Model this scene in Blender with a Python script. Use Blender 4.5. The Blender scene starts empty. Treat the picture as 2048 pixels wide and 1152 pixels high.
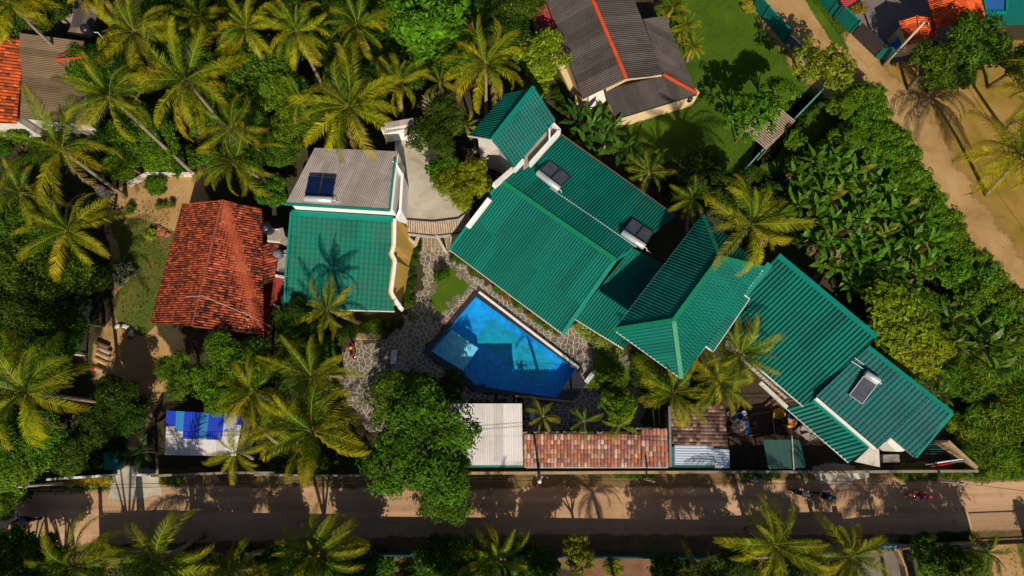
import bpy, math, random
import numpy as np
from mathutils import Vector, Matrix, Quaternion

scene = bpy.context.scene
COL = scene.collection
R = math.radians
rng = random.Random(7)

# ------------------------------------------------------------------ camera
CAM_H, TILT, FOC = 58.0, R(12.1), 1365.3
cam_data = bpy.data.cameras.new('camera')
cam_data.sensor_width = 36.0
cam_data.lens = 36.0 * FOC / 2048.0
cam_data.clip_start, cam_data.clip_end = 0.5, 2000
cam = bpy.data.objects.new('camera', cam_data)
cam.location = (0, 0, CAM_H)
cam.rotation_euler = (TILT, 0, 0)
COL.objects.link(cam)
scene.camera = cam

# ------------------------------------------------------------------ light
SUN_EL = R(40.0)
SUN_XY = Vector((0.15, -1.0)).normalized()          # direction towards the sun, seen from above
world = bpy.data.worlds.new('World')
scene.world = world
world.use_nodes = True
wn = world.node_tree.nodes
bg = wn['Background']
sky = wn.new('ShaderNodeTexSky')
sky.sky_type = 'NISHITA'
sky.sun_disc = False
sky.sun_elevation = SUN_EL
sky.sun_rotation = math.atan2(SUN_XY.x, SUN_XY.y)
world.node_tree.links.new(sky.outputs[0], bg.inputs[0])
bg.inputs[1].default_value = 0.06
sun_d = bpy.data.lights.new('sun', 'SUN')
sun_d.energy = 5.0
sun_d.angle = R(0.5)
sun_d.color = (1.0, 0.9, 0.72)
sun_o = bpy.data.objects.new('sun', sun_d)
to_sun = Vector((SUN_XY.x * math.cos(SUN_EL), SUN_XY.y * math.cos(SUN_EL), math.sin(SUN_EL)))
sun_o.rotation_euler = (-to_sun).to_track_quat('-Z', 'Y').to_euler()
sun_o.location = to_sun * 80
COL.objects.link(sun_o)
scene.view_settings.view_transform = 'Standard'
scene.view_settings.look = 'None'
scene.view_settings.exposure = 0.0
scene.view_settings.gamma = 1.0
scene.view_settings.use_curve_mapping = False
scene.render.engine = 'CYCLES'
scene.cycles.max_bounces = 6
scene.cycles.diffuse_bounces = 3
scene.cycles.transparent_max_bounces = 8
scene.cycles.use_denoising = True

# ------------------------------------------------------------------ helpers
CT, ST = math.cos(TILT), math.sin(TILT)
def P(px, py, h=0.0):
    """survey: the point of the place at height h that the photograph shows at (px, py)"""
    dx, dy = (px - 1024) / FOC, -(py - 576) / FOC
    y, z = dy * CT + ST, dy * ST - CT
    t = (h - CAM_H) / z
    return Vector((dx * t, y * t, h))

def PX(v):
    """where the photograph shows a point"""
    x, y, z = v[0], v[1], v[2] - CAM_H
    yc, zc = y * CT + z * ST, -y * ST + z * CT
    return 1024 + FOC * x / -zc, 576 - FOC * yc / -zc

def from_shadow(px, py, h):
    g = P(px, py, 0)
    L = h / math.tan(SUN_EL)
    return Vector((g.x + SUN_XY.x * L, g.y + SUN_XY.y * L, h))

def tag(o, label=None, cat=None, group=None, kind=None):
    if label: o['label'] = label
    if cat: o['category'] = cat
    if group: o['group'] = group
    if kind: o['kind'] = kind
    return o

def empty(name, loc, label=None, cat=None, group=None):
    o = bpy.data.objects.new(name, None)
    o.location = loc
    o.empty_display_size = 0.2
    COL.objects.link(o)
    return tag(o, label, cat, group)

def link(name, me, parent=None, local=False):
    o = bpy.data.objects.new(name, me)
    COL.objects.link(o)
    if parent is not None:
        o.parent = parent
        if not local:
            root = Vector(parent.location)
            p = parent.parent
            while p is not None:
                root = root + p.location; p = p.parent
            # all parents here are translated only
            o.matrix_parent_inverse = Matrix.Translation(-root) if parent.type == 'EMPTY' else Matrix.Identity(4)
    return o

def make_mesh(name, verts, faces, mat=None, uv=None, smooth=False):
    me = bpy.data.meshes.new(name)
    me.from_pydata([tuple(v) for v in verts], [], [tuple(f) for f in faces])
    if mat is not None:
        me.materials.append(mat)
    if uv is not None:
        l = me.uv_layers.new(name='UVMap')
        vi = np.empty(len(me.loops), dtype=np.int32)
        me.loops.foreach_get('vertex_index', vi)
        l.data.foreach_set('uv', np.asarray(uv, dtype=np.float32)[vi].ravel())
    if smooth:
        me.shade_smooth()
    return me

def np_mesh(name, verts, nper, mat=None, uv=None, smooth=False, quads=None):
    """fast mesh: verts (N,3); quads (F,4) int array"""
    me = bpy.data.meshes.new(name)
    me.vertices.add(len(verts))
    me.vertices.foreach_set('co', np.asarray(verts, dtype=np.float32).ravel())
    q = np.asarray(quads, dtype=np.int32)
    k = q.shape[1]
    me.loops.add(q.size)
    me.loops.foreach_set('vertex_index', q.ravel())
    me.polygons.add(len(q))
    me.polygons.foreach_set('loop_start', np.arange(0, q.size, k, dtype=np.int32))
    if smooth:
        me.polygons.foreach_set('use_smooth', np.ones(len(q), dtype=bool))
    if uv is not None:
        l = me.uv_layers.new(name='UVMap')
        l.data.foreach_set('uv', np.asarray(uv, dtype=np.float32)[q.ravel()].ravel())
    if mat is not None:
        me.materials.append(mat)
    me.update(calc_edges=True)
    return me

class MB:
    """collects shapes into one mesh"""
    def __init__(s): s.v, s.f = [], []
    def add(s, v, f):
        n = len(s.v); s.v += [Vector(x) for x in v]; s.f += [tuple(i + n for i in q) for q in f]; return s
    def prism(s, poly, z0, z1):
        """poly: list of xy (any), z0/z1 numbers or per-vertex lists; counter-clockwise or not"""
        n = len(poly)
        a = sum(poly[i][0] * poly[(i + 1) % n][1] - poly[(i + 1) % n][0] * poly[i][1] for i in range(n))
        idx = list(range(n)) if a > 0 else list(range(n))[::-1]
        g = lambda z, i: z[i] if isinstance(z, (list, tuple)) else z
        v = [(poly[i][0], poly[i][1], g(z0, i)) for i in idx] + [(poly[i][0], poly[i][1], g(z1, i)) for i in idx]
        f = [tuple(range(n))[::-1], tuple(range(n, 2 * n))] + [(i, (i + 1) % n, n + (i + 1) % n, n + i) for i in range(n)]
        return s.add(v, f)
    def beam(s, p0, p1, w, h, up=Vector((0, 0, 1))):
        p0, p1 = Vector(p0), Vector(p1)
        d = (p1 - p0).normalized()
        side = d.cross(up)
        if side.length < 1e-4: side = d.cross(Vector((1, 0, 0)))
        side.normalize(); u = side.cross(d).normalized()
        v = []
        for p in (p0, p1):
            for a, b in ((-1, -1), (1, -1), (1, 1), (-1, 1)):
                v.append(p + side * (a * w / 2) + u * (b * h / 2))
        return s.add(v, [(0, 1, 2, 3)[::-1], (4, 5, 6, 7), (0, 1, 5, 4), (1, 2, 6, 5), (2, 3, 7, 6), (3, 0, 4, 7)])
    def tube(s, pts, radii, n=8, cap=True):
        pts = [Vector(p) for p in pts]
        if not isinstance(radii, (list, tuple)): radii = [radii] * len(pts)
        v, f = [], []
        ref = None
        for i, p in enumerate(pts):
            d = (pts[min(i + 1, len(pts) - 1)] - pts[max(i - 1, 0)]).normalized()
            if ref is None:
                ref = d.orthogonal().normalized()
            a = (ref - d * ref.dot(d)).normalized(); b = d.cross(a); ref = a
            for k in range(n):
                t = 2 * math.pi * k / n
                v.append(p + (a * math.cos(t) + b * math.sin(t)) * radii[i])
        for i in range(len(pts) - 1):
            for k in range(n):
                f.append((i * n + k, i * n + (k + 1) % n, (i + 1) * n + (k + 1) % n, (i + 1) * n + k))
        if cap:
            f.append(tuple(range(n))[::-1]); f.append(tuple(range((len(pts) - 1) * n, len(pts) * n)))
        return s.add(v, f)
    def lathe(s, c, prof, n=16, axis=None):
        """prof: list of (r, z)"""
        c = Vector(c)
        v, f = [], []
        for r, z in prof:
            for k in range(n):
                t = 2 * math.pi * k / n
                v.append(Vector((r * math.cos(t), r * math.sin(t), z)))
        if axis is not None:
            q = Vector((0, 0, 1)).rotation_difference(Vector(axis))
            v = [q @ x for x in v]
        v = [c + x for x in v]
        for i in range(len(prof) - 1):
            for k in range(n):
                f.append((i * n + k, i * n + (k + 1) % n, (i + 1) * n + (k + 1) % n, (i + 1) * n + k))
        f.append(tuple(range(n))[::-1]); f.append(tuple(range((len(prof) - 1) * n, len(prof) * n)))
        return s.add(v, f)
    def build(s, name, mat, parent=None, smooth=False, local=False):
        return link(name, make_mesh(name, s.v, s.f, mat, None, smooth), parent, local)

def jag(poly, step=1.2, amp=0.35, seed=1):
    """polygon with a finely uneven outline (xy)"""
    r = random.Random(seed)
    out = []
    n = len(poly)
    for i in range(n):
        a, b = Vector(poly[i][:2]), Vector(poly[(i + 1) % n][:2])
        k = max(1, int((b - a).length / step))
        nrm = Vector((-(b - a).y, (b - a).x)).normalized() if (b - a).length > 0 else Vector((0, 0))
        for j in range(k):
            out.append(a + (b - a) * (j / k) + nrm * r.uniform(-amp, amp))
    return out

FEATHER = {}
def feathered(mat):
    """a ground cover that thins out in ragged patches where its mesh attribute 'edge' falls to 0"""
    if mat.name in FEATHER: return FEATHER[mat.name]
    m = mat.copy(); m.name = mat.name + '_thinning'
    nt = m.node_tree; N, L = nt.nodes, nt.links
    out = N['Material Output']; src = out.inputs['Surface'].links[0].from_socket
    at = N.new('ShaderNodeAttribute'); at.attribute_name = 'edge'
    tc = N.new('ShaderNodeTexCoord')
    no = N.new('ShaderNodeTexNoise'); no.inputs['Scale'].default_value = 1.6; no.inputs['Detail'].default_value = 7; no.inputs['Roughness'].default_value = 0.7
    L.new(tc.outputs['Object'], no.inputs['Vector'])
    ad = N.new('ShaderNodeMath'); ad.operation = 'ADD'; L.new(at.outputs['Fac'], ad.inputs[0]); L.new(no.outputs['Fac'], ad.inputs[1])
    mr = N.new('ShaderNodeMapRange'); mr.inputs[1].default_value = 0.86; mr.inputs[2].default_value = 1.12; L.new(ad.outputs[0], mr.inputs[0])
    tp = N.new('ShaderNodeBsdfTransparent'); mx = N.new('ShaderNodeMixShader')
    L.new(mr.outputs[0], mx.inputs[0]); L.new(tp.outputs[0], mx.inputs[1]); L.new(src, mx.inputs[2]); L.new(mx.outputs[0], out.inputs['Surface'])
    FEATHER[mat.name] = m
    return m

def sheet(name, pxs, z, mat, parent=None, step=1.0, amp=0.25, seed=1, kind='structure', thick=None, soft=0.7):
    poly = [P(x, y, 0) for x, y in pxs]
    if amp: poly = jag(poly, step, amp, seed)
    poly = [Vector((p[0], p[1], z)) for p in poly]
    n = len(poly)
    a = sum(poly[i][0] * poly[(i + 1) % n][1] - poly[(i + 1) % n][0] * poly[i][1] for i in range(n))
    if a < 0: poly = poly[::-1]
    if amp and soft:
        out = []
        for i in range(n):
            e = (poly[(i + 1) % n] - poly[i - 1]); nr = Vector((e.y, -e.x, 0))
            out.append(poly[i] + (nr.normalized() if nr.length > 0 else nr) * soft)
        me = make_mesh(name, poly + out, [tuple(range(n))] + [(i, n + i, n + (i + 1) % n, (i + 1) % n) for i in range(n)], feathered(mat))
        at = me.attributes.new('edge', 'FLOAT', 'POINT'); at.data.foreach_set('value', [1.0] * n + [0.0] * n)
    else:
        me = make_mesh(name, poly, [tuple(range(n))], mat)
    o = link(name, me, parent)
    if kind: o['kind'] = kind
    return o

def inside(poly, x, y):
    c = False
    n = len(poly)
    for i in range(n):
        x0, y0 = poly[i][0], poly[i][1]; x1, y1 = poly[(i + 1) % n][0], poly[(i + 1) % n][1]
        if (y0 > y) != (y1 > y) and x < (x1 - x0) * (y - y0) / (y1 - y0) + x0:
            c = not c
    return c

# ------------------------------------------------------------------ materials
MATS = {}
def new_mat(name):
    m = bpy.data.materials.new(name); m.use_nodes = True
    nt = m.node_tree
    return m, nt, nt.nodes, nt.links, nt.nodes['Principled BSDF']

def nd(nodes, typ, **kw):
    n = nodes.new(typ)
    for k, v in kw.items():
        if k.startswith('i_'):
            n.inputs[k[2:].replace('_', ' ')].default_value = v
        else:
            setattr(n, k, v)
    return n

def ramp(nodes, stops):
    n = nodes.new('ShaderNodeValToRGB')
    cr = n.color_ramp
    while len(cr.elements) < len(stops): cr.elements.new(0.5)
    for e, (p, c) in zip(cr.elements, stops):
        e.position = p; e.color = (*c, 1)
    return n

def mottled(name, stops, scale=1.0, detail=8, rough=0.9, bump=0.0, bscale=30, spec=0.2, fine=None, dist=0.0, metallic=0.0, coord='Object', use_color=False, stain=None, streak=None):
    """a surface whose own colour wanders between several tones"""
    m, nt, N, L, b = new_mat(name)
    tc = nd(N, 'ShaderNodeTexCoord')
    src = tc.outputs[coord]
    if coord == 'World':
        pass
    no = nd(N, 'ShaderNodeTexNoise', i_Scale=scale, i_Detail=detail, i_Roughness=0.62, i_Distortion=dist)
    L.new(src, no.inputs['Vector'])
    r = ramp(N, stops)
    L.new(no.outputs['Fac'], r.inputs[0])
    col = r.outputs[0]
    if fine:
        n2 = nd(N, 'ShaderNodeTexNoise', i_Scale=fine[0], i_Detail=4, i_Roughness=0.7)
        L.new(src, n2.inputs['Vector'])
        mr = nd(N, 'ShaderNodeMapRange'); mr.inputs[1].default_value = 0.3; mr.inputs[2].default_value = 0.7
        mr.inputs[3].default_value = 1 - fine[1]; mr.inputs[4].default_value = 1 + fine[1]
        L.new(n2.outputs['Fac'], mr.inputs[0])
        mx = nd(N, 'ShaderNodeMix', data_type='RGBA', blend_type='MULTIPLY'); mx.inputs[0].default_value = 1
        L.new(col, mx.inputs[6]); L.new(mr.outputs[0], mx.inputs[7]); col = mx.outputs[2]
    if stain:
        n3 = nd(N, 'ShaderNodeTexNoise', i_Scale=stain[0], i_Detail=6, i_Roughness=0.7, i_Distortion=0.6)
        L.new(src, n3.inputs['Vector'])
        mr = nd(N, 'ShaderNodeMapRange'); mr.inputs[1].default_value = stain[2]; mr.inputs[2].default_value = stain[2] + 0.14
        L.new(n3.outputs['Fac'], mr.inputs[0])
        mx = nd(N, 'ShaderNodeMix', data_type='RGBA')
        mul = nd(N, 'ShaderNodeMath', operation='MULTIPLY'); mul.inputs[1].default_value = stain[3]
        L.new(mr.outputs[0], mul.inputs[0]); L.new(mul.outputs[0], mx.inputs[0])
        L.new(col, mx.inputs[6]); mx.inputs[7].default_value = (*stain[1], 1); col = mx.outputs[2]
    if streak:
        mp = nd(N, 'ShaderNodeMapping'); mp.inputs['Scale'].default_value = streak[0]; L.new(src, mp.inputs[0])
        n5 = nd(N, 'ShaderNodeTexNoise', i_Scale=1.0, i_Detail=6, i_Roughness=0.65); L.new(mp.outputs[0], n5.inputs['Vector'])
        mr = nd(N, 'ShaderNodeMapRange'); mr.inputs[1].default_value = 0.3; mr.inputs[2].default_value = 0.7
        mr.inputs[3].default_value = 1 - streak[1]; mr.inputs[4].default_value = 1 + streak[1]; L.new(n5.outputs['Fac'], mr.inputs[0])
        mx = nd(N, 'ShaderNodeMix', data_type='RGBA', blend_type='MULTIPLY'); mx.inputs[0].default_value = 1
        L.new(col, mx.inputs[6]); L.new(mr.outputs[0], mx.inputs[7]); col = mx.outputs[2]
    if use_color:
        oi = nd(N, 'ShaderNodeObjectInfo')
        mx = nd(N, 'ShaderNodeMix', data_type='RGBA', blend_type='MULTIPLY'); mx.inputs[0].default_value = 1
        L.new(col, mx.inputs[6]); L.new(oi.outputs['Color'], mx.inputs[7]); col = mx.outputs[2]
    L.new(col, b.inputs['Base Color'])
    b.inputs['Roughness'].default_value = rough
    b.inputs['Specular IOR Level'].default_value = spec
    b.inputs['Metallic'].default_value = metallic
    if bump:
        n4 = nd(N, 'ShaderNodeTexNoise', i_Scale=bscale, i_Detail=5)
        L.new(src, n4.inputs['Vector'])
        bp = nd(N, 'ShaderNodeBump'); bp.inputs['Strength'].default_value = bump; bp.inputs['Distance'].default_value = 0.05
        L.new(n4.outputs['Fac'], bp.inputs['Height']); L.new(bp.outputs[0], b.inputs['Normal'])
    MATS[name] = m
    return m

def plain(name, c, rough=0.6, spec=0.3, metallic=0.0, var=0.12, scale=1.5, stain=None):
    a = tuple(x * (1 - var) for x in c); d = tuple(min(1, x * (1 + var)) for x in c)
    return mottled(name, [(0.3, a), (0.7, d)], scale=scale, rough=rough, spec=spec, metallic=metallic, fine=(12, var * 0.6), stain=stain)

def leaf_material(name, trans=0.3, tip=None, hue=0.02, val=0.45, rough=0.55, spec=0.08):
    m, nt, N, L, b = new_mat(name)
    oi = nd(N, 'ShaderNodeObjectInfo')
    ge = nd(N, 'ShaderNodeNewGeometry')
    col = oi.outputs['Color']
    if tip:
        uv = nd(N, 'ShaderNodeUVMap')
        sx = nd(N, 'ShaderNodeSeparateXYZ'); L.new(uv.outputs[0], sx.inputs[0])
        mr = nd(N, 'ShaderNodeMapRange'); mr.inputs[1].default_value = 0.45; mr.inputs[2].default_value = 1.1
        mr.inputs[3].default_value = 0.0; mr.inputs[4].default_value = 0.75
        L.new(sx.outputs[0], mr.inputs[0])
        ri = nd(N, 'ShaderNodeMath', operation='MULTIPLY'); L.new(mr.outputs[0], ri.inputs[0])
        r2 = nd(N, 'ShaderNodeMath', operation='ADD'); r2.inputs[1].default_value = 0.35
        L.new(oi.outputs['Random'], r2.inputs[0]); L.new(r2.outputs[0], ri.inputs[1])
        mx = nd(N, 'ShaderNodeMix', data_type='RGBA'); L.new(ri.outputs[0], mx.inputs[0])
        L.new(col, mx.inputs[6]); mx.inputs[7].default_value = (*tip, 1)
        m2 = nd(N, 'ShaderNodeMix', data_type='RGBA'); L.new(sx.outputs[1], m2.inputs[0])
        L.new(mx.outputs[2], m2.inputs[6]); m2.inputs[7].default_value = (0.24, 0.25, 0.03, 1)
        col = m2.outputs[2]
    tcn = nd(N, 'ShaderNodeTexCoord')
    cn = nd(N, 'ShaderNodeTexNoise', i_Scale=3.2 if not tip else 0.7, i_Detail=3); L.new(tcn.outputs['Object'], cn.inputs['Vector'])
    cm = nd(N, 'ShaderNodeMapRange'); cm.inputs[1].default_value = 0.3; cm.inputs[2].default_value = 0.7; cm.inputs[3].default_value = 0.6; cm.inputs[4].default_value = 1.45; L.new(cn.outputs['Fac'], cm.inputs[0])
    cx = nd(N, 'ShaderNodeMix', data_type='RGBA', blend_type='MULTIPLY'); cx.inputs[0].default_value = 1
    L.new(col, cx.inputs[6]); L.new(cm.outputs[0], cx.inputs[7])
    old = nd(N, 'ShaderNodeMath', operation='GREATER_THAN'); old.inputs[1].default_value = 0.98; L.new(ge.outputs['Random Per Island'], old.inputs[0])
    ox = nd(N, 'ShaderNodeMix', data_type='RGBA'); L.new(old.outputs[0], ox.inputs[0]); L.new(cx.outputs[2], ox.inputs[6]); ox.inputs[7].default_value = (0.15, 0.12, 0.012, 1)
    col = ox.outputs[2]
    hs = nd(N, 'ShaderNodeHueSaturation')
    L.new(col, hs.inputs['Color'])
    def mapr(src, lo, hi):
        k = nd(N, 'ShaderNodeMapRange'); k.inputs[3].default_value = lo; k.inputs[4].default_value = hi
        L.new(src, k.inputs[0]); return k.outputs[0]
    L.new(mapr(ge.outputs['Random Per Island'], 1 - val, 1 + val), hs.inputs['Value'])
    L.new(mapr(oi.outputs['Random'], 0.5 - hue, 0.5 + hue), hs.inputs['Hue'])
    L.new(hs.outputs[0], b.inputs['Base Color'])
    b.inputs['Roughness'].default_value = rough
    b.inputs['Specular IOR Level'].default_value = spec
    tr = nd(N, 'ShaderNodeBsdfTranslucent')
    tm = nd(N, 'ShaderNodeMix', data_type='RGBA', blend_type='MULTIPLY'); tm.inputs[0].default_value = 1
    L.new(hs.outputs[0], tm.inputs[6]); tm.inputs[7].default_value = (1.25, 1.15, 0.3, 1)
    L.new(tm.outputs[2], tr.inputs['Color'])
    ms = nd(N, 'ShaderNodeMixShader'); ms.inputs[0].default_value = trans
    L.new(b.outputs[0], ms.inputs[1]); L.new(tr.outputs[0], ms.inputs[2])
    L.new(ms.outputs[0], N['Material Output'].inputs['Surface'])
    MATS[name] = m
    return m

def tile_material(name, tones, rough=0.8, moss=None, lap=True):
    """each tile (one UV cell) has a tone of its own"""
    m, nt, N, L, b = new_mat(name)
    uv = nd(N, 'ShaderNodeUVMap')
    fl = nd(N, 'ShaderNodeVectorMath', operation='FLOOR'); L.new(uv.outputs[0], fl.inputs[0])
    wn_ = nd(N, 'ShaderNodeTexWhiteNoise', noise_dimensions='2D'); L.new(fl.outputs[0], wn_.inputs['Vector'])
    tc = nd(N, 'ShaderNodeTexCoord')
    no = nd(N, 'ShaderNodeTexNoise', i_Scale=0.55, i_Detail=8, i_Roughness=0.75); L.new(tc.outputs['Object'], no.inputs['Vector'])
    ad = nd(N, 'ShaderNodeMath', operation='MULTIPLY_ADD'); ad.inputs[1].default_value = 0.75
    L.new(wn_.outputs['Value'], ad.inputs[0])
    m3 = nd(N, 'ShaderNodeMath', operation='MULTIPLY_ADD'); m3.inputs[1].default_value = 1.1; m3.inputs[2].default_value = -0.46
    L.new(no.outputs['Fac'], m3.inputs[0]); L.new(m3.outputs[0], ad.inputs[2])
    r = ramp(N, tones); L.new(ad.outputs[0], r.inputs[0])
    n2 = nd(N, 'ShaderNodeTexNoise', i_Scale=9, i_Detail=4); L.new(tc.outputs['Object'], n2.inputs['Vector'])
    mr = nd(N, 'ShaderNodeMapRange'); mr.inputs[3].default_value = 0.6; mr.inputs[4].default_value = 1.4; L.new(n2.outputs['Fac'], mr.inputs[0])
    mx = nd(N, 'ShaderNodeMix', data_type='RGBA', blend_type='MULTIPLY'); mx.inputs[0].default_value = 1
    L.new(r.outputs[0], mx.inputs[6]); L.new(mr.outputs[0], mx.inputs[7])
    sp = nd(N, 'ShaderNodeSeparateXYZ'); L.new(wn_.outputs['Color'], sp.inputs[0])
    mq = nd(N, 'ShaderNodeMapRange'); mq.inputs[3].default_value = 0.65; mq.inputs[4].default_value = 1.25; L.new(sp.outputs[1], mq.inputs[0])
    my = nd(N, 'ShaderNodeMix', data_type='RGBA', blend_type='MULTIPLY'); my.inputs[0].default_value = 1
    L.new(mx.outputs[2], my.inputs[6]); L.new(mq.outputs[0], my.inputs[7])
    L.new(my.outputs[2], b.inputs['Base Color'])
    b.inputs['Roughness'].default_value = rough; b.inputs['Specular IOR Level'].default_value = 0.2
    MATS[name] = m
    return m

def sheet_metal(name, c, rough=0.42, dirt=(0.05, 0.07, 0.06), dirt_amt=0.5, spec=0.4, var=0.16):
    """painted roofing sheet: every sheet-width a little different, dust and stains along it"""
    m, nt, N, L, b = new_mat(name)
    uv = nd(N, 'ShaderNodeUVMap')
    mp = nd(N, 'ShaderNodeVectorMath', operation='MULTIPLY'); mp.inputs[1].default_value = (0.25, 0.22, 1)
    L.new(uv.outputs[0], mp.inputs[0])
    fl = nd(N, 'ShaderNodeVectorMath', operation='FLOOR'); L.new(mp.outputs[0], fl.inputs[0])
    w = nd(N, 'ShaderNodeTexWhiteNoise', noise_dimensions='2D'); L.new(fl.outputs[0], w.inputs['Vector'])
    tc = nd(N, 'ShaderNodeTexCoord')
    no = nd(N, 'ShaderNodeTexNoise', i_Scale=0.45, i_Detail=9, i_Roughness=0.7); L.new(tc.outputs['Object'], no.inputs['Vector'])
    st = nd(N, 'ShaderNodeVectorMath', operation='MULTIPLY'); st.inputs[1].default_value = (2.2, 0.35, 1)
    L.new(uv.outputs[0], st.inputs[0])
    n2 = nd(N, 'ShaderNodeTexNoise', i_Scale=1.0, i_Detail=6, i_Roughness=0.75); L.new(st.outputs[0], n2.inputs['Vector'])
    mr = nd(N, 'ShaderNodeMapRange'); mr.inputs[3].default_value = 1 - var; mr.inputs[4].default_value = 1 + var
    L.new(w.outputs['Value'], mr.inputs[0])
    mx = nd(N, 'ShaderNodeMix', data_type='RGBA', blend_type='MULTIPLY'); mx.inputs[0].default_value = 1
    mx.inputs[6].default_value = (*c, 1); L.new(mr.outputs[0], mx.inputs[7])
    sm = nd(N, 'ShaderNodeMath', operation='MULTIPLY'); L.new(no.outputs['Fac'], sm.inputs[0]); L.new(n2.outputs['Fac'], sm.inputs[1])
    dr = nd(N, 'ShaderNodeMapRange'); dr.inputs[1].default_value = 0.2; dr.inputs[2].default_value = 0.4; dr.inputs[4].default_value = dirt_amt
    L.new(sm.outputs[0], dr.inputs[0])
    m2 = nd(N, 'ShaderNodeMix', data_type='RGBA'); L.new(dr.outputs[0], m2.inputs[0])
    L.new(mx.outputs[2], m2.inputs[6]); m2.inputs[7].default_value = (*dirt, 1)
    L.new(m2.outputs[2], b.inputs['Base Color'])
    rr = nd(N, 'ShaderNodeMapRange'); rr.inputs[3].default_value = rough - 0.08; rr.inputs[4].default_value = rough + 0.25
    L.new(n2.outputs['Fac'], rr.inputs[0]); L.new(rr.outputs[0], b.inputs['Roughness'])
    b.inputs['Specular IOR Level'].default_value = spec
    MATS[name] = m
    return m

# ground covers
mottled('soil', [(0.25, (0.022, 0.017, 0.011)), (0.45, (0.05, 0.036, 0.02)), (0.6, (0.045, 0.05, 0.016)), (0.8, (0.09, 0.065, 0.04))], scale=0.35, fine=(9, 0.5), bump=0.6, bscale=14)
mottled('lawn', [(0.3, (0.036, 0.088, 0.004)), (0.55, (0.065, 0.125, 0.005)), (0.75, (0.1, 0.15, 0.008))], scale=0.25, fine=(22, 0.4), bump=0.9, bscale=50, rough=0.95)
mottled('yard_grass', [(0.3, (0.2, 0.13, 0.06)), (0.44, (0.13, 0.12, 0.025)), (0.55, (0.075, 0.11, 0.012)), (0.75, (0.1, 0.14, 0.016))], scale=0.4, fine=(22, 0.45), bump=0.9, bscale=40, rough=0.95, dist=0.5)
mottled('sand', [(0.28, (0.27, 0.16, 0.055)), (0.5, (0.39, 0.24, 0.1)), (0.75, (0.46, 0.3, 0.14))], scale=0.3, fine=(20, 0.22), bump=0.5, bscale=25, rough=0.95, dist=0.4)
mottled('sandy_grass', [(0.28, (0.38, 0.23, 0.075)), (0.45, (0.31, 0.19, 0.042)), (0.6, (0.22, 0.15, 0.018)), (0.8, (0.29, 0.19, 0.036))], scale=0.22, fine=(24, 0.3), bump=0.7, bscale=35, rough=0.95, dist=0.6, stain=(1.3, (0.1, 0.06, 0.03), 0.62, 0.5))
mottled('road', [(0.3, (0.34, 0.2, 0.115)), (0.55, (0.45, 0.275, 0.16)), (0.8, (0.52, 0.325, 0.195))], scale=0.16, fine=(30, 0.1), bump=0.25, bscale=40, rough=0.88, dist=0.8, stain=(0.6, (0.13, 0.08, 0.05), 0.58, 0.6), streak=((0.05, 1.3, 1), 0.28))
mottled('verge', [(0.3, (0.1, 0.06, 0.025)), (0.5, (0.2, 0.125, 0.055)), (0.62, (0.12, 0.11, 0.025)), (0.75, (0.3, 0.2, 0.11))], scale=0.5, fine=(16, 0.4), bump=0.8, bscale=22, rough=0.95, dist=0.6)
mottled('tarmac', [(0.3, (0.14, 0.11, 0.1)), (0.7, (0.2, 0.165, 0.15))], scale=0.4, fine=(30, 0.15), rough=0.9, bump=0.2)
mottled('concrete', [(0.25, (0.26, 0.225, 0.175)), (0.5, (0.42, 0.37, 0.3)), (0.75, (0.52, 0.47, 0.39))], scale=0.5, fine=(10, 0.15), rough=0.9, dist=0.8, stain=(1.1, (0.3, 0.2, 0.12), 0.58, 0.5))
mottled('grout', [(0.3, (0.42, 0.37, 0.28)), (0.7, (0.58, 0.52, 0.41))], scale=1.2, fine=(12, 0.2), rough=0.95)
mottled('flagstone', [(0.25, (0.1, 0.085, 0.072)), (0.5, (0.165, 0.14, 0.115)), (0.75, (0.24, 0.2, 0.165))], scale=0.9, fine=(9, 0.3), rough=0.85, bump=0.5, bscale=18, use_color=True)
mottled('bare_earth', [(0.3, (0.13, 0.06, 0.035)), (0.55, (0.22, 0.11, 0.065)), (0.8, (0.3, 0.17, 0.1))], scale=0.5, fine=(14, 0.4), bump=0.9, bscale=16)
mottled('dark_earth', [(0.3, (0.03, 0.02, 0.015)), (0.6, (0.065, 0.042, 0.03)), (0.8, (0.11, 0.07, 0.045))], scale=0.6, fine=(10, 0.4), bump=0.6, bscale=16)
# roofs
sheet_metal('teal_sheet', (0.0012, 0.135, 0.102), rough=0.5, spec=0.16, dirt=(0.012, 0.07, 0.058), dirt_amt=0.5, var=0.16)
sheet_metal('teal_tile_sheet', (0.001, 0.12, 0.108), rough=0.5, spec=0.16)
sheet_metal('sea_tile_sheet', (0.001, 0.1, 0.1), rough=0.5, spec=0.2)
sheet_metal('annex_tile_sheet', (0.001, 0.135, 0.092), rough=0.5, spec=0.16)
sheet_metal('grey_sheet', (0.34, 0.29, 0.275), rough=0.7, dirt=(0.16, 0.12, 0.1), dirt_amt=0.6, spec=0.2)
sheet_metal('white_sheet', (0.6, 0.57, 0.57), rough=0.6, dirt=(0.3, 0.2, 0.15), dirt_amt=0.4, spec=0.3)
sheet_metal('brown_sheet', (0.085, 0.07, 0.066), rough=0.85, dirt=(0.028, 0.024, 0.025), dirt_amt=0.75, spec=0.15, var=0.25)
sheet_metal('old_brown_sheet', (0.17, 0.12, 0.07), rough=0.85, dirt=(0.07, 0.05, 0.035), dirt_amt=0.7, spec=0.15, var=0.25)
sheet_metal('red_sheet', (0.33, 0.025, 0.035), rough=0.6, dirt=(0.12, 0.02, 0.02), dirt_amt=0.5)
sheet_metal('blue_sheet', (0.004, 0.03, 0.42), rough=0.4, dirt=(0.01, 0.05, 0.2), dirt_amt=0.3)
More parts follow.
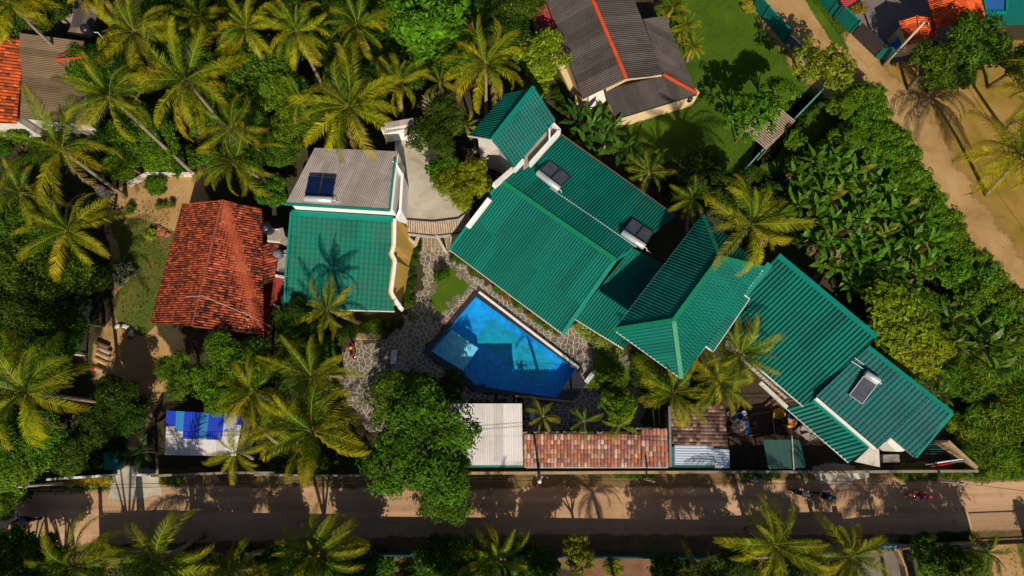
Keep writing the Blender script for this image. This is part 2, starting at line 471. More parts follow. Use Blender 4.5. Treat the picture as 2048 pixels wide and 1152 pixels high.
sheet_metal('light_blue_sheet', (0.02, 0.17, 0.42), rough=0.4, dirt=(0.03, 0.1, 0.2), dirt_amt=0.3)
sheet_metal('pale_blue_sheet', (0.3, 0.36, 0.45), rough=0.45, dirt=(0.2, 0.2, 0.2), dirt_amt=0.4)
sheet_metal('net_green', (0.003, 0.05, 0.045), rough=0.6, dirt=(0.01, 0.02, 0.02), dirt_amt=0.6)
tile_material('red_tiles', [(0.1, (0.035, 0.014, 0.012)), (0.3, (0.12, 0.026, 0.014)), (0.5, (0.26, 0.042, 0.018)), (0.75, (0.36, 0.068, 0.028)), (0.95, (0.44, 0.12, 0.055))])
tile_material('dark_red_tiles', [(0.05, (0.06, 0.022, 0.016)), (0.3, (0.16, 0.035, 0.018)), (0.55, (0.27, 0.048, 0.02)), (0.85, (0.4, 0.085, 0.028))])
tile_material('orange_tiles', [(0.15, (0.16, 0.035, 0.012)), (0.4, (0.36, 0.06, 0.014)), (0.8, (0.55, 0.1, 0.025))])
tile_material('bright_orange_tiles', [(0.2, (0.45, 0.06, 0.012)), (0.5, (0.62, 0.095, 0.02)), (0.9, (0.7, 0.14, 0.035))])
tile_material('brown_tiles', [(0.15, (0.045, 0.022, 0.018)), (0.4, (0.1, 0.055, 0.042)), (0.65, (0.17, 0.1, 0.075)), (0.95, (0.3, 0.2, 0.15))])
mottled('clay_tile', [(0.3, (0.55, 0.55, 0.55)), (0.7, (1.0, 1.0, 1.0))], scale=1.7, fine=(14, 0.25), rough=0.85, use_color=True)
plain('teal_trim', (0.003, 0.2, 0.155), rough=0.4, var=0.08)
plain('dark_teal_trim', (0.006, 0.1, 0.085), rough=0.45)
plain('green_ridge', (0.008, 0.2, 0.095), rough=0.4, var=0.08)
plain('white_trim', (0.7, 0.66, 0.62), rough=0.5, var=0.08)
plain('orange_ridge', (0.6, 0.065, 0.015), rough=0.6, var=0.2)
plain('red_ridge', (0.25, 0.06, 0.035), rough=0.8, var=0.2)
# walls
plain('white_wall', (0.8, 0.78, 0.76), rough=0.75, var=0.05, stain=(1.2, (0.42, 0.36, 0.3), 0.64, 0.5))
plain('white_dirty', (0.6, 0.55, 0.5), rough=0.85, var=0.12, stain=(0.8, (0.2, 0.15, 0.11), 0.55, 0.7))
plain('cream_wall', (0.66, 0.5, 0.28), rough=0.8, var=0.06, stain=(0.9, (0.32, 0.24, 0.14), 0.62, 0.5))
plain('yellow_wall', (0.5, 0.31, 0.065), rough=0.8, var=0.06, stain=(0.9, (0.28, 0.19, 0.06), 0.62, 0.4))
plain('red_wall', (0.32, 0.04, 0.03), rough=0.8, var=0.1)
plain('grey_wall', (0.25, 0.21, 0.17), rough=0.9, var=0.2, stain=(0.9, (0.06, 0.05, 0.035), 0.5, 0.7))
plain('tan_wall', (0.36, 0.25, 0.14), rough=0.9, var=0.2, stain=(1.0, (0.09, 0.065, 0.04), 0.55, 0.7))
plain('grey_concrete', (0.3, 0.26, 0.23), rough=0.9, var=0.18, stain=(1.1, (0.1, 0.08, 0.06), 0.55, 0.6))
plain('fence_green', (0.004, 0.13, 0.11), rough=0.5, var=0.1, stain=(1.2, (0.03, 0.06, 0.05), 0.62, 0.5))
plain('fence_dark_teal', (0.004, 0.05, 0.048), rough=0.5, var=0.1)
plain('fence_pale', (0.1, 0.3, 0.3), rough=0.6, var=0.12)
plain('fence_blue', (0.06, 0.1, 0.17), rough=0.5, var=0.15)
plain('gate_dark', (0.045, 0.035, 0.04), rough=0.5, var=0.1)
# small stuff
plain('black_tile', (0.028, 0.026, 0.035), rough=0.35, spec=0.5)
plain('wood_grey', (0.36, 0.27, 0.2), rough=0.85, var=0.25, scale=3)
plain('wood_brown', (0.2, 0.11, 0.06), rough=0.85, var=0.3, scale=3)
plain('log_wood', (0.42, 0.28, 0.14), rough=0.9, var=0.3, scale=3)
plain('dark_metal', (0.03, 0.03, 0.033), rough=0.4, spec=0.5)
plain('black_plastic', (0.012, 0.012, 0.016), rough=0.35, spec=0.5)
plain('grey_plastic', (0.14, 0.14, 0.18), rough=0.5)
plain('blue_plastic', (0.03, 0.13, 0.42), rough=0.45)
plain('white_plastic', (0.72, 0.72, 0.74), rough=0.4)
plain('yellow_tarp', (0.62, 0.36, 0.01), rough=0.55)
plain('orange_tarp', (0.5, 0.2, 0.04), rough=0.7)
plain('sack', (0.3, 0.22, 0.18), rough=0.9)
plain('tank_metal', (0.55, 0.56, 0.58), rough=0.3, spec=0.6, metallic=0.3)
plain('red_paint', (0.45, 0.012, 0.02), rough=0.25, spec=0.6)
plain('black_paint', (0.015, 0.015, 0.018), rough=0.3, spec=0.6)
plain('tyre', (0.015, 0.015, 0.015), rough=0.9)
plain('chrome', (0.5, 0.5, 0.52), rough=0.2, metallic=0.9)
plain('bench_white', (0.5, 0.52, 0.54), rough=0.6)
plain('palm_bark', (0.24, 0.18, 0.13), rough=0.95, var=0.3, scale=4)
plain('bark', (0.12, 0.09, 0.065), rough=0.95, var=0.35, scale=4)
plain('pale_bark', (0.38, 0.31, 0.25), rough=0.95, var=0.25, scale=4)
plain('coconut', (0.3, 0.22, 0.04), rough=0.6, var=0.3)
plain('pole_concrete', (0.52, 0.43, 0.34), rough=0.9, var=0.12)
plain('wire', (0.012, 0.012, 0.012), rough=0.6)
plain('skin', (0.2, 0.1, 0.06), rough=0.6)
plain('hair', (0.01, 0.008, 0.007), rough=0.5)
for _n, _c in (('cloth_red', (0.5, 0.02, 0.06)), ('cloth_blue', (0.02, 0.12, 0.45)), ('cloth_white', (0.7, 0.68, 0.68)), ('cloth_dark', (0.03, 0.035, 0.06)), ('cloth_pink', (0.5, 0.22, 0.3)), ('helmet_yellow', (0.6, 0.38, 0.02)), ('helmet_white', (0.75, 0.75, 0.75)), ('helmet_black', (0.02, 0.02, 0.02)), ('helmet_red', (0.45, 0.02, 0.03)), ('terracotta', (0.35, 0.11, 0.05))):
    plain(_n, _c, rough=0.6)
# glass of the collectors
def collector_mat(name, c):
    m, nt, N, L, b = new_mat(name)
    tc = nd(N, 'ShaderNodeTexCoord')
    w = nd(N, 'ShaderNodeTexNoise', i_Scale=2.0); L.new(tc.outputs['Object'], w.inputs['Vector'])
    r = ramp(N, [(0.3, tuple(x * 0.8 for x in c)), (0.7, tuple(x * 1.2 for x in c))]); L.new(w.outputs['Fac'], r.inputs[0])
    L.new(r.outputs[0], b.inputs['Base Color'])
    b.inputs['Roughness'].default_value = 0.12; b.inputs['Specular IOR Level'].default_value = 0.6
    MATS[name] = m
collector_mat('collector', (0.07, 0.075, 0.1))
collector_mat('collector_blue', (0.004, 0.012, 0.06))
# water: the surface lets light through and mirrors the sky at a glance
def water_mat():
    m, nt, N, L, b = new_mat('water')
    N.remove(b)
    tp = nd(N, 'ShaderNodeBsdfTransparent'); tp.inputs[0].default_value = (0.86, 0.97, 1.0, 1)
    gl = nd(N, 'ShaderNodeBsdfGlossy'); gl.inputs['Roughness'].default_value = 0.06
    fr = nd(N, 'ShaderNodeFresnel'); fr.inputs[0].default_value = 1.33
    tc = nd(N, 'ShaderNodeTexCoord')
    no = nd(N, 'ShaderNodeTexNoise', i_Scale=2.2, i_Detail=3, i_Distortion=0.6); L.new(tc.outputs['Object'], no.inputs['Vector'])
    bp = nd(N, 'ShaderNodeBump'); bp.inputs['Strength'].default_value = 0.25; bp.inputs['Distance'].default_value = 0.05
    L.new(no.outputs['Fac'], bp.inputs['Height']); L.new(bp.outputs[0], gl.inputs['Normal']); L.new(bp.outputs[0], fr.inputs['Normal'])
    ms = nd(N, 'ShaderNodeMixShader'); L.new(fr.outputs[0], ms.inputs[0]); L.new(tp.outputs[0], ms.inputs[1]); L.new(gl.outputs[0], ms.inputs[2])
    L.new(ms.outputs[0], N['Material Output'].inputs['Surface'])
    MATS['water'] = m
water_mat()
def mosaic(name, c, s=0.3):
    m, nt, N, L, b = new_mat(name)
    tc = nd(N, 'ShaderNodeTexCoord')
    mp = nd(N, 'ShaderNodeMapping'); mp.inputs['Rotation'].default_value = (0, 0, R(37)); mp.inputs['Scale'].default_value = (1 / s, 1 / s, 1)
    L.new(tc.outputs['Object'], mp.inputs[0])
    fl = nd(N, 'ShaderNodeVectorMath', operation='FLOOR'); L.new(mp.outputs[0], fl.inputs[0])
    w = nd(N, 'ShaderNodeTexWhiteNoise', noise_dimensions='3D'); L.new(fl.outputs[0], w.inputs['Vector'])
    no = nd(N, 'ShaderNodeTexNoise', i_Scale=0.5, i_Detail=5); L.new(tc.outputs['Object'], no.inputs['Vector'])
    mr = nd(N, 'ShaderNodeMapRange'); mr.inputs[3].default_value = 0.82; mr.inputs[4].default_value = 1.12; L.new(w.outputs['Value'], mr.inputs[0])
    m2 = nd(N, 'ShaderNodeMapRange'); m2.inputs[3].default_value = 0.8; m2.inputs[4].default_value = 1.2; L.new(no.outputs['Fac'], m2.inputs[0])
    mu = nd(N, 'ShaderNodeMath', operation='MULTIPLY'); L.new(mr.outputs[0], mu.inputs[0]); L.new(m2.outputs[0], mu.inputs[1])
    mx = nd(N, 'ShaderNodeMix', data_type='RGBA', blend_type='MULTIPLY'); mx.inputs[0].default_value = 1; mx.inputs[6].default_value = (*c, 1)
    L.new(mu.outputs[0], mx.inputs[7]); L.new(mx.outputs[2], b.inputs['Base Color']); b.inputs['Roughness'].default_value = 0.4
    MATS[name] = m
mosaic('pool_blue', (0.008, 0.31, 0.7))
mosaic('pool_teal', (0.008, 0.3, 0.46))
mosaic('pool_shelf', (0.2, 0.62, 0.8))
mosaic('pool_step', (0.02, 0.3, 0.6))
# leaves
leaf_material('palm_leaf', trans=0.3, tip=(0.5, 0.36, 0.006), val=0.4, spec=0.07, rough=0.5)
leaf_material('leaf', trans=0.25, val=0.5)
leaf_material('big_leaf', trans=0.3, val=0.3, hue=0.015, spec=0.2, rough=0.4)
M = MATS

# ------------------------------------------------------------------ roof sheets
def corr_mesh(name, pts, direction, pitch, amp, mat, rows=0, row_amp=0.0, thick=0.07, prof='sine', z0=0.0, lap=2.6):
    """a convex roof plane of ribbed or tile-pressed sheet: real ribs and laps, with an underside"""
    pts = [Vector(p) + Vector((0, 0, z0)) for p in pts]
    c = sum(pts, Vector()) / len(pts)
    n = Vector()
    for i in range(len(pts)):
        a, b = pts[i], pts[(i + 1) % len(pts)]
        n += (a - c).cross(b - c)
    n.normalize()
    if n.z < 0: n = -n; pts = pts[::-1]
    d = Vector(direction); d = (d - n * d.dot(n)).normalized()
    u = d.cross(n).normalized()
    ab = [((p - c).dot(u), (p - c).dot(d)) for p in pts]
    amin, amax = min(a for a, _ in ab), max(a for a, _ in ab)
    bmin, bmax = min(b for _, b in ab), max(b for _, b in ab)
    nper = 6
    na = max(2, int((amax - amin) / pitch * nper) + 1)
    A = np.linspace(amin + 1e-4, amax - 1e-4, na + 1)
    lo, hi = np.full(na + 1, 1e9), np.full(na + 1, -1e9)
    for i in range(len(ab)):
        (a0, b0), (a1, b1) = ab[i], ab[(i + 1) % len(ab)]
        if abs(a1 - a0) < 1e-9: continue
        t = (A - a0) / (a1 - a0)
        ok = (t >= -1e-6) & (t <= 1 + 1e-6)
        b = b0 + (b1 - b0) * t
        lo = np.where(ok & (b < lo), b, lo); hi = np.where(ok & (b > hi), b, hi)
    ph = (A - amin) / pitch
    if prof == 'sine':
        hgt = amp * (0.5 - 0.5 * np.cos(2 * np.pi * ph))
    else:
        f = ph - np.floor(ph); hgt = amp * np.clip(4.0 * (0.5 - np.abs(f - 0.5)) - 0.75, 0, 1)
    laps = not rows
    if laps: rows, row_amp = lap, 0.014
    if rows:
        k = int(math.ceil((bmax - bmin) / rows))
        B, H, RV = [], [], []
        for j in range(k):
            B += [bmin + j * rows, bmin + (j + 1) * rows - 0.012]; H += [row_amp, 0.0]; RV += [j + 0.03, j + 0.97]
        B.append(bmax); H.append(0.0); RV.append(k - 0.01)
    else:
        B, H, RV = [bmin, bmax], [0.0, 0.0], [0.0, (bmax - bmin)]
    B, H, RV = np.array(B), np.array(H), np.array(RV)
    nb = len(B)
    BB = np.clip(B[None, :], lo[:, None], hi[:, None])
    HH = hgt[:, None] + H[None, :]
    cu, cd, cn, cc = map(np.array, (u, d, n, c))
    V = cc + A[:, None, None] * cu + BB[..., None] * cd + HH[..., None] * cn
    if not laps: UVv = np.repeat(RV[None, :], na + 1, 0)
    else: UVv = BB - bmin
    UV = np.stack([np.repeat(ph[:, None], nb, 1), UVv], -1)
    idx = np.arange((na + 1) * nb).reshape(na + 1, nb)
    q = np.stack([idx[:-1, :-1], idx[1:, :-1], idx[1:, 1:], idx[:-1, 1:]], -1).reshape(-1, 4)
    V = V.reshape(-1, 3); UV = UV.reshape(-1, 2)
    # underside and edges
    m = len(pts); base = len(V)
    top = np.array([list(p) for p in pts]); bot = top - np.array(n) * thick
    V = np.vstack([V, top, bot]); UV = np.vstack([UV, np.zeros((2 * m, 2))])
    faces = [tuple(r) for r in q.tolist()] + [(base + i, base + m + i, base + m + (i + 1) % m, base + (i + 1) % m) for i in range(m)] + [tuple(base + m + i for i in range(m))[::-1]]
    return make_mesh(name, V.tolist(), faces, mat, UV, False)

def on_plane(a, b, c, px, py):
    """the point of the plane through three survey points that the photograph shows at (px, py)"""
    a, b, c = P(*a), P(*b), P(*c)
    n = (b - a).cross(c - a); o = Vector((0, 0, CAM_H)); d = P(px, py, 0) - o
    return o + d * ((a - o).dot(n) / d.dot(n))

def roof(name, parent, pxh, slope, pitch, amp, mat, **kw):
    """pxh: corners (px, py, height); slope: indices (from, to) of the line the ribs follow"""
    pts = [P(*p) for p in pxh]
    d = pts[slope[1]] - pts[slope[0]]
    return link(name, corr_mesh(name, pts, d, pitch, amp, M[mat], **kw), parent)

def trim(name, parent, pxh, w, h, mat, dz=0.0):
    mb = MB()
    pts = [P(*p) + Vector((0, 0, dz)) for p in pxh]
    for a, b in zip(pts[:-1], pts[1:]):
        mb.beam(a, b, w, h)
    return mb.build(name, M[mat], parent)

def walls(name, parent, pxh, mat, inset=0.45, drop=0.2, z0=0.0):
    pts = [P(*p) for p in pxh]
    c = sum((Vector((p.x, p.y, 0)) for p in pts), Vector()) / len(pts)
    poly, top = [], []
    for p in pts:
        v = Vector((p.x, p.y, 0)) - c
        k = max(0.1, (v.length - inset * 1.3) / v.length)
        poly.append((c.x + v.x * k, c.y + v.y * k)); top.append(p.z - drop)
    return MB().prism(poly, z0, top).build(name, M[mat], parent)

def house(name, pxy, label, cat='house', group=None):
    g = P(pxy[0], pxy[1], 0)
    return empty(name, g, label, cat, group)

# ================================================================== GROUND
g = 220
o = link('ground', make_mesh('ground', [(-g, -g, 0), (g, -g, 0), (g, g, 0), (-g, g, 0)], [(0, 1, 2, 3)], M['soil'])); o['kind'] = 'structure'
sheet('lawn', [(1375, -60), (1500, -60), (1540, 60), (1600, 130), (1640, 190), (1560, 300), (1480, 345), (1410, 330), (1280, 300), (1235, 262), (1170, 225), (1130, 160), (1110, 100), (1300, 60)], 0.004, M['lawn'], amp=0.3, seed=3)
sheet('lawn', [(1560, 190), (1650, 200), (1700, 190), (1690, 320), (1560, 330), (1500, 345)], 0.004, M['lawn'], amp=0.3, seed=4)
sheet('lane', [(1490, -60), (1590, -60), (1650, 40), (1710, 110), (1800, 190), (1870, 290), (1935, 410), (2020, 530), (2120, 650), (2200, 780), (2100, 760), (1990, 620), (1860, 400), (1760, 230), (1690, 190), (1640, 150), (1560, 60)], 0.014, M['sand'], amp=0.35, seed=5, soft=2.4)
sheet('lawn', [(1590, -60), (1640, -60), (1700, 55), (1706, 66), (1690, 95), (1675, 85), (1630, 20)], 0.018, M['lawn'], amp=0.15, seed=6)
sheet('sandy_yard', [(1470, -60), (1600, -60), (1700, 110), (1780, 125), (1860, 90), (2200, 90), (2300, 860), (2140, 760), (1990, 620), (1860, 400), (1760, 230), (1690, 190), (1640, 150), (1560, 60)], 0.007, M['sandy_grass'], amp=0.5, seed=7)
sheet('courtyard', [(1640, -80), (1990, -80), (2000, 30), (1880, 95), (1790, 118), (1718, 52), (1650, -20)], 0.008, M['tarmac'], amp=0.05, seed=8)
# left yard
sheet('yard', [(215, 400), (300, 340), (395, 340), (420, 420), (340, 560), (300, 650), (330, 690), (340, 760), (300, 830), (262, 905), (228, 905), (262, 800), (200, 760), (190, 690), (235, 640), (225, 520)], 0.004, M['sand'], amp=0.3, seed=9)
sheet('lawn', [(300, 490), (345, 480), (310, 640), (285, 668), (248, 655), (240, 600), (262, 560), (250, 520)], 0.008, M['yard_grass'], amp=0.25, seed=10)
sheet('lawn', [(225, 440), (300, 455), (345, 470), (340, 490), (300, 500), (250, 510), (232, 470)], 0.009, M['yard_grass'], amp=0.3, seed=11)
# road and verges
sheet('verge', [(-150, 955), (930, 935), (1940, 936), (2200, 925), (2200, 1130), (-150, 1130)], 0.005, M['verge'], amp=0.2, seed=12)
sheet('road', [(-150, 1000), (150, 990), (330, 980), (640, 985), (900, 988), (1160, 982), (1400, 985), (1560, 968), (1800, 965), (1950, 972), (2200, 965), (2200, 1045), (1950, 1055), (1700, 1062), (1250, 1060), (900, 1062), (500, 1072), (-150, 1090)], 0.010, M['road'], step=0.8, amp=0.10, seed=13)
sheet('driveway', [(235, 940), (308, 948), (318, 988), (222, 992)], 0.0135, M['concrete'], amp=0.06, seed=14)
sheet('lawn', [(110, 952), (232, 946), (225, 972), (150, 985), (110, 985)], 0.009, M['lawn'], amp=0.2, seed=15)
sheet('lawn', [(1790, 940), (1930, 940), (2048, 930), (2048, 955), (1900, 962), (1790, 962)], 0.009, M['yard_grass'], amp=0.25, seed=16)
sheet('forecourt', [(1630, 938), (1705, 938), (1700, 962), (1640, 962)], 0.012, M['concrete'], amp=0.1, seed=17)
sheet('back_yard', [(1450, 800), (1560, 790), (1700, 925), (1640, 936), (1455, 936)], 0.006, M['dark_earth'], amp=0.1, seed=18)
sheet('soil_plot', [(1175, 1112), (1300, 1114), (1300, 1230), (1165, 1230)], 0.006, M['bare_earth'], amp=0.1, seed=19)
sheet('soil_plot', [(1420, 1118), (1480, 1118), (1480, 1230), (1420, 1230)], 0.006, M['bare_earth'], amp=0.1, seed=20)
sheet('garden_plot', [(1820, 1100), (2120, 1088), (2140, 1260), (1850, 1260)], 0.007, M['yard_grass'], amp=0.2, seed=21)
sheet('garden_path', [(1990, 1090), (2030, 1090), (2050, 1240), (2005, 1240)], 0.011, M['sand'], amp=0.1, seed=22)
sheet('driveway', [(1660, 1090), (1782, 1082), (1845, 1240), (1700, 1240)], 0.012, M['tarmac'], amp=0.05, seed=23)
sheet('rear_court', [(925, 275), (1000, 270), (1020, 345), (940, 350)], 0.006, M['dark_earth'], amp=0.1, seed=24)

# ================================================================== VILLA: annex
def villa_trim_line(parent, pxh, name='gutter', w=0.09, h=0.09, mat='white_trim', dz=0.0):
    return trim(name, parent, pxh, w, h, mat, dz)

A = house('annex_building', (690, 460), 'white and yellow annex with grey ribbed upper roof and green pressed lower roof', 'building')
walls('wall', A, [(629, 296, 6.5), (801, 303, 6.5), (789, 421, 7.0), (575, 408, 7.0)], 'white_wall', inset=0.15, drop=0.12)
roof('roof', A, [(629, 296, 6.5), (796, 303, 6.5), (778, 419, 7.05), (571, 407, 7.05)], (3, 0), 0.16, 0.055, 'grey_sheet')
trim('fascia', A, [(568, 408, 7.0), (779, 421, 7.0)], 0.12, 0.28, 'teal_trim')
trim('fascia', A, [(779, 421, 7.02), (790, 320, 6.7)], 0.14, 0.22, 'teal_trim', 0.05)
# white parapet on the terrace side, following the slope of the stair behind it
mb = MB()
top = [P(790, 322, 6.75), P(807, 350, 6.0), P(803, 420, 6.0), P(796, 436, 5.5)]
for a, b in zip(top[:-1], top[1:]):
    v = [a, b, Vector((b.x, b.y, 2.6)), Vector((a.x, a.y, 2.6))]
    off = Vector((-0.22, 0, 0))
    mb.add(v + [x + off for x in v], [(0, 1, 2, 3), (7, 6, 5, 4), (0, 4, 5, 1), (1, 5, 6, 2), (2, 6, 7, 3), (3, 7, 4, 0)])
mb.build('parapet', M['white_wall'], A)
roof('lower_roof', A, [(583, 425, 5.4), (788, 438, 5.4), (788, 622, 3.25), (572, 616, 3.25)], (0, 3), 0.40, 0.045, 'annex_tile_sheet', rows=0.42, row_amp=0.03, prof='trap')
trim('ridge_flashing', A, [(583, 426, 5.46), (787, 439, 5.46)], 0.5, 0.04, 'teal_trim', 0.05)
trim('barge_board', A, [(583, 424, 5.4), (571, 560, 3.9), (570, 616, 3.25)], 0.16, 0.16, 'teal_trim', 0.04)
trim('gutter', A, [(570, 617, 3.2), (789, 623, 3.2)], 0.1, 0.1, 'white_trim', -0.02)
# yellow side wall below a stepped white coping
cop = [P(790, 437, 5.55), P(789, 490, 5.0), P(784, 508, 4.75), P(791, 522, 4.6), P(783, 584, 3.85), P(790, 598, 3.7)]
foot = [P(838, 472, 0), P(830, 505, 0), P(826, 522, 0), P(823, 537, 0), P(812, 590, 0), P(806, 612, 0)]
mb = MB()
for i in range(5):
    v = [cop[i], cop[i + 1], foot[i + 1], foot[i]]
    off = Vector((-0.28, 0, -0.05))
    mb.add(v + [x + off for x in v], [(0, 1, 2, 3), (7, 6, 5, 4), (0, 4, 5, 1), (2, 6, 7, 3)] + ([(3, 7, 4, 0)] if i == 0 else []) + ([(1, 5, 6, 2)] if i == 4 else []))
mb.build('side_wall', M['yellow_wall'], A)
mb = MB()
for a, b in zip(cop[:-1], cop[1:]): mb.beam(a, b, 0.26, 0.16)
mb.build('coping', M['white_trim'], A)
walls('front_wall', A, [(585, 440, 5.2), (786, 450, 5.2), (786, 600, 3.4), (578, 596, 3.4)], 'yellow_wall', inset=0.2, drop=0.35)
mb = MB()
for k in range(4): mb.beam(P(789 + k * 4, 597 + k * 6, 3.2), P(791 + k * 4, 601 + k * 6, 0.2), 0.3, 0.35)
mb.build('buttress', M['white_wall'], A)

# terrace between annex and main house
T = house('roof_terrace', (860, 380), 'raised bare concrete terrace with white end wall between annex and main house', 'terrace')
tp = [P(x, y, 3.0) for x, y in ((798, 270), (834, 258), (880, 300), (942, 400), (937, 420), (916, 436), (866, 442), (798, 437))]
MB().prism(tp, 2.65, 3.0).build('slab', M['concrete'], T)
mb = MB().prism([P(x, y, 0) for x, y in ((800, 300), (870, 310), (925, 400), (925, 425), (800, 425))], 0.02, 2.65); mb.build('wall', M['white_wall'], T)
mb = MB(); mb.beam(P(768, 270, 4.2), P(832, 262, 4.2), 0.25, 2.4); mb.build('end_wall', M['white_wall'], T)
roof('canopy', T, [(768, 246, 5.5), (826, 236, 5.5), (830, 254, 5.3), (772, 266, 5.3)], (0, 3), 0.15, 0.03, 'grey_sheet')
for a, b in (((838, 470, 2.6), (826, 498, 0.0)), ((872, 470, 2.6), (892, 505, 0.0)), ((806, 466, 2.6), (832, 490, 1.0))):
    MB().beam(P(*a), P(*b), 0.22, 0.22).build('strut', M['concrete'], T)
BAL = house('slatted_awning', (868, 468), 'weathered timber slat awning sloping out along the terrace edge', 'awning')
top = [(799, 438, 3.08), (866, 443, 3.08), (916, 437, 3.08), (938, 421, 3.08)]
bot = [(797, 463, 2.45), (869, 471, 2.45), (920, 465, 2.45), (941, 446, 2.45)]
trim('rail', BAL, top, 0.08, 0.08, 'dark_metal', 0.02); trim('rail', BAL, bot, 0.1, 0.12, 'dark_metal'); trim('kerb', BAL, [(x, y + 3, h - 0.12) for x, y, h in bot], 0.22, 0.16, 'concrete')
for s in range(3):
    n = (15, 11, 6)[s]
    for k in range(n):
        t = (k + 0.5) / n
        a = P(*top[s]).lerp(P(*top[s + 1]), t); b = P(*bot[s]).lerp(P(*bot[s + 1]), t)
        MB().beam(a, b, 0.15, 0.03).build('slat', M['wood_grey'], BAL)

# ================================================================== VILLA: main house
H = house('main_house', (1080, 480), 'long main villa house with green ribbed roofs stepping beside the pool', 'house')
eW, eS, rS, rW = (900, 500, 3.1), (1125, 668, 3.1), (1230, 520, 5.7), (1002, 362, 5.7)
nE1, nE0 = (1352, 432, 3.9), (1113, 262, 3.9)
walls('wall', H, [eW, eS, rS, nE1, nE0, rW], 'white_wall', inset=0.5, drop=0.25)
roof('pool_side_roof', H, [eW, eS, rS, rW], (3, 0), 0.235, 0.085, 'teal_sheet', prof='trap')
roof('rear_roof', H, [rW, rS, nE1, nE0], (0, 3), 0.235, 0.085, 'teal_sheet', prof='trap')
trim('ridge_cap', H, [rW, rS], 0.36, 0.06, 'green_ridge', 0.08)
trim('barge_board', H, [eS, rS], 0.34, 0.07, 'teal_trim', 0.07)
trim('barge_board', H, [eW, rW], 0.26, 0.07, 'teal_trim', 0.07)
trim('gutter', H, [eW, eS], 0.1, 0.1, 'white_trim', -0.05)
trim('gutter', H, [nE0, nE1], 0.1, 0.1, 'red_ridge', 0.0)
trim('sheet_lap', H, [(1060, 305, 4.62), (1305, 468, 4.62)], 0.05, 0.03, 'dark_teal_trim', 0.06)
mb = MB().tube([P(1100, 378, 5.0) + Vector((0, 0, .22)), P(1180, 432, 5.0) + Vector((0, 0, .2)), P(1272, 496, 5.0) + Vector((0, 0, .22))], 0.025, 6); mb.build('pipe', M['white_plastic'], H)
for a, b in (((936, 455, 5.0), (980, 398, 5.9)), ((988, 372, 6.1), (1032, 334, 5.4))):
    MB().beam(P(*a), P(*b), 0.35, 0.5).build('parapet', M['white_wall'], H)
# connecting lower roof towards the hipped block
C1, C2, C3, C4 = (1150, 638, 2.9), (1247, 698, 2.9), (1362, 545, 4.6), (1264, 496, 4.7)
roof('connecting_roof', H, [C1, C2, C3, C4], (3, 0), 0.235, 0.085, 'teal_sheet', prof='trap')
trim('gutter', H, [C1, C2], 0.1, 0.1, 'white_trim', -0.05)
trim('ridge_cap', H, [(1228, 522, 4.9), (1262, 500, 4.9)], 0.3, 0.08, 'teal_trim', 0.1)
walls('connecting_wall', H, [C1, C2, C3, C4], 'white_wall', inset=0.6, drop=0.3)

# small high roof at the back with parapet gutter
S = house('rear_roof_pavilion', (1020, 290), 'small steep green gabled roof standing above the villa rear end', 'building')
r0, r1, f0, f1, b0, b1 = (1068, 174, 8.2), (984, 280, 8.2), (1112, 240, 6.9), (1028, 336, 6.9), (1012, 188, 6.6), (936, 272, 6.6)
walls('wall', S, [r0, f0, f1, r1, b1, b0], 'white_dirty', inset=0.6, drop=0.3)
roof('front_roof', S, [r0, f0, f1, r1], (0, 1), 0.27, 0.06, 'teal_tile_sheet', rows=0.3, row_amp=0.04, prof='trap')
roof('rear_roof', S, [r0, r1, b1, b0], (0, 3), 0.27, 0.04, 'teal_sheet', prof='trap')
trim('ridge_cap', S, [r0, r1], 0.34, 0.08, 'teal_trim', 0.06)
trim('eave_trim', S, [b1, r1], 0.1, 0.1, 'white_trim', 0.0)
gp = [P(x, y, 5.6) for x, y in ((1046, 338), (1062, 325), (1120, 262), (1104, 247), (1050, 305))]
MB().prism(gp, 4.4, 5.55).build('gutter_box', M['grey_concrete'], S)
mb = MB(); mb.beam(P(1060, 330, 5.7), P(1119, 264, 5.7), 0.22, 0.9); mb.beam(P(1119, 264, 5.72), P(1104, 249, 5.72), 0.2, 0.86); mb.build('parapet', M['white_wall'], S)
mb = MB(); mb.beam(P(1028, 340, 6.4), P(1046, 322, 6.4), 0.25, 0.9); mb.build('parapet', M['white_wall'], S)
MB().tube([P(1099, 285, 5.7), P(1099, 256, 7.4)], 0.07, 8).build('vent_pipe', M['white_plastic'], S)

# hipped block
W_ = house('hipped_block', (1370, 620), 'tall villa block under a green hipped ribbed roof with bright ridge', 'building')
hW, hS, hE, hN, k0, k1 = (1228, 660, 6.9), (1362, 757, 6.9), (1528, 537, 6.9), (1405, 430, 6.9), (1347, 641, 9.1), (1440, 515, 9.1)
walls('wall', W_, [hW, hS, hE, hN], 'white_wall', inset=0.55, drop=0.15)
roof('hip_roof_face', W_, [hW, hS, k0], (2, 0), 0.26, 0.05, 'teal_sheet', prof='trap')
W_.children[-1].data = corr_mesh('hip_roof_face', [P(*hW), P(*hS), P(*k0)], (P(*hW) + P(*hS)) / 2 - P(*k0), 0.25, 0.09, M['teal_sheet'], prof='trap')
roof('hip_roof_face', W_, [hS, hE, k1, k0], (2, 1), 0.25, 0.05, 'teal_sheet', prof='trap')
W_.children[-1].data = corr_mesh('hip_roof_face', [P(*hS), P(*hE), P(*k1), P(*k0)], (P(*hS) - P(*hW)), 0.25, 0.09, M['teal_sheet'], prof='trap')
o = link('hip_roof_face', corr_mesh('hip_roof_face', [P(*hE), P(*hN), P(*k1)], (P(*hE) + P(*hN)) / 2 - P(*k1), 0.25, 0.09, M['teal_sheet'], prof='trap'), W_)
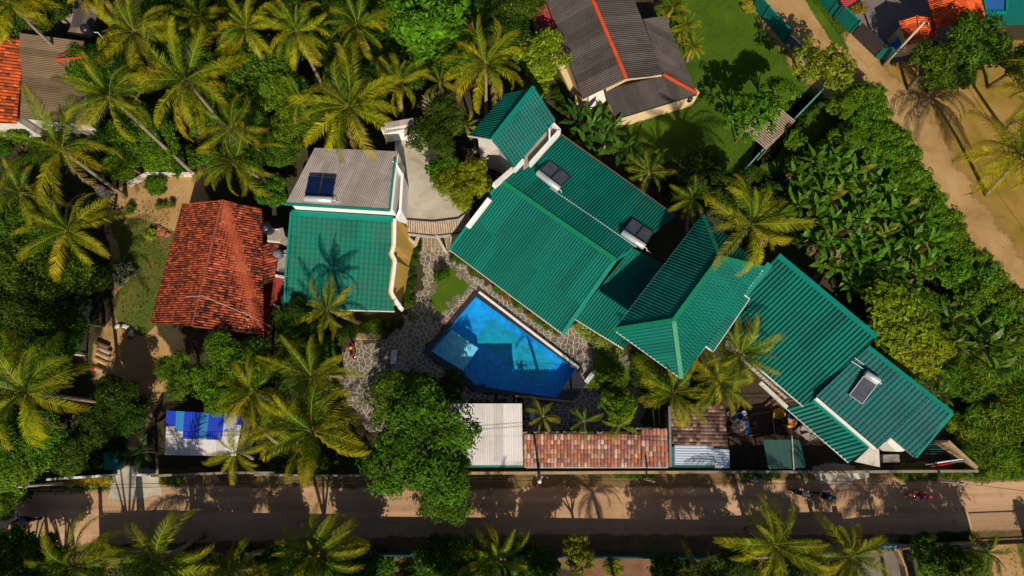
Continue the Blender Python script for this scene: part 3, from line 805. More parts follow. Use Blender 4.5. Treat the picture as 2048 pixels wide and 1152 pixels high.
o = link('hip_roof_face', corr_mesh('hip_roof_face', [P(*hN), P(*hW), P(*k0), P(*k1)], P(*hW) - P(*hS), 0.25, 0.09, M['teal_sheet'], prof='trap'), W_)
# the south-east eave steps out in the middle
q0, q1, q2, q3 = P(1412, 692, 6.9), P(1426, 703, 6.73), P(1498, 598, 6.73), P(1484, 590, 6.9)
link('eave_extension', corr_mesh('eave_extension', [q0, q1, q2, q3], q1 - q0, 0.25, 0.09, M['teal_sheet'], prof='trap'), W_)
for a, b in ((k0, k1), (k0, hW), (k0, hS), (k1, hE), (k1, hN)):
    trim('ridge_cap', W_, [a, b], 0.34, 0.08, 'green_ridge', 0.07)
trim('gutter', W_, [hN, hW, hS, (1411, 693, 6.9), (1426, 704, 6.7), (1499, 598, 6.7), (1487, 589, 6.9), hE], 0.08, 0.09, 'white_trim', -0.03)

# east wing
E = house('east_wing', (1590, 680), 'east villa wing with one long green ribbed roof sloping to the yard', 'building')
a0, a1, a2, a3 = (1556, 511, 5.4), (1752, 674, 5.4), (1607, 813, 3.3), (1415, 646, 3.3)
walls('wall', E, [a0, a1, a2, a3], 'white_dirty', inset=0.6, drop=0.25)
roof('roof', E, [a0, a1, a2, a3], (0, 3), 0.33, 0.11, 'teal_sheet', prof='trap')
trim('ridge_flashing', E, [a0, a1], 0.42, 0.07, 'teal_trim', 0.07)
trim('gutter', E, [(1500, 722, 3.25), a2], 0.1, 0.12, 'white_trim', -0.05)
trim('flashing', E, [(1540, 528, 5.35), (1488, 592, 4.3)], 0.5, 0.06, 'teal_trim', 0.05)
# low roof along the yard
l0, l1, l2, l3 = (1624, 800, 3.5), (1737, 894, 3.5), (1697, 925, 2.7), (1572, 816, 2.7)
roof('veranda_roof', E, [l0, l1, l2, l3], (0, 3), 0.33, 0.11, 'teal_sheet', prof='trap')
trim('flashing', E, [(1626, 799, 3.62), (1738, 892, 3.62)], 0.5, 0.05, 'teal_trim', 0.07)
trim('gutter', E, [l3, l2], 0.1, 0.1, 'white_trim', -0.04)
trim('veranda_beam', E, [(1520, 765, 2.9), (1574, 815, 2.9)], 0.3, 0.2, 'white_dirty')
for k in range(12):
    t = k / 11
    a = P(1508, 745, 2.75).lerp(P(1566, 805, 2.75), t); b = P(1532, 738, 2.95).lerp(P(1588, 800, 2.95), t)
    MB().beam(a, b, 0.06, 0.06).build('rafter', M['wood_brown'], E)

# south-east block
B2 = house('south_east_block', (1770, 810), 'corner villa block with sea green pressed-tile roof beside the road', 'building')
s0, s1, s2, s3 = (1735, 694, 5.0), (1903, 826, 5.0), (1829, 914, 4.1), (1632, 792, 4.1)
pW = [(1632, 792, 4.1), (1755, 897, 4.1), (1780, 872, 4.33), (1829, 914, 4.1)]
# split round the notch in the eave
n0, n1, n2 = (1755, 897, 4.03), (1779, 872, 4.3), (1808, 897, 4.15)
pl = lambda x, y: on_plane(s0, s1, s3, x, y)
_dir = P(*s3) - P(*s0)
_split = pl(1779, 872); _t = -_dir.normalized()
_a, _b = P(*s0), P(*s1); _e = _b - _a; _w = _split - _a
_den = _e.x * _dir.y - _e.y * _dir.x
_top = _a + _e * ((_w.x * _dir.y - _w.y * _dir.x) / _den)
link('roof', corr_mesh('roof', [P(*s0), _top, _split, pl(1755, 897), P(*s3)], _dir, 0.36, 0.05, M['sea_tile_sheet'], rows=0.36, row_amp=0.06, prof='trap'), B2)
link('roof', corr_mesh('roof', [_top, P(*s1), pl(1829, 914), _split], _dir, 0.36, 0.05, M['sea_tile_sheet'], rows=0.36, row_amp=0.06, prof='trap'), B2)
trim('barge_board', B2, [s0, s1], 0.34, 0.07, 'teal_trim', 0.07)
trim('barge_board', B2, [s1, s2], 0.3, 0.07, 'teal_trim', 0.08)
trim('eave_trim', B2, [(1634, 793, 4.08), (1755, 897, 4.05)], 0.08, 0.1, 'grey_wall', -0.08)
trim('eave_trim', B2, [(1782, 874, 4.2), (1829, 914, 4.05)], 0.08, 0.1, 'grey_wall', -0.08)
walls('wall', B2, [(1735, 694, 4.6), (1895, 826, 4.6), (1829, 905, 3.8), (1785, 866, 3.8), (1755, 890, 3.8), (1640, 794, 3.8)], 'white_wall', inset=0.7, drop=0.3)
mb = MB(); mb.beam(P(1630, 796, 3.75), P(1748, 897, 3.75), 0.25, 0.5); mb.build('band', M['white_wall'], B2)
MB().prism([P(x, y, 2.7) for x, y in ((1710, 923), (1742, 893), (1758, 898), (1760, 934))], 2.45, 2.7).build('porch_slab', M['white_dirty'], B2)
MB().prism([P(x, y, 2.6) for x, y in ((1770, 884), (1782, 872), (1812, 898), (1800, 903), (1788, 903))], 0.02, 2.9).build('end_wall', M['white_wall'], B2)
MB().prism([P(x, y, 1.2) for x, y in ((1766, 910), (1798, 909), (1800, 924), (1767, 925))], 0.02, 1.2).build('cistern', M['grey_concrete'], B2)

# ================================================================== pool
PO = house('swimming_pool', (1000, 700), 'blue tiled swimming pool with black rim and pale shallow shelf', 'pool')
wat = [(952, 594), (1151, 738), (1112, 796), (948, 771), (860, 703)]
water = [P(x, y, -0.08) for x, y in wat]
cen = sum(water, Vector()) / 5
def grow(pts, d, z):
    out = []
    n = len(pts)
    for i in range(n):
        p, a, b = pts[i], pts[i - 1], pts[(i + 1) % n]
        e1, e2 = (p - a).normalized(), (b - p).normalized()
        m = Vector((e1.y + e2.y, -(e1.x + e2.x), 0)); m.normalize()
        if m.dot(p - cen) < 0: m = -m
        k = max(0.4, abs(m.dot(Vector((e1.y, -e1.x, 0)))))
        q = p + m * (d / k); out.append(Vector((q.x, q.y, z)))
    return out
# basin
def ring(name, a, b, mat, parent):
    n = len(a); return link(name, make_mesh(name, a + b, [(i, (i + 1) % n, n + (i + 1) % n, n + i) for i in range(n)], M[mat]), parent)
DEEP = -1.45
flr = [Vector((p.x, p.y, DEEP)) for p in water]
basin = MB(); basin.add(flr, [tuple(range(5))]); basin.add([Vector((p.x, p.y, 0.02)) for p in water] + flr, [(i, 5 + i, 5 + (i + 1) % 5, (i + 1) % 5) for i in range(5)])
basin.build('basin', M['pool_blue'], PO)
def deep(px, z):  # photo point to a point of the pool floor, allowing for the bend of light in water being small here
    return P(px[0], px[1], z)
MB().prism([deep(p, DEEP) for p in ((983, 636), (950, 680), (1075, 768), (1106, 722))], DEEP + 0.004, DEEP + 0.012).build('floor_panel', M['pool_teal'], PO)
sh = [P(x, y, -0.4) for x, y in ((903, 659), (956, 696), (926, 741), (862, 703))]
MB().prism(sh, DEEP + 0.02, -0.38).build('shelf', M['pool_shelf'], PO)
MB().prism([P(x, y, -0.6) for x, y in ((925, 743), (931, 736), (972, 768), (950, 770))], DEEP + 0.02, -0.6).build('step', M['pool_step'], PO)
o = link('water_surface', make_mesh('water_surface', grow(water, 0.02, -0.06), [tuple(range(5))], M['water']), PO)
inner, outer = grow(water, 0.0, 0.10), grow(water, 0.42, 0.10)
mb = MB()
for i in range(5):
    j = (i + 1) % 5
    mb.prism([(p.x, p.y) for p in (inner[i], inner[j], outer[j], outer[i])], -0.02, 0.10)
mb.build('rim', M['black_tile'], PO)
mb = MB(); mb.beam(P(958, 584, 0.25), P(1158, 736, 0.25), 0.2, 0.14); mb.build('ledge', M['white_trim'], PO)
mb = MB(); mb.beam(P(955, 578, 0.12), P(1163, 737, 0.12), 0.16, 0.3); mb.beam(P(1163, 738, 0.115), P(1155, 747, 0.115), 0.16, 0.29); mb.build('outer_rim', M['black_tile'], PO)
MB().prism([P(x, y, 0.0) for x, y in ((1156, 742), (1172, 768), (1145, 803), (1115, 800))], 0.004, 0.07).build('overflow_channel', M['black_tile'], PO)
mb = MB(); mb.beam(P(1030, 792, 0.2), P(1148, 804, 0.2), 0.14, 0.3); mb.build('low_wall', M['tan_wall'], PO)

# ground must open for the pool: cut the big sheet
gr = bpy.data.objects['ground']
hole = grow(water, 0.15, 0.0)
mb = MB(); n = len(hole)
big = [Vector((-g, -g, 0)), Vector((g, -g, 0)), Vector((g, g, 0)), Vector((-g, g, 0))]
hx = sorted(range(n), key=lambda i: math.atan2(hole[i].y - cen.y, hole[i].x - cen.x))
hole = [hole[i] for i in hx]
# fan between the outer square and the hole
angs = [math.atan2(p.y - cen.y, p.x - cen.x) for p in hole]
def outer_at(a):
    c_, s_ = math.cos(a), math.sin(a); t = min((g - 0) / max(abs(c_), 1e-9), g / max(abs(s_), 1e-9)); return Vector((c_ * t, s_ * t, 0))
rays = sorted(angs + [math.atan2(b.y, b.x) for b in big])
def hole_at(a):
    d = Vector((math.cos(a), math.sin(a), 0))
    for i in range(n):
        p, q = hole[i], hole[(i + 1) % n]
        e = q - p; w = p - cen
        den = d.x * e.y - d.y * e.x
        if abs(den) < 1e-9: continue
        t = (w.x * e.y - w.y * e.x) / den; s = (w.x * d.y - w.y * d.x) / den
        if t > 0 and -1e-6 <= s <= 1 + 1e-6: return cen + d * t
    return cen
inn = [hole_at(a) for a in rays]; out = [cen + outer_at(a) for a in rays]
for v in inn + out: v.z = 0
m_ = len(rays)
gr.data = make_mesh('ground', inn + out, [(i, m_ + i, m_ + (i + 1) % m_, (i + 1) % m_) for i in range(m_)], M['soil'])

# ================================================================== crazy paving
def clip_half(poly, px, py, nx, ny):
    out = []
    for i in range(len(poly)):
        a, b = poly[i], poly[(i + 1) % len(poly)]
        da, db = (a[0] - px) * nx + (a[1] - py) * ny, (b[0] - px) * nx + (b[1] - py) * ny
        if da <= 0: out.append(a)
        if da * db < 0:
            t = da / (da - db); out.append((a[0] + (b[0] - a[0]) * t, a[1] + (b[1] - a[1]) * t))
    return out
pav_px = [(838, 500), (900, 500), (960, 560), (1120, 672), (1150, 645), (1240, 705), (1300, 760), (1290, 800), (1280, 862), (1045, 862), (1045, 800), (930, 800), (900, 770), (850, 740), (790, 740), (775, 860), (735, 860), (690, 800), (680, 720), (700, 690), (770, 680), (800, 640), (828, 610), (850, 560)]
pav = [P(x, y, 0) for x, y in pav_px]
hole_w = grow(water, 0.45, 0)
lawn_patch = [P(x, y, 0) for x, y in ((893, 530), (936, 568), (905, 600), (870, 632), (862, 600))]
lawn_patch2 = [P(x, y, 0) for x, y in ((1190, 690), (1215, 700), (1262, 745), (1250, 790), (1170, 772), (1192, 735))]
def pave_ok(x, y):
    return inside(pav, x, y) and not inside(hole_w, x, y) and not inside(lawn_patch, x, y) and not inside(lawn_patch2, x, y)
# grout bed built as a grid that keeps clear of the pool
r2 = random.Random(11)
st = 0.43
xs0, xs1 = min(p.x for p in pav), max(p.x for p in pav); ys0, ys1 = min(p.y for p in pav), max(p.y for p in pav)
seeds = {}
nx_, ny_ = int((xs1 - xs0) / st) + 2, int((ys1 - ys0) / st) + 2
for i in range(-2, nx_ + 2):
    for j in range(-2, ny_ + 2):
        seeds[i, j] = (xs0 + (i + r2.uniform(-0.05, 1.05)) * st, ys0 + (j + r2.uniform(-0.05, 1.05)) * st)
bed_v, bed_f = [], []
stones = []
for i in range(-1, nx_ + 1):
    for j in range(-1, ny_ + 1):
        x, y = seeds[i, j]
        if not pave_ok(x, y): continue
        cell = [(x - 1.3, y - 1.3), (x + 1.3, y - 1.3), (x + 1.3, y + 1.3), (x - 1.3, y + 1.3)]
        for di in range(-2, 3):
            for dj in range(-2, 3):
                if (di or dj) and (i + di, j + dj) in seeds:
                    u, v = seeds[i + di, j + dj]
                    l = math.hypot(u - x, v - y) + 1e-9
                    cell = clip_half(cell, (x + u) / 2, (y + v) / 2, (u - x) / l, (v - y) / l)
        full = cell
        n0_ = len(bed_v); bed_v += [(p[0], p[1], 0.014) for p in full]; bed_f.append(tuple(range(n0_, n0_ + len(full))))
        gcell = cell
        for k in range(len(cell)):
            a, b = cell[k], cell[(k + 1) % len(cell)]
            l = math.hypot(b[0] - a[0], b[1] - a[1])
            if l < 1e-6: continue
            nx, ny = (b[1] - a[1]) / l, -(b[0] - a[0]) / l
            gap = 0.03
            gcell = clip_half(gcell, a[0] - nx * gap, a[1] - ny * gap, nx, ny)
            if len(gcell) < 3: break
        if len(gcell) >= 3: stones.append(gcell)
paving = link('crazy_paving', make_mesh('crazy_paving', bed_v, bed_f, M['grout'])); paving['kind'] = 'structure'
def area(p): return abs(sum(p[i][0] * p[(i + 1) % len(p)][1] - p[(i + 1) % len(p)][0] * p[i][1] for i in range(len(p)))) / 2
view_ok = lambda s: (1 if inside([(840, 480), (1320, 560), (1320, 800), (900, 830), (660, 800), (800, 560)], *PX((s[0][0], s[0][1], 0))) else 0)
stones.sort(key=lambda s: -area(s) * view_ok(s))
rest = MB()
for k, s in enumerate(stones):
    hgt = 0.03 + r2.uniform(0, 0.012)
    if k < 300:
        ob = MB().prism(s, 0.008, hgt).build('stone', M['flagstone'], paving)
        t = r2.uniform(0.72, 1.3); ob.color = (t, t * r2.uniform(0.94, 1.02), t * r2.uniform(0.88, 1.02), 1)
    else:
        rest.prism(s, 0.008, hgt)
o = rest.build('stone_rest', M['flagstone'], paving); o['kind'] = 'stuff'; o.name = 'stones'
sheet('lawn', [(893, 528), (937, 568), (905, 602), (868, 634), (860, 600)], 0.02, M['lawn'], amp=0.1, step=0.5, seed=31)
sheet('lawn', [(1190, 690), (1215, 700), (1264, 745), (1252, 792), (1170, 774), (1192, 735)], 0.02, M['lawn'], amp=0.12, step=0.5, seed=32)
# square tiles below the terrace edge
tb = house('tiled_patio', (870, 490), None, None); tb['kind'] = 'structure'
MB().prism([P(x, y, 0) for x, y in ((842, 470), (905, 470), (898, 504), (840, 504))], 0.02, 0.034).build('patio_bed', M['grout'], tb)
for i in range(8):
    for j in range(5):
        c = P(844 + i * 7.6, 473 + j * 6.6, 0)
        ob = MB().prism([(c.x - .14, c.y - .13), (c.x + .14, c.y - .13), (c.x + .14, c.y + .13), (c.x - .14, c.y + .13)], 0.03, 0.05).build('tile', M['flagstone'], tb)
        t = r2.uniform(1.1, 1.6); ob.color = (t * 1.15, t, t * 0.8, 1)

# ================================================================== brown-roofed house at the top
N_ = house('brown_roof_house', (1250, 120), 'cream house with dark brown ribbed roof and orange ridge cap on the lawn')
w0, w1 = (1050, -110, 3.1), (1166, 198, 3.1)
g0, g1 = (1138, -110, 4.9), (1252, 157, 4.9)
x0, x1 = (1226, -110, 3.6), (1326, 150, 3.6)
walls('wall', N_, [w0, w1, g1, x1, x0, g0], 'cream_wall', inset=0.5, drop=0.15)
roof('west_roof', N_, [w0, g0, g1, w1], (2, 3), 0.19, 0.07, 'brown_sheet')
roof('east_roof', N_, [g0, x0, x1, g1], (3, 2), 0.19, 0.07, 'brown_sheet')
trim('ridge_cap', N_, [g0, g1], 0.3, 0.09, 'orange_ridge', 0.07)
y0, y1, y2 = (1286, 38, 3.5), (1331, 30, 3.05), (1394, 187, 2.75)
roof('side_roof', N_, [y0, y1, y2, x1], (3, 2), 0.19, 0.07, 'brown_sheet', z0=-0.12)
roof('porch_roof', N_, [(1209, 182, 3.5), (1326, 151, 3.5), (1394, 188, 2.7), (1232, 237, 2.7)], (0, 3), 0.19, 0.07, 'brown_sheet', z0=0.02)
trim('hip_cap', N_, [(1326, 150, 3.5), (1394, 187, 2.75)], 0.26, 0.09, 'orange_ridge', 0.07)
trim('flashing', N_, [(1212, 180, 3.62), (1254, 158, 4.4), (1322, 150, 3.65)], 0.25, 0.1, 'cream_wall', 0.02)
MB().prism([P(x, y, 0) for x, y in ((1237, 256), (1384, 212), (1330, 165), (1212, 200))], 0.02, 2.6).build('porch_wall', M['cream_wall'], N_)
MB().prism([P(x, y, 0) for x, y in ((1172, 222), (1214, 204), (1206, 180), (1160, 190))], 0.02, 2.5).build('corner_wall', M['white_wall'], N_)
trim('gutter', N_, [(1232, 238, 2.66), (1394, 189, 2.7)], 0.1, 0.1, 'dark_metal', -0.04)
MB().lathe(P(1378, 201, 1.6), [(0.22, 0), (0.22, 0.5), (0.16, 0.55)], 12).build('lamp_drum', M['black_plastic'], N_)
mb = MB().prism([P(x, y, 0) for x, y in ((1103, 108), (1122, 96), (1172, 222), (1158, 226))], 0.02, 0.35); mb.build('plinth', M['cream_wall'], N_)
RL = house('red_lean_to', (1090, 80), 'small faded red ribbed lean-to roof against the brown-roofed house', 'shed')
roof('roof', RL, [(1062, 22, 2.5), (1092, 8, 3.0), (1126, 100, 3.0), (1107, 108, 2.5)], (1, 0), 0.2, 0.045, 'red_sheet')
walls('wall', RL, [(1062, 22, 2.5), (1092, 8, 3.0), (1126, 100, 3.0), (1107, 108, 2.5)], 'cream_wall', inset=0.3)

# ================================================================== red tiled house on the left
O_ = house('red_tile_house', (430, 540), 'house with weathered red clay tile gable roof beside the annex')
t0, t1, t2, t3, t4, t5 = (366, 408, 3.0), (446, 400, 4.3), (524, 418, 3.0), (528, 668, 3.0), (386, 652, 4.3), (300, 646, 3.0)
walls('wall', O_, [t0, t1, t2, t3, t4, t5], 'red_wall', inset=0.5, drop=0.2)
roof('west_roof', O_, [t1, t4, t5, t0], (0, 3), 0.19, 0.06, 'dark_red_tiles', rows=0.24, row_amp=0.04)
roof('east_roof', O_, [t1, t2, t3, t4], (0, 1), 0.21, 0.07, 'red_tiles', rows=0.26, row_amp=0.06)
trim('ridge_cap', O_, [t1, t4], 0.2, 0.08, 'red_ridge', 0.06)
trim('verge_trim', O_, [t4, t3], 0.16, 0.1, 'red_ridge', 0.04)
roof('annex_roof', O_, [(520, 490, 3.0), (560, 480, 2.8), (548, 560, 2.75), (518, 570, 3.0)], (0, 1), 0.24, 0.06, 'red_tiles', rows=0.32, row_amp=0.035, z0=-0.05)
trim('parapet', O_, [(536, 482, 2.95), (562, 484, 2.95)], 0.18, 0.25, 'white_dirty', 0.05)
mb = MB().tube([P(372, 594, 3.9) + Vector((0, 0, .1)), P(405, 592, 4.75), P(500, 632, 3.45) + Vector((0, 0, .1)), P(545, 655, 3.2)], 0.012, 5); mb.build('roof_cable', M['white_plastic'], O_)
mb = MB().tube([P(490, 636, 3.3), P(500, 662, 3.2)], 0.03, 6).tube([P(491, 636, 3.35), P(496, 640, 3.6)], 0.05, 6); mb.build('antenna', M['white_plastic'], O_)
RC = house('red_canopy', (540, 590), 'narrow red painted canopy between the red tiled house and annex', 'canopy')
MB().prism([P(x, y, 2.4) for x, y in ((548, 552), (568, 556), (553, 600), (540, 612))], 2.3, 2.4).build('canopy_slab', M['red_wall'], RC)
mb = MB()
for p in ((550, 556), (564, 558), (543, 606)): mb.beam(P(p[0], p[1], 2.3), Vector((*P(p[0], p[1], 2.3).xy, 0)), 0.12, 0.12)
mb.build('post', M['white_dirty'], RC)
mb = MB(); mb.beam(P(544, 550, 2.45), P(571, 555, 2.45), 0.2, 0.14); mb.build('edge', M['white_wall'], RC)
WT = house('tank_stand', (552, 470), 'concrete stand with water drums between the red roof and annex', 'stand')
MB().prism([P(x, y, 3.3) for x, y in ((532, 462), (566, 455), (570, 472), (560, 482), (536, 480))], 0.02, 3.3).build('platform', M['grey_concrete'], WT)
MB().prism([P(x, y, 2.2) for x, y in ((545, 500), (572, 500), (571, 550), (546, 548))], 0.02, 2.2).build('platform', M['grey_concrete'], WT)
def water_tank(px, py, z, r, h, mat, label):
    t = empty('water_tank', P(px, py, z), label, 'tank', 'water tanks')
    c = P(px, py, z)
    MB().lathe(c, [(r * .97, 0), (r, h * .06), (r * .97, h * .2), (r, h * .32), (r * .97, h * .45), (r, h * .6), (r * .96, h * .75), (r * .8, h * .9), (r * .5, h * .98)], 18).build('drum', M[mat], t, True)
    MB().lathe(c + Vector((0, 0, h * .95)), [(r * .45, 0), (r * .45, h * .1), (r * .38, h * .13)], 14).build('lid', M[mat], t, True)
    mb = MB().tube([c + Vector((r, 0, .1)), c + Vector((r + .3, 0, .1)), c + Vector((r + .3, -.1, -1.0))], 0.035, 6); mb.build('pipe', M['white_plastic'], t)
water_tank(538, 459, 3.3, 0.52, 1.1, 'black_plastic', 'black plastic water tank at the corner of the red tiled roof')
water_tank(559, 510, 2.2, 0.4, 0.8, 'grey_plastic', 'small grey water tank squeezed between red roof and annex')
water_tank(213, 386, 0.0, 0.5, 1.3, 'grey_plastic', 'grey water tank standing in the left yard by a palm')
water_tank(180, 66, 3.4, 0.45, 1.0, 'black_plastic', 'black water tank above the small brown roof at the top left')

# ================================================================== houses at the far left
L_ = house('brown_tile_house', (100, 170), 'house with brown weathered tile roof and small red-capped dormer at far left')
b_ = [(40, 66, 3.9), (168, 82, 3.9), (176, 250, 3.0), (35, 236, 3.0)]
walls('wall', L_, b_, 'white_dirty', inset=0.3)
pts = [P(*p) for p in b_]
link('roof', corr_mesh('roof', pts, pts[1] - pts[0], 0.155, 0.045, M['old_brown_sheet'], rows=0.0), L_)
roof('dormer_roof', L_, [(112, 121, 4.15), (165, 118, 4.5), (150, 98, 3.95)], (1, 2), 0.17, 0.04, 'old_brown_sheet', z0=0.1)
roof('dormer_roof', L_, [(112, 121, 4.15), (138, 144, 3.7), (170, 140, 3.7), (165, 118, 4.5)], (3, 2), 0.17, 0.04, 'old_brown_sheet', z0=0.1)
trim('ridge_cap', L_, [(112, 121, 4.2), (152, 97, 4.0)], 0.14, 0.1, 'red_ridge', 0.15)
trim('ridge_cap', L_, [(112, 121, 4.2), (140, 145, 3.75)], 0.14, 0.1, 'red_ridge', 0.15)
trim('ridge_cap', L_, [(114, 121, 4.25), (168, 117, 4.55)], 0.16, 0.1, 'orange_ridge', 0.15)
L2 = house('orange_tile_house', (10, 160), 'house with bright orange clay tile roof cut by the left picture edge')
q = [(-60, 66, 4.6), (50, 80, 3.6), (33, 247, 3.4), (-80, 243, 4.4)]
walls('wall', L2, q, 'white_dirty', inset=0.3)
roof('roof', L2, q, (0, 1), 0.3, 0.07, 'orange_tiles', rows=0.36, row_amp=0.045)
L3 = house('rear_shed', (160, 50), 'small brown ribbed shed roof behind the far left brown house', 'shed')
roof('upper_roof', L3, [(150, 18, 3.4), (196, 14, 3.4), (190, 54, 3.1), (141, 53, 3.1)], (0, 3), 0.16, 0.04, 'brown_sheet')
roof('lower_roof', L3, [(141, 54, 3.0), (186, 55, 3.0), (180, 76, 2.6), (134, 68, 2.6)], (0, 3), 0.16, 0.04, 'old_brown_sheet')
MB().prism([P(x, y, 0) for x, y in ((152, 30), (190, 28), (184, 66), (145, 64))], 0.02, 2.5).build('wall', M['grey_wall'], L3)
roof('annex_roof', L3, [(108, -30, 3.2), (150, -30, 3.2), (148, 22, 3.0), (140, 22, 3.0)], (0, 3), 0.16, 0.04, 'old_brown_sheet')

# ================================================================== blue and white shed
K = house('patched_shed', (405, 865), 'shed with white ribbed roof patched by blue sheets near the road gate', 'shed')
k_ = [(334, 822, 2.8), (486, 830, 2.8), (472, 912, 2.4), (330, 910, 2.4)]
walls('wall', K, k_, 'grey_wall', inset=0.3)
def lerp_px(t, s):
    a = [k_[0][i] + (k_[1][i] - k_[0][i]) * t for i in range(3)]; b = [k_[3][i] + (k_[2][i] - k_[3][i]) * t for i in range(3)]
    return tuple(a[i] + (b[i] - a[i]) * s for i in range(3))
roof('roof', K, k_, (0, 3), 0.17, 0.035, 'white_sheet')
for i, (u0, u1, s, mt) in enumerate(((0.0, .125, .34, 'blue_sheet'), (.125, .235, .44, 'light_blue_sheet'), (.235, .45, .62, 'blue_sheet'), (.45, .56, .6, 'light_blue_sheet'), (.56, .77, .62, 'blue_sheet'), (.77, .93, .40, 'pale_blue_sheet'), (.93, 1.0, .24, 'blue_sheet'))):
    roof('roof_sheet', K, [lerp_px(u0, -.01), lerp_px(u1, -.01), lerp_px(u1, s), lerp_px(u0, s)], (0, 3), 0.17, 0.035, mt, z0=0.05 + 0.012 * (i % 2), thick=0.02)

# ================================================================== roadside roofs
Q = house('carport', (970, 870), 'carport with pale ribbed roof under the big tree beside the pool', 'carport')
c_ = [(884, 807, 3.1), (1044, 807, 3.1), (1046, 931, 2.7), (884, 931, 2.7)]
roof('roof', Q, c_, (0, 3), 0.19, 0.055, 'white_sheet')
trim('gutter', Q, [(884, 933, 2.68), (1046, 933, 2.68)], 0.14, 0.14, 'teal_trim', 0.0)
for x, y in ((890, 812), (1040, 812), (890, 925), (1040, 925), (965, 812)):
    c = P(x, y, 2.6); MB().beam((c.x, c.y, 2.6), (c.x, c.y, 0), 0.12, 0.12).build('post', M['dark_metal'], Q)
# clay tile canopy on the road wall: every tile is one piece
TR = house('tiled_wall_canopy', (1190, 905), 'long canopy of mixed orange and pink clay tiles above the road wall', 'canopy')
def half_tile(name, w, l, h):
    n = 6; v, f = [], []
    for s in (0, 1):
        for k in range(n + 1):
            t = math.pi * k / n; ww = w * (1.0 if s else 0.86)
            v.append((-math.cos(t) * ww / 2, -l * s, math.sin(t) * h - s * 0.0))
        for k in range(n + 1):
            t = math.pi * k / n; ww = w * (1.0 if s else 0.86) - 0.03
            v.append((-math.cos(t) * ww / 2, -l * s, math.sin(t) * (h - 0.02) - 0.012))
    m2 = 2 * (n + 1)
    for k in range(n):
        f += [(k, m2 + k, m2 + k + 1, k + 1), (n + 1 + k, n + 2 + k, m2 + n + 2 + k, m2 + n + 1 + k), (m2 + k, m2 + n + 1 + k, m2 + n + 2 + k, m2 + k + 1)]
    return make_mesh(name, v, f, M['clay_tile'], None, True)
tile_me = half_tile('tile', 0.27, 0.5, 0.125)
r3 = random.Random(5)
tones = [(0.34, 0.11, 0.055), (0.38, 0.18, 0.11), (0.4, 0.24, 0.17), (0.28, 0.1, 0.07), (0.24, 0.12, 0.1), (0.48, 0.33, 0.27), (0.38, 0.13, 0.06), (0.2, 0.1, 0.09), (0.34, 0.2, 0.16), (0.3, 0.15, 0.11)]
def tile_bay(parent, pxh, cols, rws, zoff=0.0):
    a, b, c, d = [P(*p) for p in pxh]
    slope = ((d - a).normalized()); ang = math.asin(max(-1, min(1, -slope.z)))
    base = (b - a).to_2d().angle_signed(Vector((1, 0)))
    for i in range(cols):
        for j in range(rws):
            u, v = (i + 0.5) / cols, j / rws
            p = a.lerp(b, u).lerp(d.lerp(c, u), v)
            ob = bpy.data.objects.new('tile', tile_me); COL.objects.link(ob); ob.parent = parent
            ob.matrix_parent_inverse = Matrix.Translation(-Vector(parent.location))
            ob.location = p + Vector((r3.uniform(-.012, .012), r3.uniform(-.03, .03), zoff + 0.06 + r3.uniform(-.008, .012)))
            ob.rotation_euler = (ang - 0.06, r3.uniform(-.05, .05), base + r3.uniform(-.05, .05))
            ob.scale = ((b - a).length / cols / 0.27 * 1.0, (d - a).length / rws / 0.5 * 1.22, 1)
            t = r3.choice(tones); k = r3.uniform(0.8, 1.15); ob.color = (t[0] * k, t[1] * k, t[2] * k, 1)
    deck = MB(); dz = Vector((0, 0, zoff)); deck.add([a + dz, b + dz, c + dz, d + dz] + [p + dz - Vector((0, 0, .1)) for p in (a, b, c, d)], [(0, 3, 2, 1), (4, 5, 6, 7), (0, 1, 5, 4), (1, 2, 6, 5), (2, 3, 7, 6), (3, 0, 4, 7)])
    deck.build('deck', M['brown_tiles'], parent)
tile_bay(TR, [(1047, 868, 3.1), (1281, 868, 3.1), (1281, 932, 2.5), (1047, 932, 2.5)], 35, 7)
tile_bay(TR, [(1282, 857, 3.25), (1334, 857, 3.25), (1337, 931, 2.55), (1282, 931, 2.55)], 7, 7, 0.06)
trim('gutter', TR, [(1052, 935, 2.45), (1336, 935, 2.45)], 0.1, 0.08, 'tank_metal')
for x in (1060, 1130, 1200, 1275, 1325):
    c = P(x, 872, 3.0); MB().beam((c.x, c.y, 2.95), (c.x, c.y, 0), 0.14, 0.14).build('post', M['wood_brown'], TR)
TB = house('brown_tile_shed', (1398, 870), 'shed roofed in dark brown clay tiles with bluish metal sheets below', 'shed')
q = [(1340, 808, 3.3), (1447, 810, 3.3), (1457, 897, 2.8), (1345, 888, 2.8)]
pts = [P(*p) for p in q]
link('roof', corr_mesh('roof', pts, pts[1] - pts[0], 0.29, 0.06, M['brown_tiles'], rows=0.3, row_amp=0.02), TB)
for pl, zz in (([(1349, 890, 2.82), (1426, 891, 2.82), (1430, 930, 2.55), (1349, 930, 2.55)], 0.02), ([(1425, 897, 2.8), (1458, 899, 2.8), (1459, 936, 2.5), (1430, 936, 2.5)], 0.05)):
    pts = [P(*p) for p in pl]; link('metal_sheet', corr_mesh('metal_sheet', pts, pts[1] - pts[0], 0.2, 0.035, M['pale_blue_sheet'], z0=zz), TB)
trim('gutter', TB, [(1345, 893, 2.8), (1345, 932, 2.55), (1438, 932, 2.5)], 0.24, 0.1, 'dark_teal_trim', 0.0)
trim('side_beam', TB, [(1339, 812, 3.35), (1341, 934, 2.6)], 0.2, 0.12, 'grey_plastic', 0.0)
walls('wall', TB, [(1342, 812, 3.2), (1447, 812, 3.2), (1457, 932, 2.5), (1345, 930, 2.5)], 'grey_wall', inset=0.2, drop=0.2)
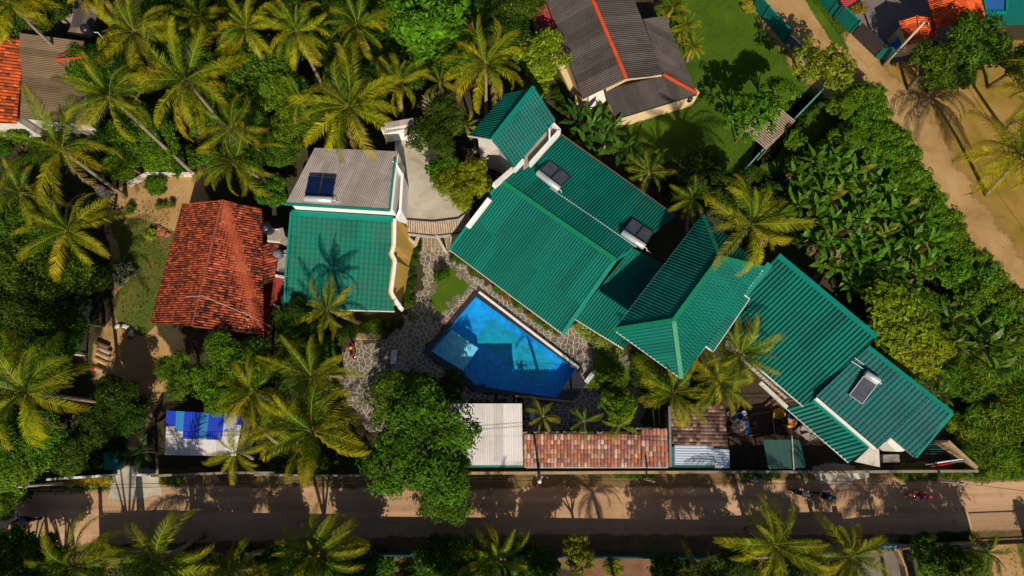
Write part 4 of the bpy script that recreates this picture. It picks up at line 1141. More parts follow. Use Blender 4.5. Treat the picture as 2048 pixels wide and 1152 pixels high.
NG = house('green_net_shelter', (1570, 910), 'dark green net shelter roof behind the road wall in the yard', 'shelter')
roof('net', NG, [(1526, 880, 2.4), (1582, 879, 2.6), (1587, 937, 2.3), (1537, 938, 2.1)], (0, 3), 0.5, 0.03, 'net_green')
roof('net', NG, [(1584, 879, 2.5), (1598, 880, 2.3), (1613, 936, 2.1), (1588, 937, 2.3)], (0, 3), 0.5, 0.03, 'net_green')
for x, y in ((1530, 884), (1594, 884), (1540, 934), (1606, 932)):
    c = P(x, y, 2.1); MB().beam((c.x, c.y, 2.15), (c.x, c.y, 0), 0.09, 0.09).build('post', M['wood_brown'], NG)
trim('ridge_pole', NG, [(1583, 872, 2.68), (1587, 940, 2.42)], 0.1, 0.1, 'wood_grey', 0.05)

# ================================================================== road walls, fences and gates
def wall_run(name, pts, t, h, mat, label, cat='wall', cap=None, pillars=None):
    w = empty(name, P(*pts[0], 0), label, cat)
    mb = MB()
    ps = [P(x, y, 0) for x, y in pts]
    for a, b in zip(ps[:-1], ps[1:]):
        d = (b - a).normalized(); mb.beam(a + Vector((0, 0, h / 2)), b + Vector((0, 0, h / 2)) + d * 0.01, t, h)
    mb.build('wall', M[mat], w)
    if cap:
        mb = MB()
        for a, b in zip(ps[:-1], ps[1:]): mb.beam(a + Vector((0, 0, h + .045)), b + Vector((0, 0, h + .045)), t + 0.04, 0.08)
        mb.build('coping', M[cap], w)
    for x, y in (pillars or []):
        c = P(x, y, 0); MB().prism([(c.x - .2, c.y - .2), (c.x + .2, c.y - .2), (c.x + .2, c.y + .2), (c.x - .2, c.y + .2)], 0.02, h + .25).build('pillar', M[mat], w)
    return w
wall_run('road_wall', [(900, 944), (1345, 942)], 0.18, 1.9, 'tan_wall', 'stained roadside wall below the clay tile canopy', cap='tan_wall')
wall_run('road_wall', [(1345, 942), (1640, 942), (1930, 940)], 0.16, 1.6, 'grey_wall', 'grey roadside wall in front of the cluttered back yard', cap='grey_wall')
wall_run('corner_wall', [(1868, 882), (1925, 934)], 0.22, 1.8, 'tan_wall', 'short wedge of boundary wall at the corner villa block', cap='tan_wall')
wall_run('gate_wall', [(115, 957), (235, 949)], 0.14, 1.3, 'white_wall', 'low white wall beside the concrete driveway at left', cap='white_trim')
wall_run('gate_wall', [(280, 948), (312, 948)], 0.14, 1.3, 'white_wall', 'stub of white wall right of the concrete driveway', cap='white_trim')
wall_run('garden_wall', [(318, 950), (470, 944), (560, 944)], 0.14, 1.2, 'grey_wall', 'dark mossy garden wall below the patched shed', cap='grey_wall')
wall_run('garden_wall', [(520, 948), (740, 950)], 0.16, 1.3, 'grey_wall', 'dark garden wall below the large coconut palm')
wall_run('yard_wall', [(178, 600), (170, 660), (166, 712)], 0.5, 1.5, 'white_dirty', 'stained white wall end among the trees at left')
wall_run('yard_wall', [(395, 352), (300, 352), (262, 372)], 0.2, 0.7, 'white_dirty', 'broken low white wall behind the left sandy yard')
wall_run('house_wall', [(178, 215), (172, 262)], 0.3, 1.6, 'white_dirty', 'pale wall beside the far left brown house')
# south side
wall_run('south_wall', [(250, 1094), (330, 1092), (520, 1098), (690, 1100)], 0.15, 2.3, 'gate_dark', 'dark wall across the road at lower left', pillars=[(250, 1094)])
wall_run('south_wall', [(690, 1101), (1000, 1104), (1090, 1104), (1412, 1108)], 0.12, 2.2, 'fence_dark_teal', 'long dark teal sheet fence along the south edge of the road', 'fence')
wall_run('south_wall', [(1412, 1110), (1660, 1098), (1700, 1100)], 0.15, 2.4, 'grey_wall', 'grey south wall behind the roadside palm at lower right', pillars=[(1688, 1098)])
wall_run('south_wall', [(1700, 1098), (1800, 1088), (1945, 1082)], 0.15, 1.9, 'grey_wall', 'mossy south wall in front of the garden plot', pillars=[(1942, 1082)])
TP = empty('gate_frame', P(205, 1092, 0), 'tall dark gate with two posts across from the driveway', 'gate')
for x in (203, 280):
    c = P(x, 1094, 0); MB().beam((c.x, c.y, 0), (c.x, c.y, 4.6), 0.28, 0.28).build('post', M['gate_dark'], TP)
a, b = P(206, 1095, 0), P(277, 1094, 0)
MB().beam((a.x, a.y, 1.15), (b.x, b.y, 1.15), 0.06, 2.2).build('panel', M['gate_dark'], TP)
for k in range(22):
    p = a.lerp(b, (k + .5) / 22); MB().beam((p.x, p.y, 2.2), (p.x, p.y, 2.42), 0.07, 0.05).build('spike', M['gate_dark'], TP)
RG = empty('railing_gate', P(1990, 1080, 0), 'sliding gate of upright dark bars at the lower right garden', 'gate')
a, b = P(1952, 1082, 0), P(2048, 1078, 0)
for z in (0.15, 1.85): MB().beam((a.x, a.y, z), (b.x, b.y, z), 0.05, 0.07).build('rail', M['dark_metal'], RG)
for k in range(30):
    p = a.lerp(b, (k + .5) / 30); MB().beam((p.x, p.y, 0.18), (p.x, p.y, 1.82), 0.035, 0.035).build('bar', M['dark_metal'], RG)
wall_run('south_wall', [(2050, 1078), (2200, 1074)], 0.15, 2.2, 'grey_wall', 'end of the grey south wall at the right picture edge', pillars=[(2052, 1078)])

# fences at the top right
def fence(name, pts, h, mat, label, posts=None, pm='dark_teal_trim', top=None):
    w = empty(name, P(*pts[0], 0), label, 'fence')
    ps = [P(x, y, 0) for x, y in pts]
    for a, b in zip(ps[:-1], ps[1:]):
        MB().beam(a + Vector((0, 0, h / 2)), b + Vector((0, 0, h / 2)), 0.06, h).build('panel', M[mat], w)
    for p in ps:
        MB().beam(p, p + Vector((0, 0, h + .12)), 0.16, 0.16).build('post', M[pm], w)
    if top:
        mb = MB()
        for a, b in zip(ps[:-1], ps[1:]): mb.beam(a + Vector((0, 0, h + .02)), b + Vector((0, 0, h + .02)), 0.12, 0.06)
        mb.build('rail', M[top], w)
    return w
fence('lawn_fence', [(1478, -30), (1506, 15), (1524, 38), (1567, 84)], 1.9, 'fence_green', 'teal sheet fence between lawn and sandy lane, top of picture', top='teal_trim')
fence('lawn_fence', [(1569, 86), (1590, 105), (1610, 124)], 1.4, 'fence_blue', 'blue grey mesh fence end partly under the lane tree', top='white_trim')
fence('lane_fence', [(1610, -50), (1628, -8), (1658, 26), (1700, 66)], 1.9, 'fence_green', 'green sheet fence along the far side of the lane', top='teal_trim')
LG = empty('driveway_gate', P(1730, 90, 0), 'dark driveway gate between green fence posts beside the lane', 'gate')
a, b = P(1704, 70, 0), P(1748, 112, 0)
MB().beam(a + Vector((0, 0, .95)), b + Vector((0, 0, .95)), 0.06, 1.9).build('panel', M['gate_dark'], LG)
mb = MB(); mb.beam(a + Vector((0, 0, 1.93)), b + Vector((0, 0, 1.93)), 0.1, 0.06); mb.build('rail', M['gate_dark'], LG)
fence('lane_fence', [(1750, 114), (1768, 126)], 1.9, 'fence_green', 'short green fence panel by the concrete power pole', top='teal_trim')
sheet('gate_apron', [(1688, 70), (1706, 66), (1756, 112), (1738, 128), (1700, 90)], 0.022, M['sand'], amp=0.1, seed=40)
fence('meadow_fence', [(1484, 346), (1520, 306), (1560, 272)], 1.0, 'fence_pale', 'lower pale teal board fence below the slatted pergola', top='fence_pale')
fence('meadow_fence', [(1580, 248), (1640, 186)], 1.0, 'fence_pale', 'upper pale teal board fence right of the slatted pergola', top='fence_pale')
PG = empty('slatted_pergola', P(1535, 260, 0), 'open timber slat pergola half hidden by the broadleaf tree', 'pergola')
A0, A1, B0, B1 = P(1488, 262, 2.4), P(1560, 215, 2.4), P(1532, 300, 2.2), P(1590, 240, 2.2)
for k in range(19):
    t = (k + .5) / 19
    MB().beam(A0.lerp(A1, t), B0.lerp(B1, t), 0.11, 0.04).build('slat', M['wood_grey'], PG)
for a, b in ((A0, A1), (B0, B1)):
    mb = MB(); mb.beam(a - Vector((0, 0, .08)), b - Vector((0, 0, .08)), 0.1, 0.1); mb.build('beam', M['wood_brown'], PG)
for p in (A0, A1, B0, B1): MB().beam((p.x, p.y, p.z - .1), (p.x, p.y, 0), 0.12, 0.12).build('post', M['wood_brown'], PG)

# top-right compound
OR = house('orange_roof_house', (1900, 30), 'house with bright orange hipped ribbed roof at the top right', 'house')
c0, c1, c2, c3 = (1838, -60, 3.2), (1950, -60, 3.2), (1971, 40, 3.2), (1872, 56, 3.2)
ap = (1912, 2, 4.6); ap2 = (1890, -60, 4.6)
walls('wall', OR, [c0, c1, c2, c3], 'cream_wall', inset=0.5)
roof('roof_face', OR, [c2, c3, ap], (2, 0), 0.2, 0.05, 'bright_orange_tiles'); OR.children[-1].data = corr_mesh('roof_face', [P(*c2), P(*c3), P(*ap)], (P(*c2) + P(*c3)) / 2 - P(*ap), 0.2, 0.05, M['bright_orange_tiles'])
link('roof_face', corr_mesh('roof_face', [P(*c1), P(*c2), P(*ap), P(*ap2)], P(*c1) - P(*c0), 0.2, 0.05, M['bright_orange_tiles']), OR)
link('roof_face', corr_mesh('roof_face', [P(*c3), P(*c0), P(*ap2), P(*ap)], P(*c0) - P(*c1), 0.2, 0.05, M['bright_orange_tiles']), OR)
for a, b in ((ap, c2), (ap, c3), (ap, ap2)): trim('ridge_cap', OR, [a, b], 0.16, 0.1, 'orange_ridge', 0.07)
O2 = house('orange_outbuilding', (1830, 65), 'small outbuilding with orange ribbed gable roof behind the power pole', 'shed')
d0, d1, d2, d3, d4, d5 = (1797, 42, 2.7), (1833, 32, 3.2), (1866, 34, 2.7), (1876, 74, 2.7), (1843, 84, 3.2), (1814, 90, 2.7)
walls('wall', O2, [d0, d1, d2, d3, d4, d5], 'cream_wall', inset=0.35)
roof('roof', O2, [d0, d1, d4, d5], (1, 0), 0.2, 0.05, 'bright_orange_tiles'); roof('roof', O2, [d1, d2, d3, d4], (0, 1), 0.2, 0.05, 'bright_orange_tiles')
trim('ridge_cap', O2, [d1, d4], 0.16, 0.1, 'orange_ridge', 0.07)
BV = house('blue_van', (1805, 88), 'blue panelled box beside the small orange outbuilding', 'box')
MB().prism([P(x, y, 1.6) for x, y in ((1788, 82), (1806, 64), (1822, 92), (1802, 97))], 0.05, 1.6).build('body', M['blue_plastic'], BV)
MB().lathe(P(1803, 82, 1.6), [(0.1, 0), (0.1, 0.12), (0.05, .16)], 8).build('vent', M['white_plastic'], BV)
BV.name = 'blue_box'
R2 = house('red_canopy', (1690, 5), 'small bright red ribbed canopy behind the green lane fence', 'canopy')
roof('roof', R2, [(1660, -30, 2.4), (1710, -30, 2.6), (1712, 2, 2.6), (1690, 16, 2.4)], (1, 0), 0.2, 0.04, 'red_sheet')
for x, y in ((1668, -26), (1706, -26), (1708, 0), (1690, 12)):
    c = P(x, y, 2.3); MB().beam((c.x, c.y, 2.35), (c.x, c.y, 0), 0.09, 0.09).build('post', M['dark_metal'], R2)
P2 = house('blue_pool', (1980, 15), 'small deep blue pool with green surround at the top right corner', 'pool')
pp = [P(x, y, 0) for x, y in ((1952, -60), (2012, -60), (2008, 28), (1968, 28))]
MB().prism([P(x, y, 0) for x, y in ((1940, -70), (2040, -70), (2048, 50), (1972, 50))], 0.02, 0.18).build('surround', M['fence_green'], P2)
MB().prism(pp, 0.1, 0.2).build('floor', M['blue_plastic'], P2)
link('water_surface', make_mesh('water_surface', [(p.x, p.y, 0.3) for p in pp], [(0, 1, 2, 3)], M['water']), P2)
mb = MB()
for i in range(4):
    a, b = pp[i], pp[(i + 1) % 4]; mb.beam((a.x, a.y, .25), (b.x, b.y, .25), 0.18, 0.3)
mb.build('rim', M['teal_trim'], P2)
# teal canopy strip at the very top
TC = house('teal_canopy', (935, 30), 'narrow dark teal canopy between the trees at the top', 'canopy')
roof('roof', TC, [(914, -30, 2.8), (945, -30, 2.8), (952, 20, 2.6), (918, 22, 2.6)], (0, 3), 0.2, 0.04, 'net_green')
for x, y in ((920, -20), (944, -20), (949, 16), (921, 18)):
    c = P(x, y, 2.5); MB().beam((c.x, c.y, 2.55), (c.x, c.y, 0), 0.1, 0.1).build('post', M['fence_green'], TC)
DC = house('garden_platform', (922, 60), 'dark timber platform with teal posts at the top', 'platform')
MB().prism([P(x, y, 0.5) for x, y in ((910, 30), (950, 28), (952, 68), (918, 70))], 0.3, 0.5).build('deck', M['wood_brown'], DC)
mb = MB()
for x, y in ((920, 34), (948, 34), (950, 64), (922, 66)): mb.beam(P(x, y, 0), P(x, y, 0) + Vector((0, 0, 2)), 0.12, 0.12)
mb.build('post', M['fence_green'], DC)

# ================================================================== solar water heaters
def heater(label, e0, e1, h, side, npan, plen, mat, roofdrop=0.5, stand=0.25):
    a, b = P(*e0, h), P(*e1, h)
    c = (a + b) / 2
    t = empty('solar_heater', c, label, 'solar heater', 'solar water heaters')
    d = (b - a); L = d.length; d.normalize()
    s = Vector((-d.y, d.x, 0))
    if s.dot(Vector((side[0], side[1], 0))) < 0: s = -s
    up = Vector((0, 0, 1))
    tank = MB().tube([a + up * stand, a + d * .06 + up * stand, b - d * .06 + up * stand, b + up * stand], [0.2, 0.27, 0.27, 0.2], 14)
    tk = tank.build('tank', M['tank_metal'], t, True)
    w = L / npan
    for k in range(npan):
        p0 = a + d * (w * (k + .04)) + s * .3 + up * (stand - .05); p1 = a + d * (w * (k + .96)) + s * .3 + up * (stand - .05)
        dn = s * plen - up * roofdrop
        v = [p0, p1, p1 + dn, p0 + dn]
        n = (v[1] - v[0]).cross(v[3] - v[0]).normalized(); n = n if n.z > 0 else -n
        MB().add(v + [x - n * .1 for x in v], [(0, 1, 2, 3), (7, 6, 5, 4), (0, 4, 5, 1), (1, 5, 6, 2), (2, 6, 7, 3), (3, 7, 4, 0)]).build('collector_panel', M[mat], t)
        fr = MB()
        for i in range(4): fr.beam(v[i] + n * .01, v[(i + 1) % 4] + n * .01, 0.05, 0.06)
        fr.build('panel_frame', M['tank_metal' if npan == 1 else 'dark_metal'], t)
    lg = MB()
    for p in (a + d * .2, b - d * .2): lg.beam(p + up * stand, p - up * .15, 0.06, 0.06)
    lg.build('stand', M['dark_metal'], t)
    pp_ = MB().tube([b + up * stand, b + d * .2 + up * stand, b + d * .25 - up * .05, b + d * .7 - up * .1], 0.03, 6); pp_.build('pipe', M['white_plastic'], t)
heater('twin panel solar heater high on the rear green roof near the parapet', (1074, 347), (1118, 381), 5.15, (1, 1), 2, 1.35, 'collector', 0.62, 0.3)
heater('twin panel solar heater on the rear green roof near the hipped block', (1243, 466), (1288, 496), 5.2, (1, 1), 2, 1.35, 'collector', 0.62, 0.3)
heater('twin panel solar heater with dark blue panels on the grey annex roof', (611, 400), (667, 403), 7.1, (0, 1), 2, 1.7, 'collector_blue', 0.3, 0.35)
heater('single panel solar heater on the sea green corner roof', (1726, 746), (1754, 765), 4.75, (-1, -1), 1, 1.75, 'collector', 0.45, 0.35)
# ================================================================== PALMS
def frond_mesh(seed, L=4.3, droop=1.3, twist=0.2, sparse=1.0, width=1.0, n=48):
    r = random.Random(seed)
    N = 14
    pts, tans = [Vector((0, 0, 0))], []
    side_bend = r.uniform(-0.25, 0.25)
    for i in range(N + 1):
        t = i / N
        a = -droop * (0.15 * t + 0.85 * t ** 1.8)
        yaw = side_bend * t * t
        d = Vector((math.cos(a) * math.cos(yaw), math.cos(a) * math.sin(yaw), math.sin(a)))
        tans.append(d)
        if i < N: pts.append(pts[-1] + d * (L / N))
    def at(t):
        x = t * N; i = min(N - 1, int(x)); f = x - i
        return pts[i].lerp(pts[i + 1], f), tans[i].lerp(tans[i + 1], f).normalized()
    v, f, uv = [], [], []
    # midrib
    k = 4
    for i in range(N + 1):
        d = tans[i]; s = d.cross(Vector((0, 0, 1))).normalized(); u = s.cross(d)
        w = 0.045 * (1 - i / N) + 0.007
        for q in range(k):
            an = math.pi / 2 * q + math.pi / 4
            v.append(pts[i] + s * (math.cos(an) * w) + u * (math.sin(an) * w * 0.7)); uv.append((i / N * 0.3, 1.0))
    for i in range(N):
        for q in range(k): f.append((i * k + q, i * k + (q + 1) % k, (i + 1) * k + (q + 1) % k, (i + 1) * k + q))
    for sgn in (-1, 1):
        wave = r.uniform(0, 6.28)
        for j in range(n):
            t = 0.10 + 0.90 * (j + r.uniform(-.3, .3)) / n
            if t > 1: t = 1
            if r.random() > sparse: continue
            p, d = at(t)
            s = d.cross(Vector((0, 0, 1))).normalized() * sgn
            u = s.cross(d) * sgn
            if u.z < 0: u = -u
            l = width * (0.35 + 0.65 * min(1, (t - .06) / .22)) * (1 - 0.62 * max(0, (t - .5) / .5) ** 1.5) * r.uniform(.82, 1.12)
            fwd = 0.55 + 0.75 * t + r.uniform(-.15, .2)
            dirn = (s + d * fwd).normalized()
            lift = 0.06 + 0.16 * math.sin(t * 7 + wave) + r.uniform(-.16, .16)
            a = (dirn + u * lift).normalized()
            b = (dirn - Vector((0, 0, 1)) * r.uniform(.7, 1.7)).normalized()
            w = 0.031 * r.uniform(.8, 1.25) * (1 - .3 * t)
            e = d * w
            m = p + a * (l * .5); tip = m + b * (l * .5)
            i0 = len(v)
            v += [p - e, p + e, m + e * .95, m - e * .95, tip]
            uv += [(t, 0.15), (t, 0.15), (t, 0), (t, 0), (t + .12, 0)]
            f += [(i0, i0 + 1, i0 + 2, i0 + 3), (i0 + 3, i0 + 2, i0 + 4)]
    return make_mesh('frond', v, f, M['palm_leaf'], uv)

FR_UP = [frond_mesh(i, droop=0.7 + .25 * i, width=.75) for i in range(3)]
FR_MID = [frond_mesh(10 + i, droop=1.0 + .2 * i) for i in range(6)]
FR_LOW = [frond_mesh(20 + i, droop=1.0 + .22 * i, width=1.0, sparse=.93) for i in range(5)]
FR_DEAD = [frond_mesh(30 + i, droop=1.5 + .2 * i, sparse=.6, width=.7) for i in range(2)]

def trunk_mb(base, hub, r0, r1, bend, n=9):
    mb = MB(); pts, rad = [], []
    d = hub - base
    for i in range(n + 1):
        t = i / n
        # coconut trunks leave the ground at a slant and straighten
        xy = base.lerp(hub, t)
        k = math.sin(math.pi * t) * bend
        pts.append(Vector((xy.x, xy.y, base.z + d.z * t)) + Vector((d.x, d.y, 0)) * (k * 0.35) + Vector((-d.y, d.x, 0)) * (k * .1))
        rad.append(r0 * (1 - t) + r1 * t + (0.09 if i == 0 else 0))
    return mb.tube(pts, rad, 9)

NUT = MB()
for _k in range(6):
    a_ = _k * 1.05; NUT.lathe((math.cos(a_) * .3, math.sin(a_) * .3, -.32 - .08 * (_k % 2)), [(0.02, -.13), (.1, -.08), (.13, 0), (.1, .08), (.02, .13)], 8)
NUT_ME = make_mesh('coconut_bunch', NUT.v, NUT.f, M['coconut'], None, True)

PALM_N = [0]
def palm(hub_px=None, h=9.0, s=1.0, label='', base_px=None, nf=21, yellow=0.35, hub=None, lean=None, group='coconut palms', young=False, bright=1.0, dead=1):
    PALM_N[0] += 1
    r = random.Random(100 + PALM_N[0])
    s *= .93 * r.uniform(.92, 1.05); bright *= r.uniform(.8, 1.12); yellow = max(0, yellow + r.uniform(-.18, .1))
    hub = Vector(hub) if hub is not None else P(hub_px[0], hub_px[1], h)
    if base_px: base = P(base_px[0], base_px[1], 0)
    else:
        a = r.uniform(0, 6.28); l = lean if lean is not None else r.uniform(.3, 1.3)
        base = Vector((hub.x + math.cos(a) * l, hub.y + math.sin(a) * l, 0))
    t = empty('coconut_palm', base, label, 'palm tree', group)
    rel = hub - base
    tm = trunk_mb(Vector((0, 0, 0)), rel, 0.19 * (.7 + .3 * s), 0.11 * (.7 + .3 * s), r.uniform(-.5, .5))
    tm.build('trunk', M['palm_bark'], t, True, local=True)
    if not young:
        o = link('coconut_bunch', NUT_ME, t, local=True); o.location = rel - Vector((0, 0, .05)); o.scale = (s,) * 3; o.rotation_euler.z = r.uniform(0, 6)
    az0 = r.uniform(0, 6.28)
    tilt = Matrix.Rotation(r.uniform(0, .3), 3, Vector((math.cos(az0), math.sin(az0), 0)))
    nf = nf + r.choice((-4, -2, 0, 1, 3)) if not young else nf
    for i in range(nf):
        age = (i + .5) / nf
        el = 82 - 108 * age ** 0.9 + r.uniform(-15, 15)
        az = az0 + i * 2.39996 + r.uniform(-.3, .3)
        if young: el = max(el, 2)
        isdead = (i >= nf - dead) and not young
        lst = FR_UP if age < .18 else FR_MID if age < .62 else FR_LOW
        if isdead: lst = FR_DEAD
        o = bpy.data.objects.new('frond', r.choice(lst)); COL.objects.link(o); o.parent = t
        o.location = rel + Vector((math.cos(az), math.sin(az), 0)) * .08
        q = tilt @ Matrix.Rotation(az, 3, 'Z') @ Matrix.Rotation(-R(el), 3, 'Y') @ Matrix.Rotation(r.gauss(0, .55), 3, 'X')
        o.rotation_euler = q.to_euler()
        k = s * r.uniform(.8, 1.15) * (.72 if age < .1 else 1)
        o.scale = (k, k, k)
        y = min(1, max(0, (age - .2) * 1.3 * yellow * 2 + r.uniform(-.3, .3)))
        g_, ye = Vector((0.062, 0.135, 0.005)), Vector((0.37, 0.32, 0.004))
        c = g_.lerp(ye, y)
        if isdead: c = Vector((0.3, 0.19, 0.09))
        c = c * bright * r.uniform(.85, 1.15)
        o.color = (c.x, c.y, c.z, 1)
    return t

palm((268, 62), 10, 1.0, 'coconut palm with dark fronds above the top left thicket')
palm((218, 190), 11, .95, 'leaning coconut palm whose bare curved trunk shows above the yard', base_px=(392, 352))
palm((372, 158), 11, 1.12, 'large yellow green coconut palm right of the leaning palm', yellow=.5)
palm((122, 298), 9, 1.15, 'broad coconut palm below the far left brown roof', base_px=(250, 392))
palm((135, 458), 7.5, 1.05, 'yellowing coconut palm above the left yard', base_px=(212, 500), yellow=.7, dead=3)
palm((52, 785), 10, 1.15, 'large coconut palm with folded fronds at the lower left edge', yellow=.5, dead=2)
palm((492, 55), 10, .8, 'bright yellow coconut palm at the top, left of a pair', yellow=.7)
palm((592, 62), 10, .85, 'bright yellow coconut palm at the top, right of a pair', yellow=.6)
palm((715, 50), 9, .8, 'dim coconut palm at the top behind the grey annex palm', yellow=.2)
palm((697, 212), 10.5, 1.12, 'coconut palm hanging its fronds over the grey annex roof', yellow=.5)
palm((795, 165), 8.5, .62, 'small coconut palm above the white terrace end wall', yellow=.4)
palm((972, 128), 10, .95, 'yellow coconut palm beside the small steep green roof', yellow=.75, dead=2)
palm((930, 250), 5.5, .42, 'young coconut palm below the yellow palm by the terrace tree', young=True, nf=10, yellow=.5)
palm((462, 255), 8, .8, 'coconut palm left of the grey annex roof', yellow=.35)
palm((468, 322), 7, .85, 'low coconut palm just above the red tiled roof', yellow=.25)
palm((655, 618), 7.4, .62, 'small coconut palm below the green annex roof', yellow=.45)
palm((622, 752), 8, .95, 'shaded coconut palm above the big yellow roadside palm', yellow=.4)
palm((625, 862), 9, 1.12, 'big yellow green coconut palm overhanging the road wall', yellow=.65, dead=2)
palm((505, 782), 7, .8, 'coconut palm behind the round bushy tree by the patched shed', yellow=.45)
palm((470, 905), 5.5, .6, 'small coconut palm beside the patched blue shed', yellow=.35, young=True, nf=14)
palm((1502, 448), 10.6, 1.12, 'coconut palm drooping over the hipped roof and east wing', yellow=.6, dead=3)
palm((1482, 708), 5.6, .85, 'coconut palm between the hipped block and east wing', yellow=.35)
palm((1345, 785), 5.8, 1.0, 'coconut palm in front of the hipped block above the brown tile shed', yellow=.4)
palm((1435, 760), 5, .8, 'lower coconut palm tucked between two palms by the hipped block', yellow=.5)
palm((2040, 308), 7.4, 1.1, 'yellow coconut palm on the sandy yard at the right edge', base_px=(1972, 388), yellow=.75)
palm((2080, 190), 7.5, 1.0, 'coconut palm partly outside the right edge above the yard', base_px=(2010, 262), yellow=.5)
palm((1548, 1088), 6.4, 1.1, 'coconut palm on the south roadside with full dark crown', yellow=.35)
palm((1700, 1112), 5.6, .82, 'coconut palm beside the lower right driveway', yellow=.45)
palm((990, 1118), 4.5, .85, 'coconut palm at the bottom edge near the middle', yellow=.4)
palm((628, 1108), 7.4, .95, 'coconut palm at the bottom across the road from the big yellow palm', yellow=.3)
palm((312, 1122), 7.6, 1.1, 'coconut palm at the bottom behind the tall gate', yellow=.45)
palm((150, 1135), 8.5, .95, 'dark coconut palm at the bottom left', yellow=.3)
palm((470, 1140), 4.0, .8, 'low coconut palm at the bottom between two larger palms', yellow=.35)
palm((1395, 1135), 4.0, .55, 'small thin palm by the bottom soil plot', yellow=.2, young=True, nf=9)
palm((1975, 1105), 3.0, .6, 'young dark palm in the lower right garden plot', yellow=.1, young=True, nf=12)
palm((20, 8), 9, .9, 'yellow palm crown at the top left corner', yellow=.7)
palm((190, -15), 9, .7, 'small yellow palm cut by the top edge at left', yellow=.7)
palm((40, 385), 8, .8, 'shaded coconut palm at the left edge below the broad palm', yellow=.2)
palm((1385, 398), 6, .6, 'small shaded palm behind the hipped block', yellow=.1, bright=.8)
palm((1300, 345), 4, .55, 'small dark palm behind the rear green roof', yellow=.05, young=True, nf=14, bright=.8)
palm((1086, 832), 4.6, .42, 'young slender palm beside the pale carport roof', yellow=.6, young=True, nf=9)
palm((1168, 842), 4.2, .38, 'young slender palm behind the clay tile canopy', yellow=.2, young=True, nf=9)
palm((600, 200), 6, .6, 'low feathery palm in the thicket above the annex', yellow=.2, young=True, nf=12)
palm((520, 855), 5, .6, 'low palm right of the patched shed roof', yellow=.4, young=True, nf=12)
palm((1240, 850), 4.4, .4, 'small palm beside the bush behind the clay tile canopy', yellow=.2, young=True, nf=9)
palm((400, 30), 7, .6, 'dark small palm between the yellow palms at the top', yellow=.2)
palm((880, 165), 6, .5, 'dark small palm behind the terrace tree', yellow=.2, young=True, nf=12)

# palms across the road whose shadows fall on it
SG = 'palms south of the road, outside the picture'
for sx, sy, h, s, nm in ((380, 995, 7.0, 1.0, 'first'), (540, 985, 7.4, .8, 'second'), (1350, 1000, 7.0, .9, 'third'), (1735, 985, 7.4, .95, 'fourth'), (1185, 985, 8, .6, 'fifth')):
    palm(hub=from_shadow(sx, sy, h), s=s, label='coconut palm south of the road beyond the lower picture edge', group=SG)

# ================================================================== BROADLEAF
def crown_mesh(seed, clumps, per, leaf, aspect=0.5, flat=0.72, crad=0.30, hollow=0.45, up=0.6, name='crown', spread=1.0):
    r = np.random.RandomState(seed)
    n = clumps
    # boughs: a crown is several lobes of unequal size, each carrying leaf clumps
    nl = 8 + seed % 4
    la = np.arange(nl) * 2.39996 + r.uniform(-.5, .5, nl)
    lr = np.where(np.arange(nl) == 0, 0.0, r.uniform(.42, .70, nl))
    lc = np.stack([np.cos(la) * lr, np.sin(la) * lr, r.uniform(-.15, .38, nl) + .12 * (1 - lr)], 1)
    ls = r.uniform(.26, .48, nl); ls[0] = .52
    w = ls ** 2; which = r.choice(nl, n, p=w / w.sum())
    d = r.normal(size=(n, 3)); d[:, 2] = np.abs(d[:, 2]) - 0.3
    d /= np.linalg.norm(d, axis=1)[:, None]
    c = lc[which] + d * (ls[which] * (hollow + (1 - hollow) * r.uniform(0, 1, n) ** .5))[:, None]
    c[:, 2] *= flat
    cr = crad * r.uniform(.5, 1.2, n)
    c = np.repeat(c, per, 0); cr = np.repeat(cr, per); dd = np.repeat(d, per, 0)
    m = n * per
    q = r.normal(size=(m, 3)); q /= np.linalg.norm(q, axis=1)[:, None]
    q[:, 2] = np.where(q[:, 2] < -.2, -q[:, 2], q[:, 2])
    pos = c + q * (cr * r.uniform(.45, 1.0, m) ** .5)[:, None] * np.array([1, 1, .7])
    nor = q * .7 + dd * .4 + np.array([0, 0, up]) + r.normal(size=(m, 3)) * .35
    nor /= np.linalg.norm(nor, axis=1)[:, None]
    ax = r.normal(size=(m, 3)); ax -= nor * (ax * nor).sum(1)[:, None]; ax /= np.linalg.norm(ax, axis=1)[:, None]
    ax[:, 2] -= 0.15
    bx = np.cross(nor, ax)
    L = leaf * r.uniform(.65, 1.25, m); W = L * aspect * .5
    p0 = pos - ax * (L * .5)[:, None]; p2 = pos + ax * (L * .5)[:, None] - nor * (L * .12)[:, None]
    mid = pos + ax * (L * .02)[:, None] + nor * (L * .06)[:, None]
    p1 = mid + bx * W[:, None]; p3 = mid - bx * W[:, None]
    V = np.stack([p0, p1, p2, p3], 1).reshape(-1, 3)
    Q = np.arange(4 * m).reshape(-1, 4)
    return np_mesh(name, V, 4, M['leaf'], quads=Q)

CR_BIG = [crown_mesh(50 + i, 210, 46, .095, aspect=.5, crad=.26) for i in range(3)]
CR_FINE = [crown_mesh(60 + i, 260, 50, .085, aspect=.34, crad=.2) for i in range(3)]
CR_MED = [crown_mesh(70 + i, 130, 40, .135, aspect=.5, crad=.27) for i in range(4)]
CR_SHRUB = [crown_mesh(80 + i, 60, 30, .16, aspect=.55, crad=.4, flat=.85, name='foliage') for i in range(4)]
CR_CANE = [crown_mesh(90 + i, 70, 24, .42, aspect=.13, crad=.42, flat=.9, up=.35, name='foliage') for i in range(3)]
CR_BROAD = [crown_mesh(95 + i, 60, 16, .30, aspect=.42, crad=.42, flat=.85, name='foliage') for i in range(2)]
CR_OPEN = [crown_mesh(110 + i, 75, 34, .12, aspect=.5, crad=.19, hollow=.3) for i in range(3)]

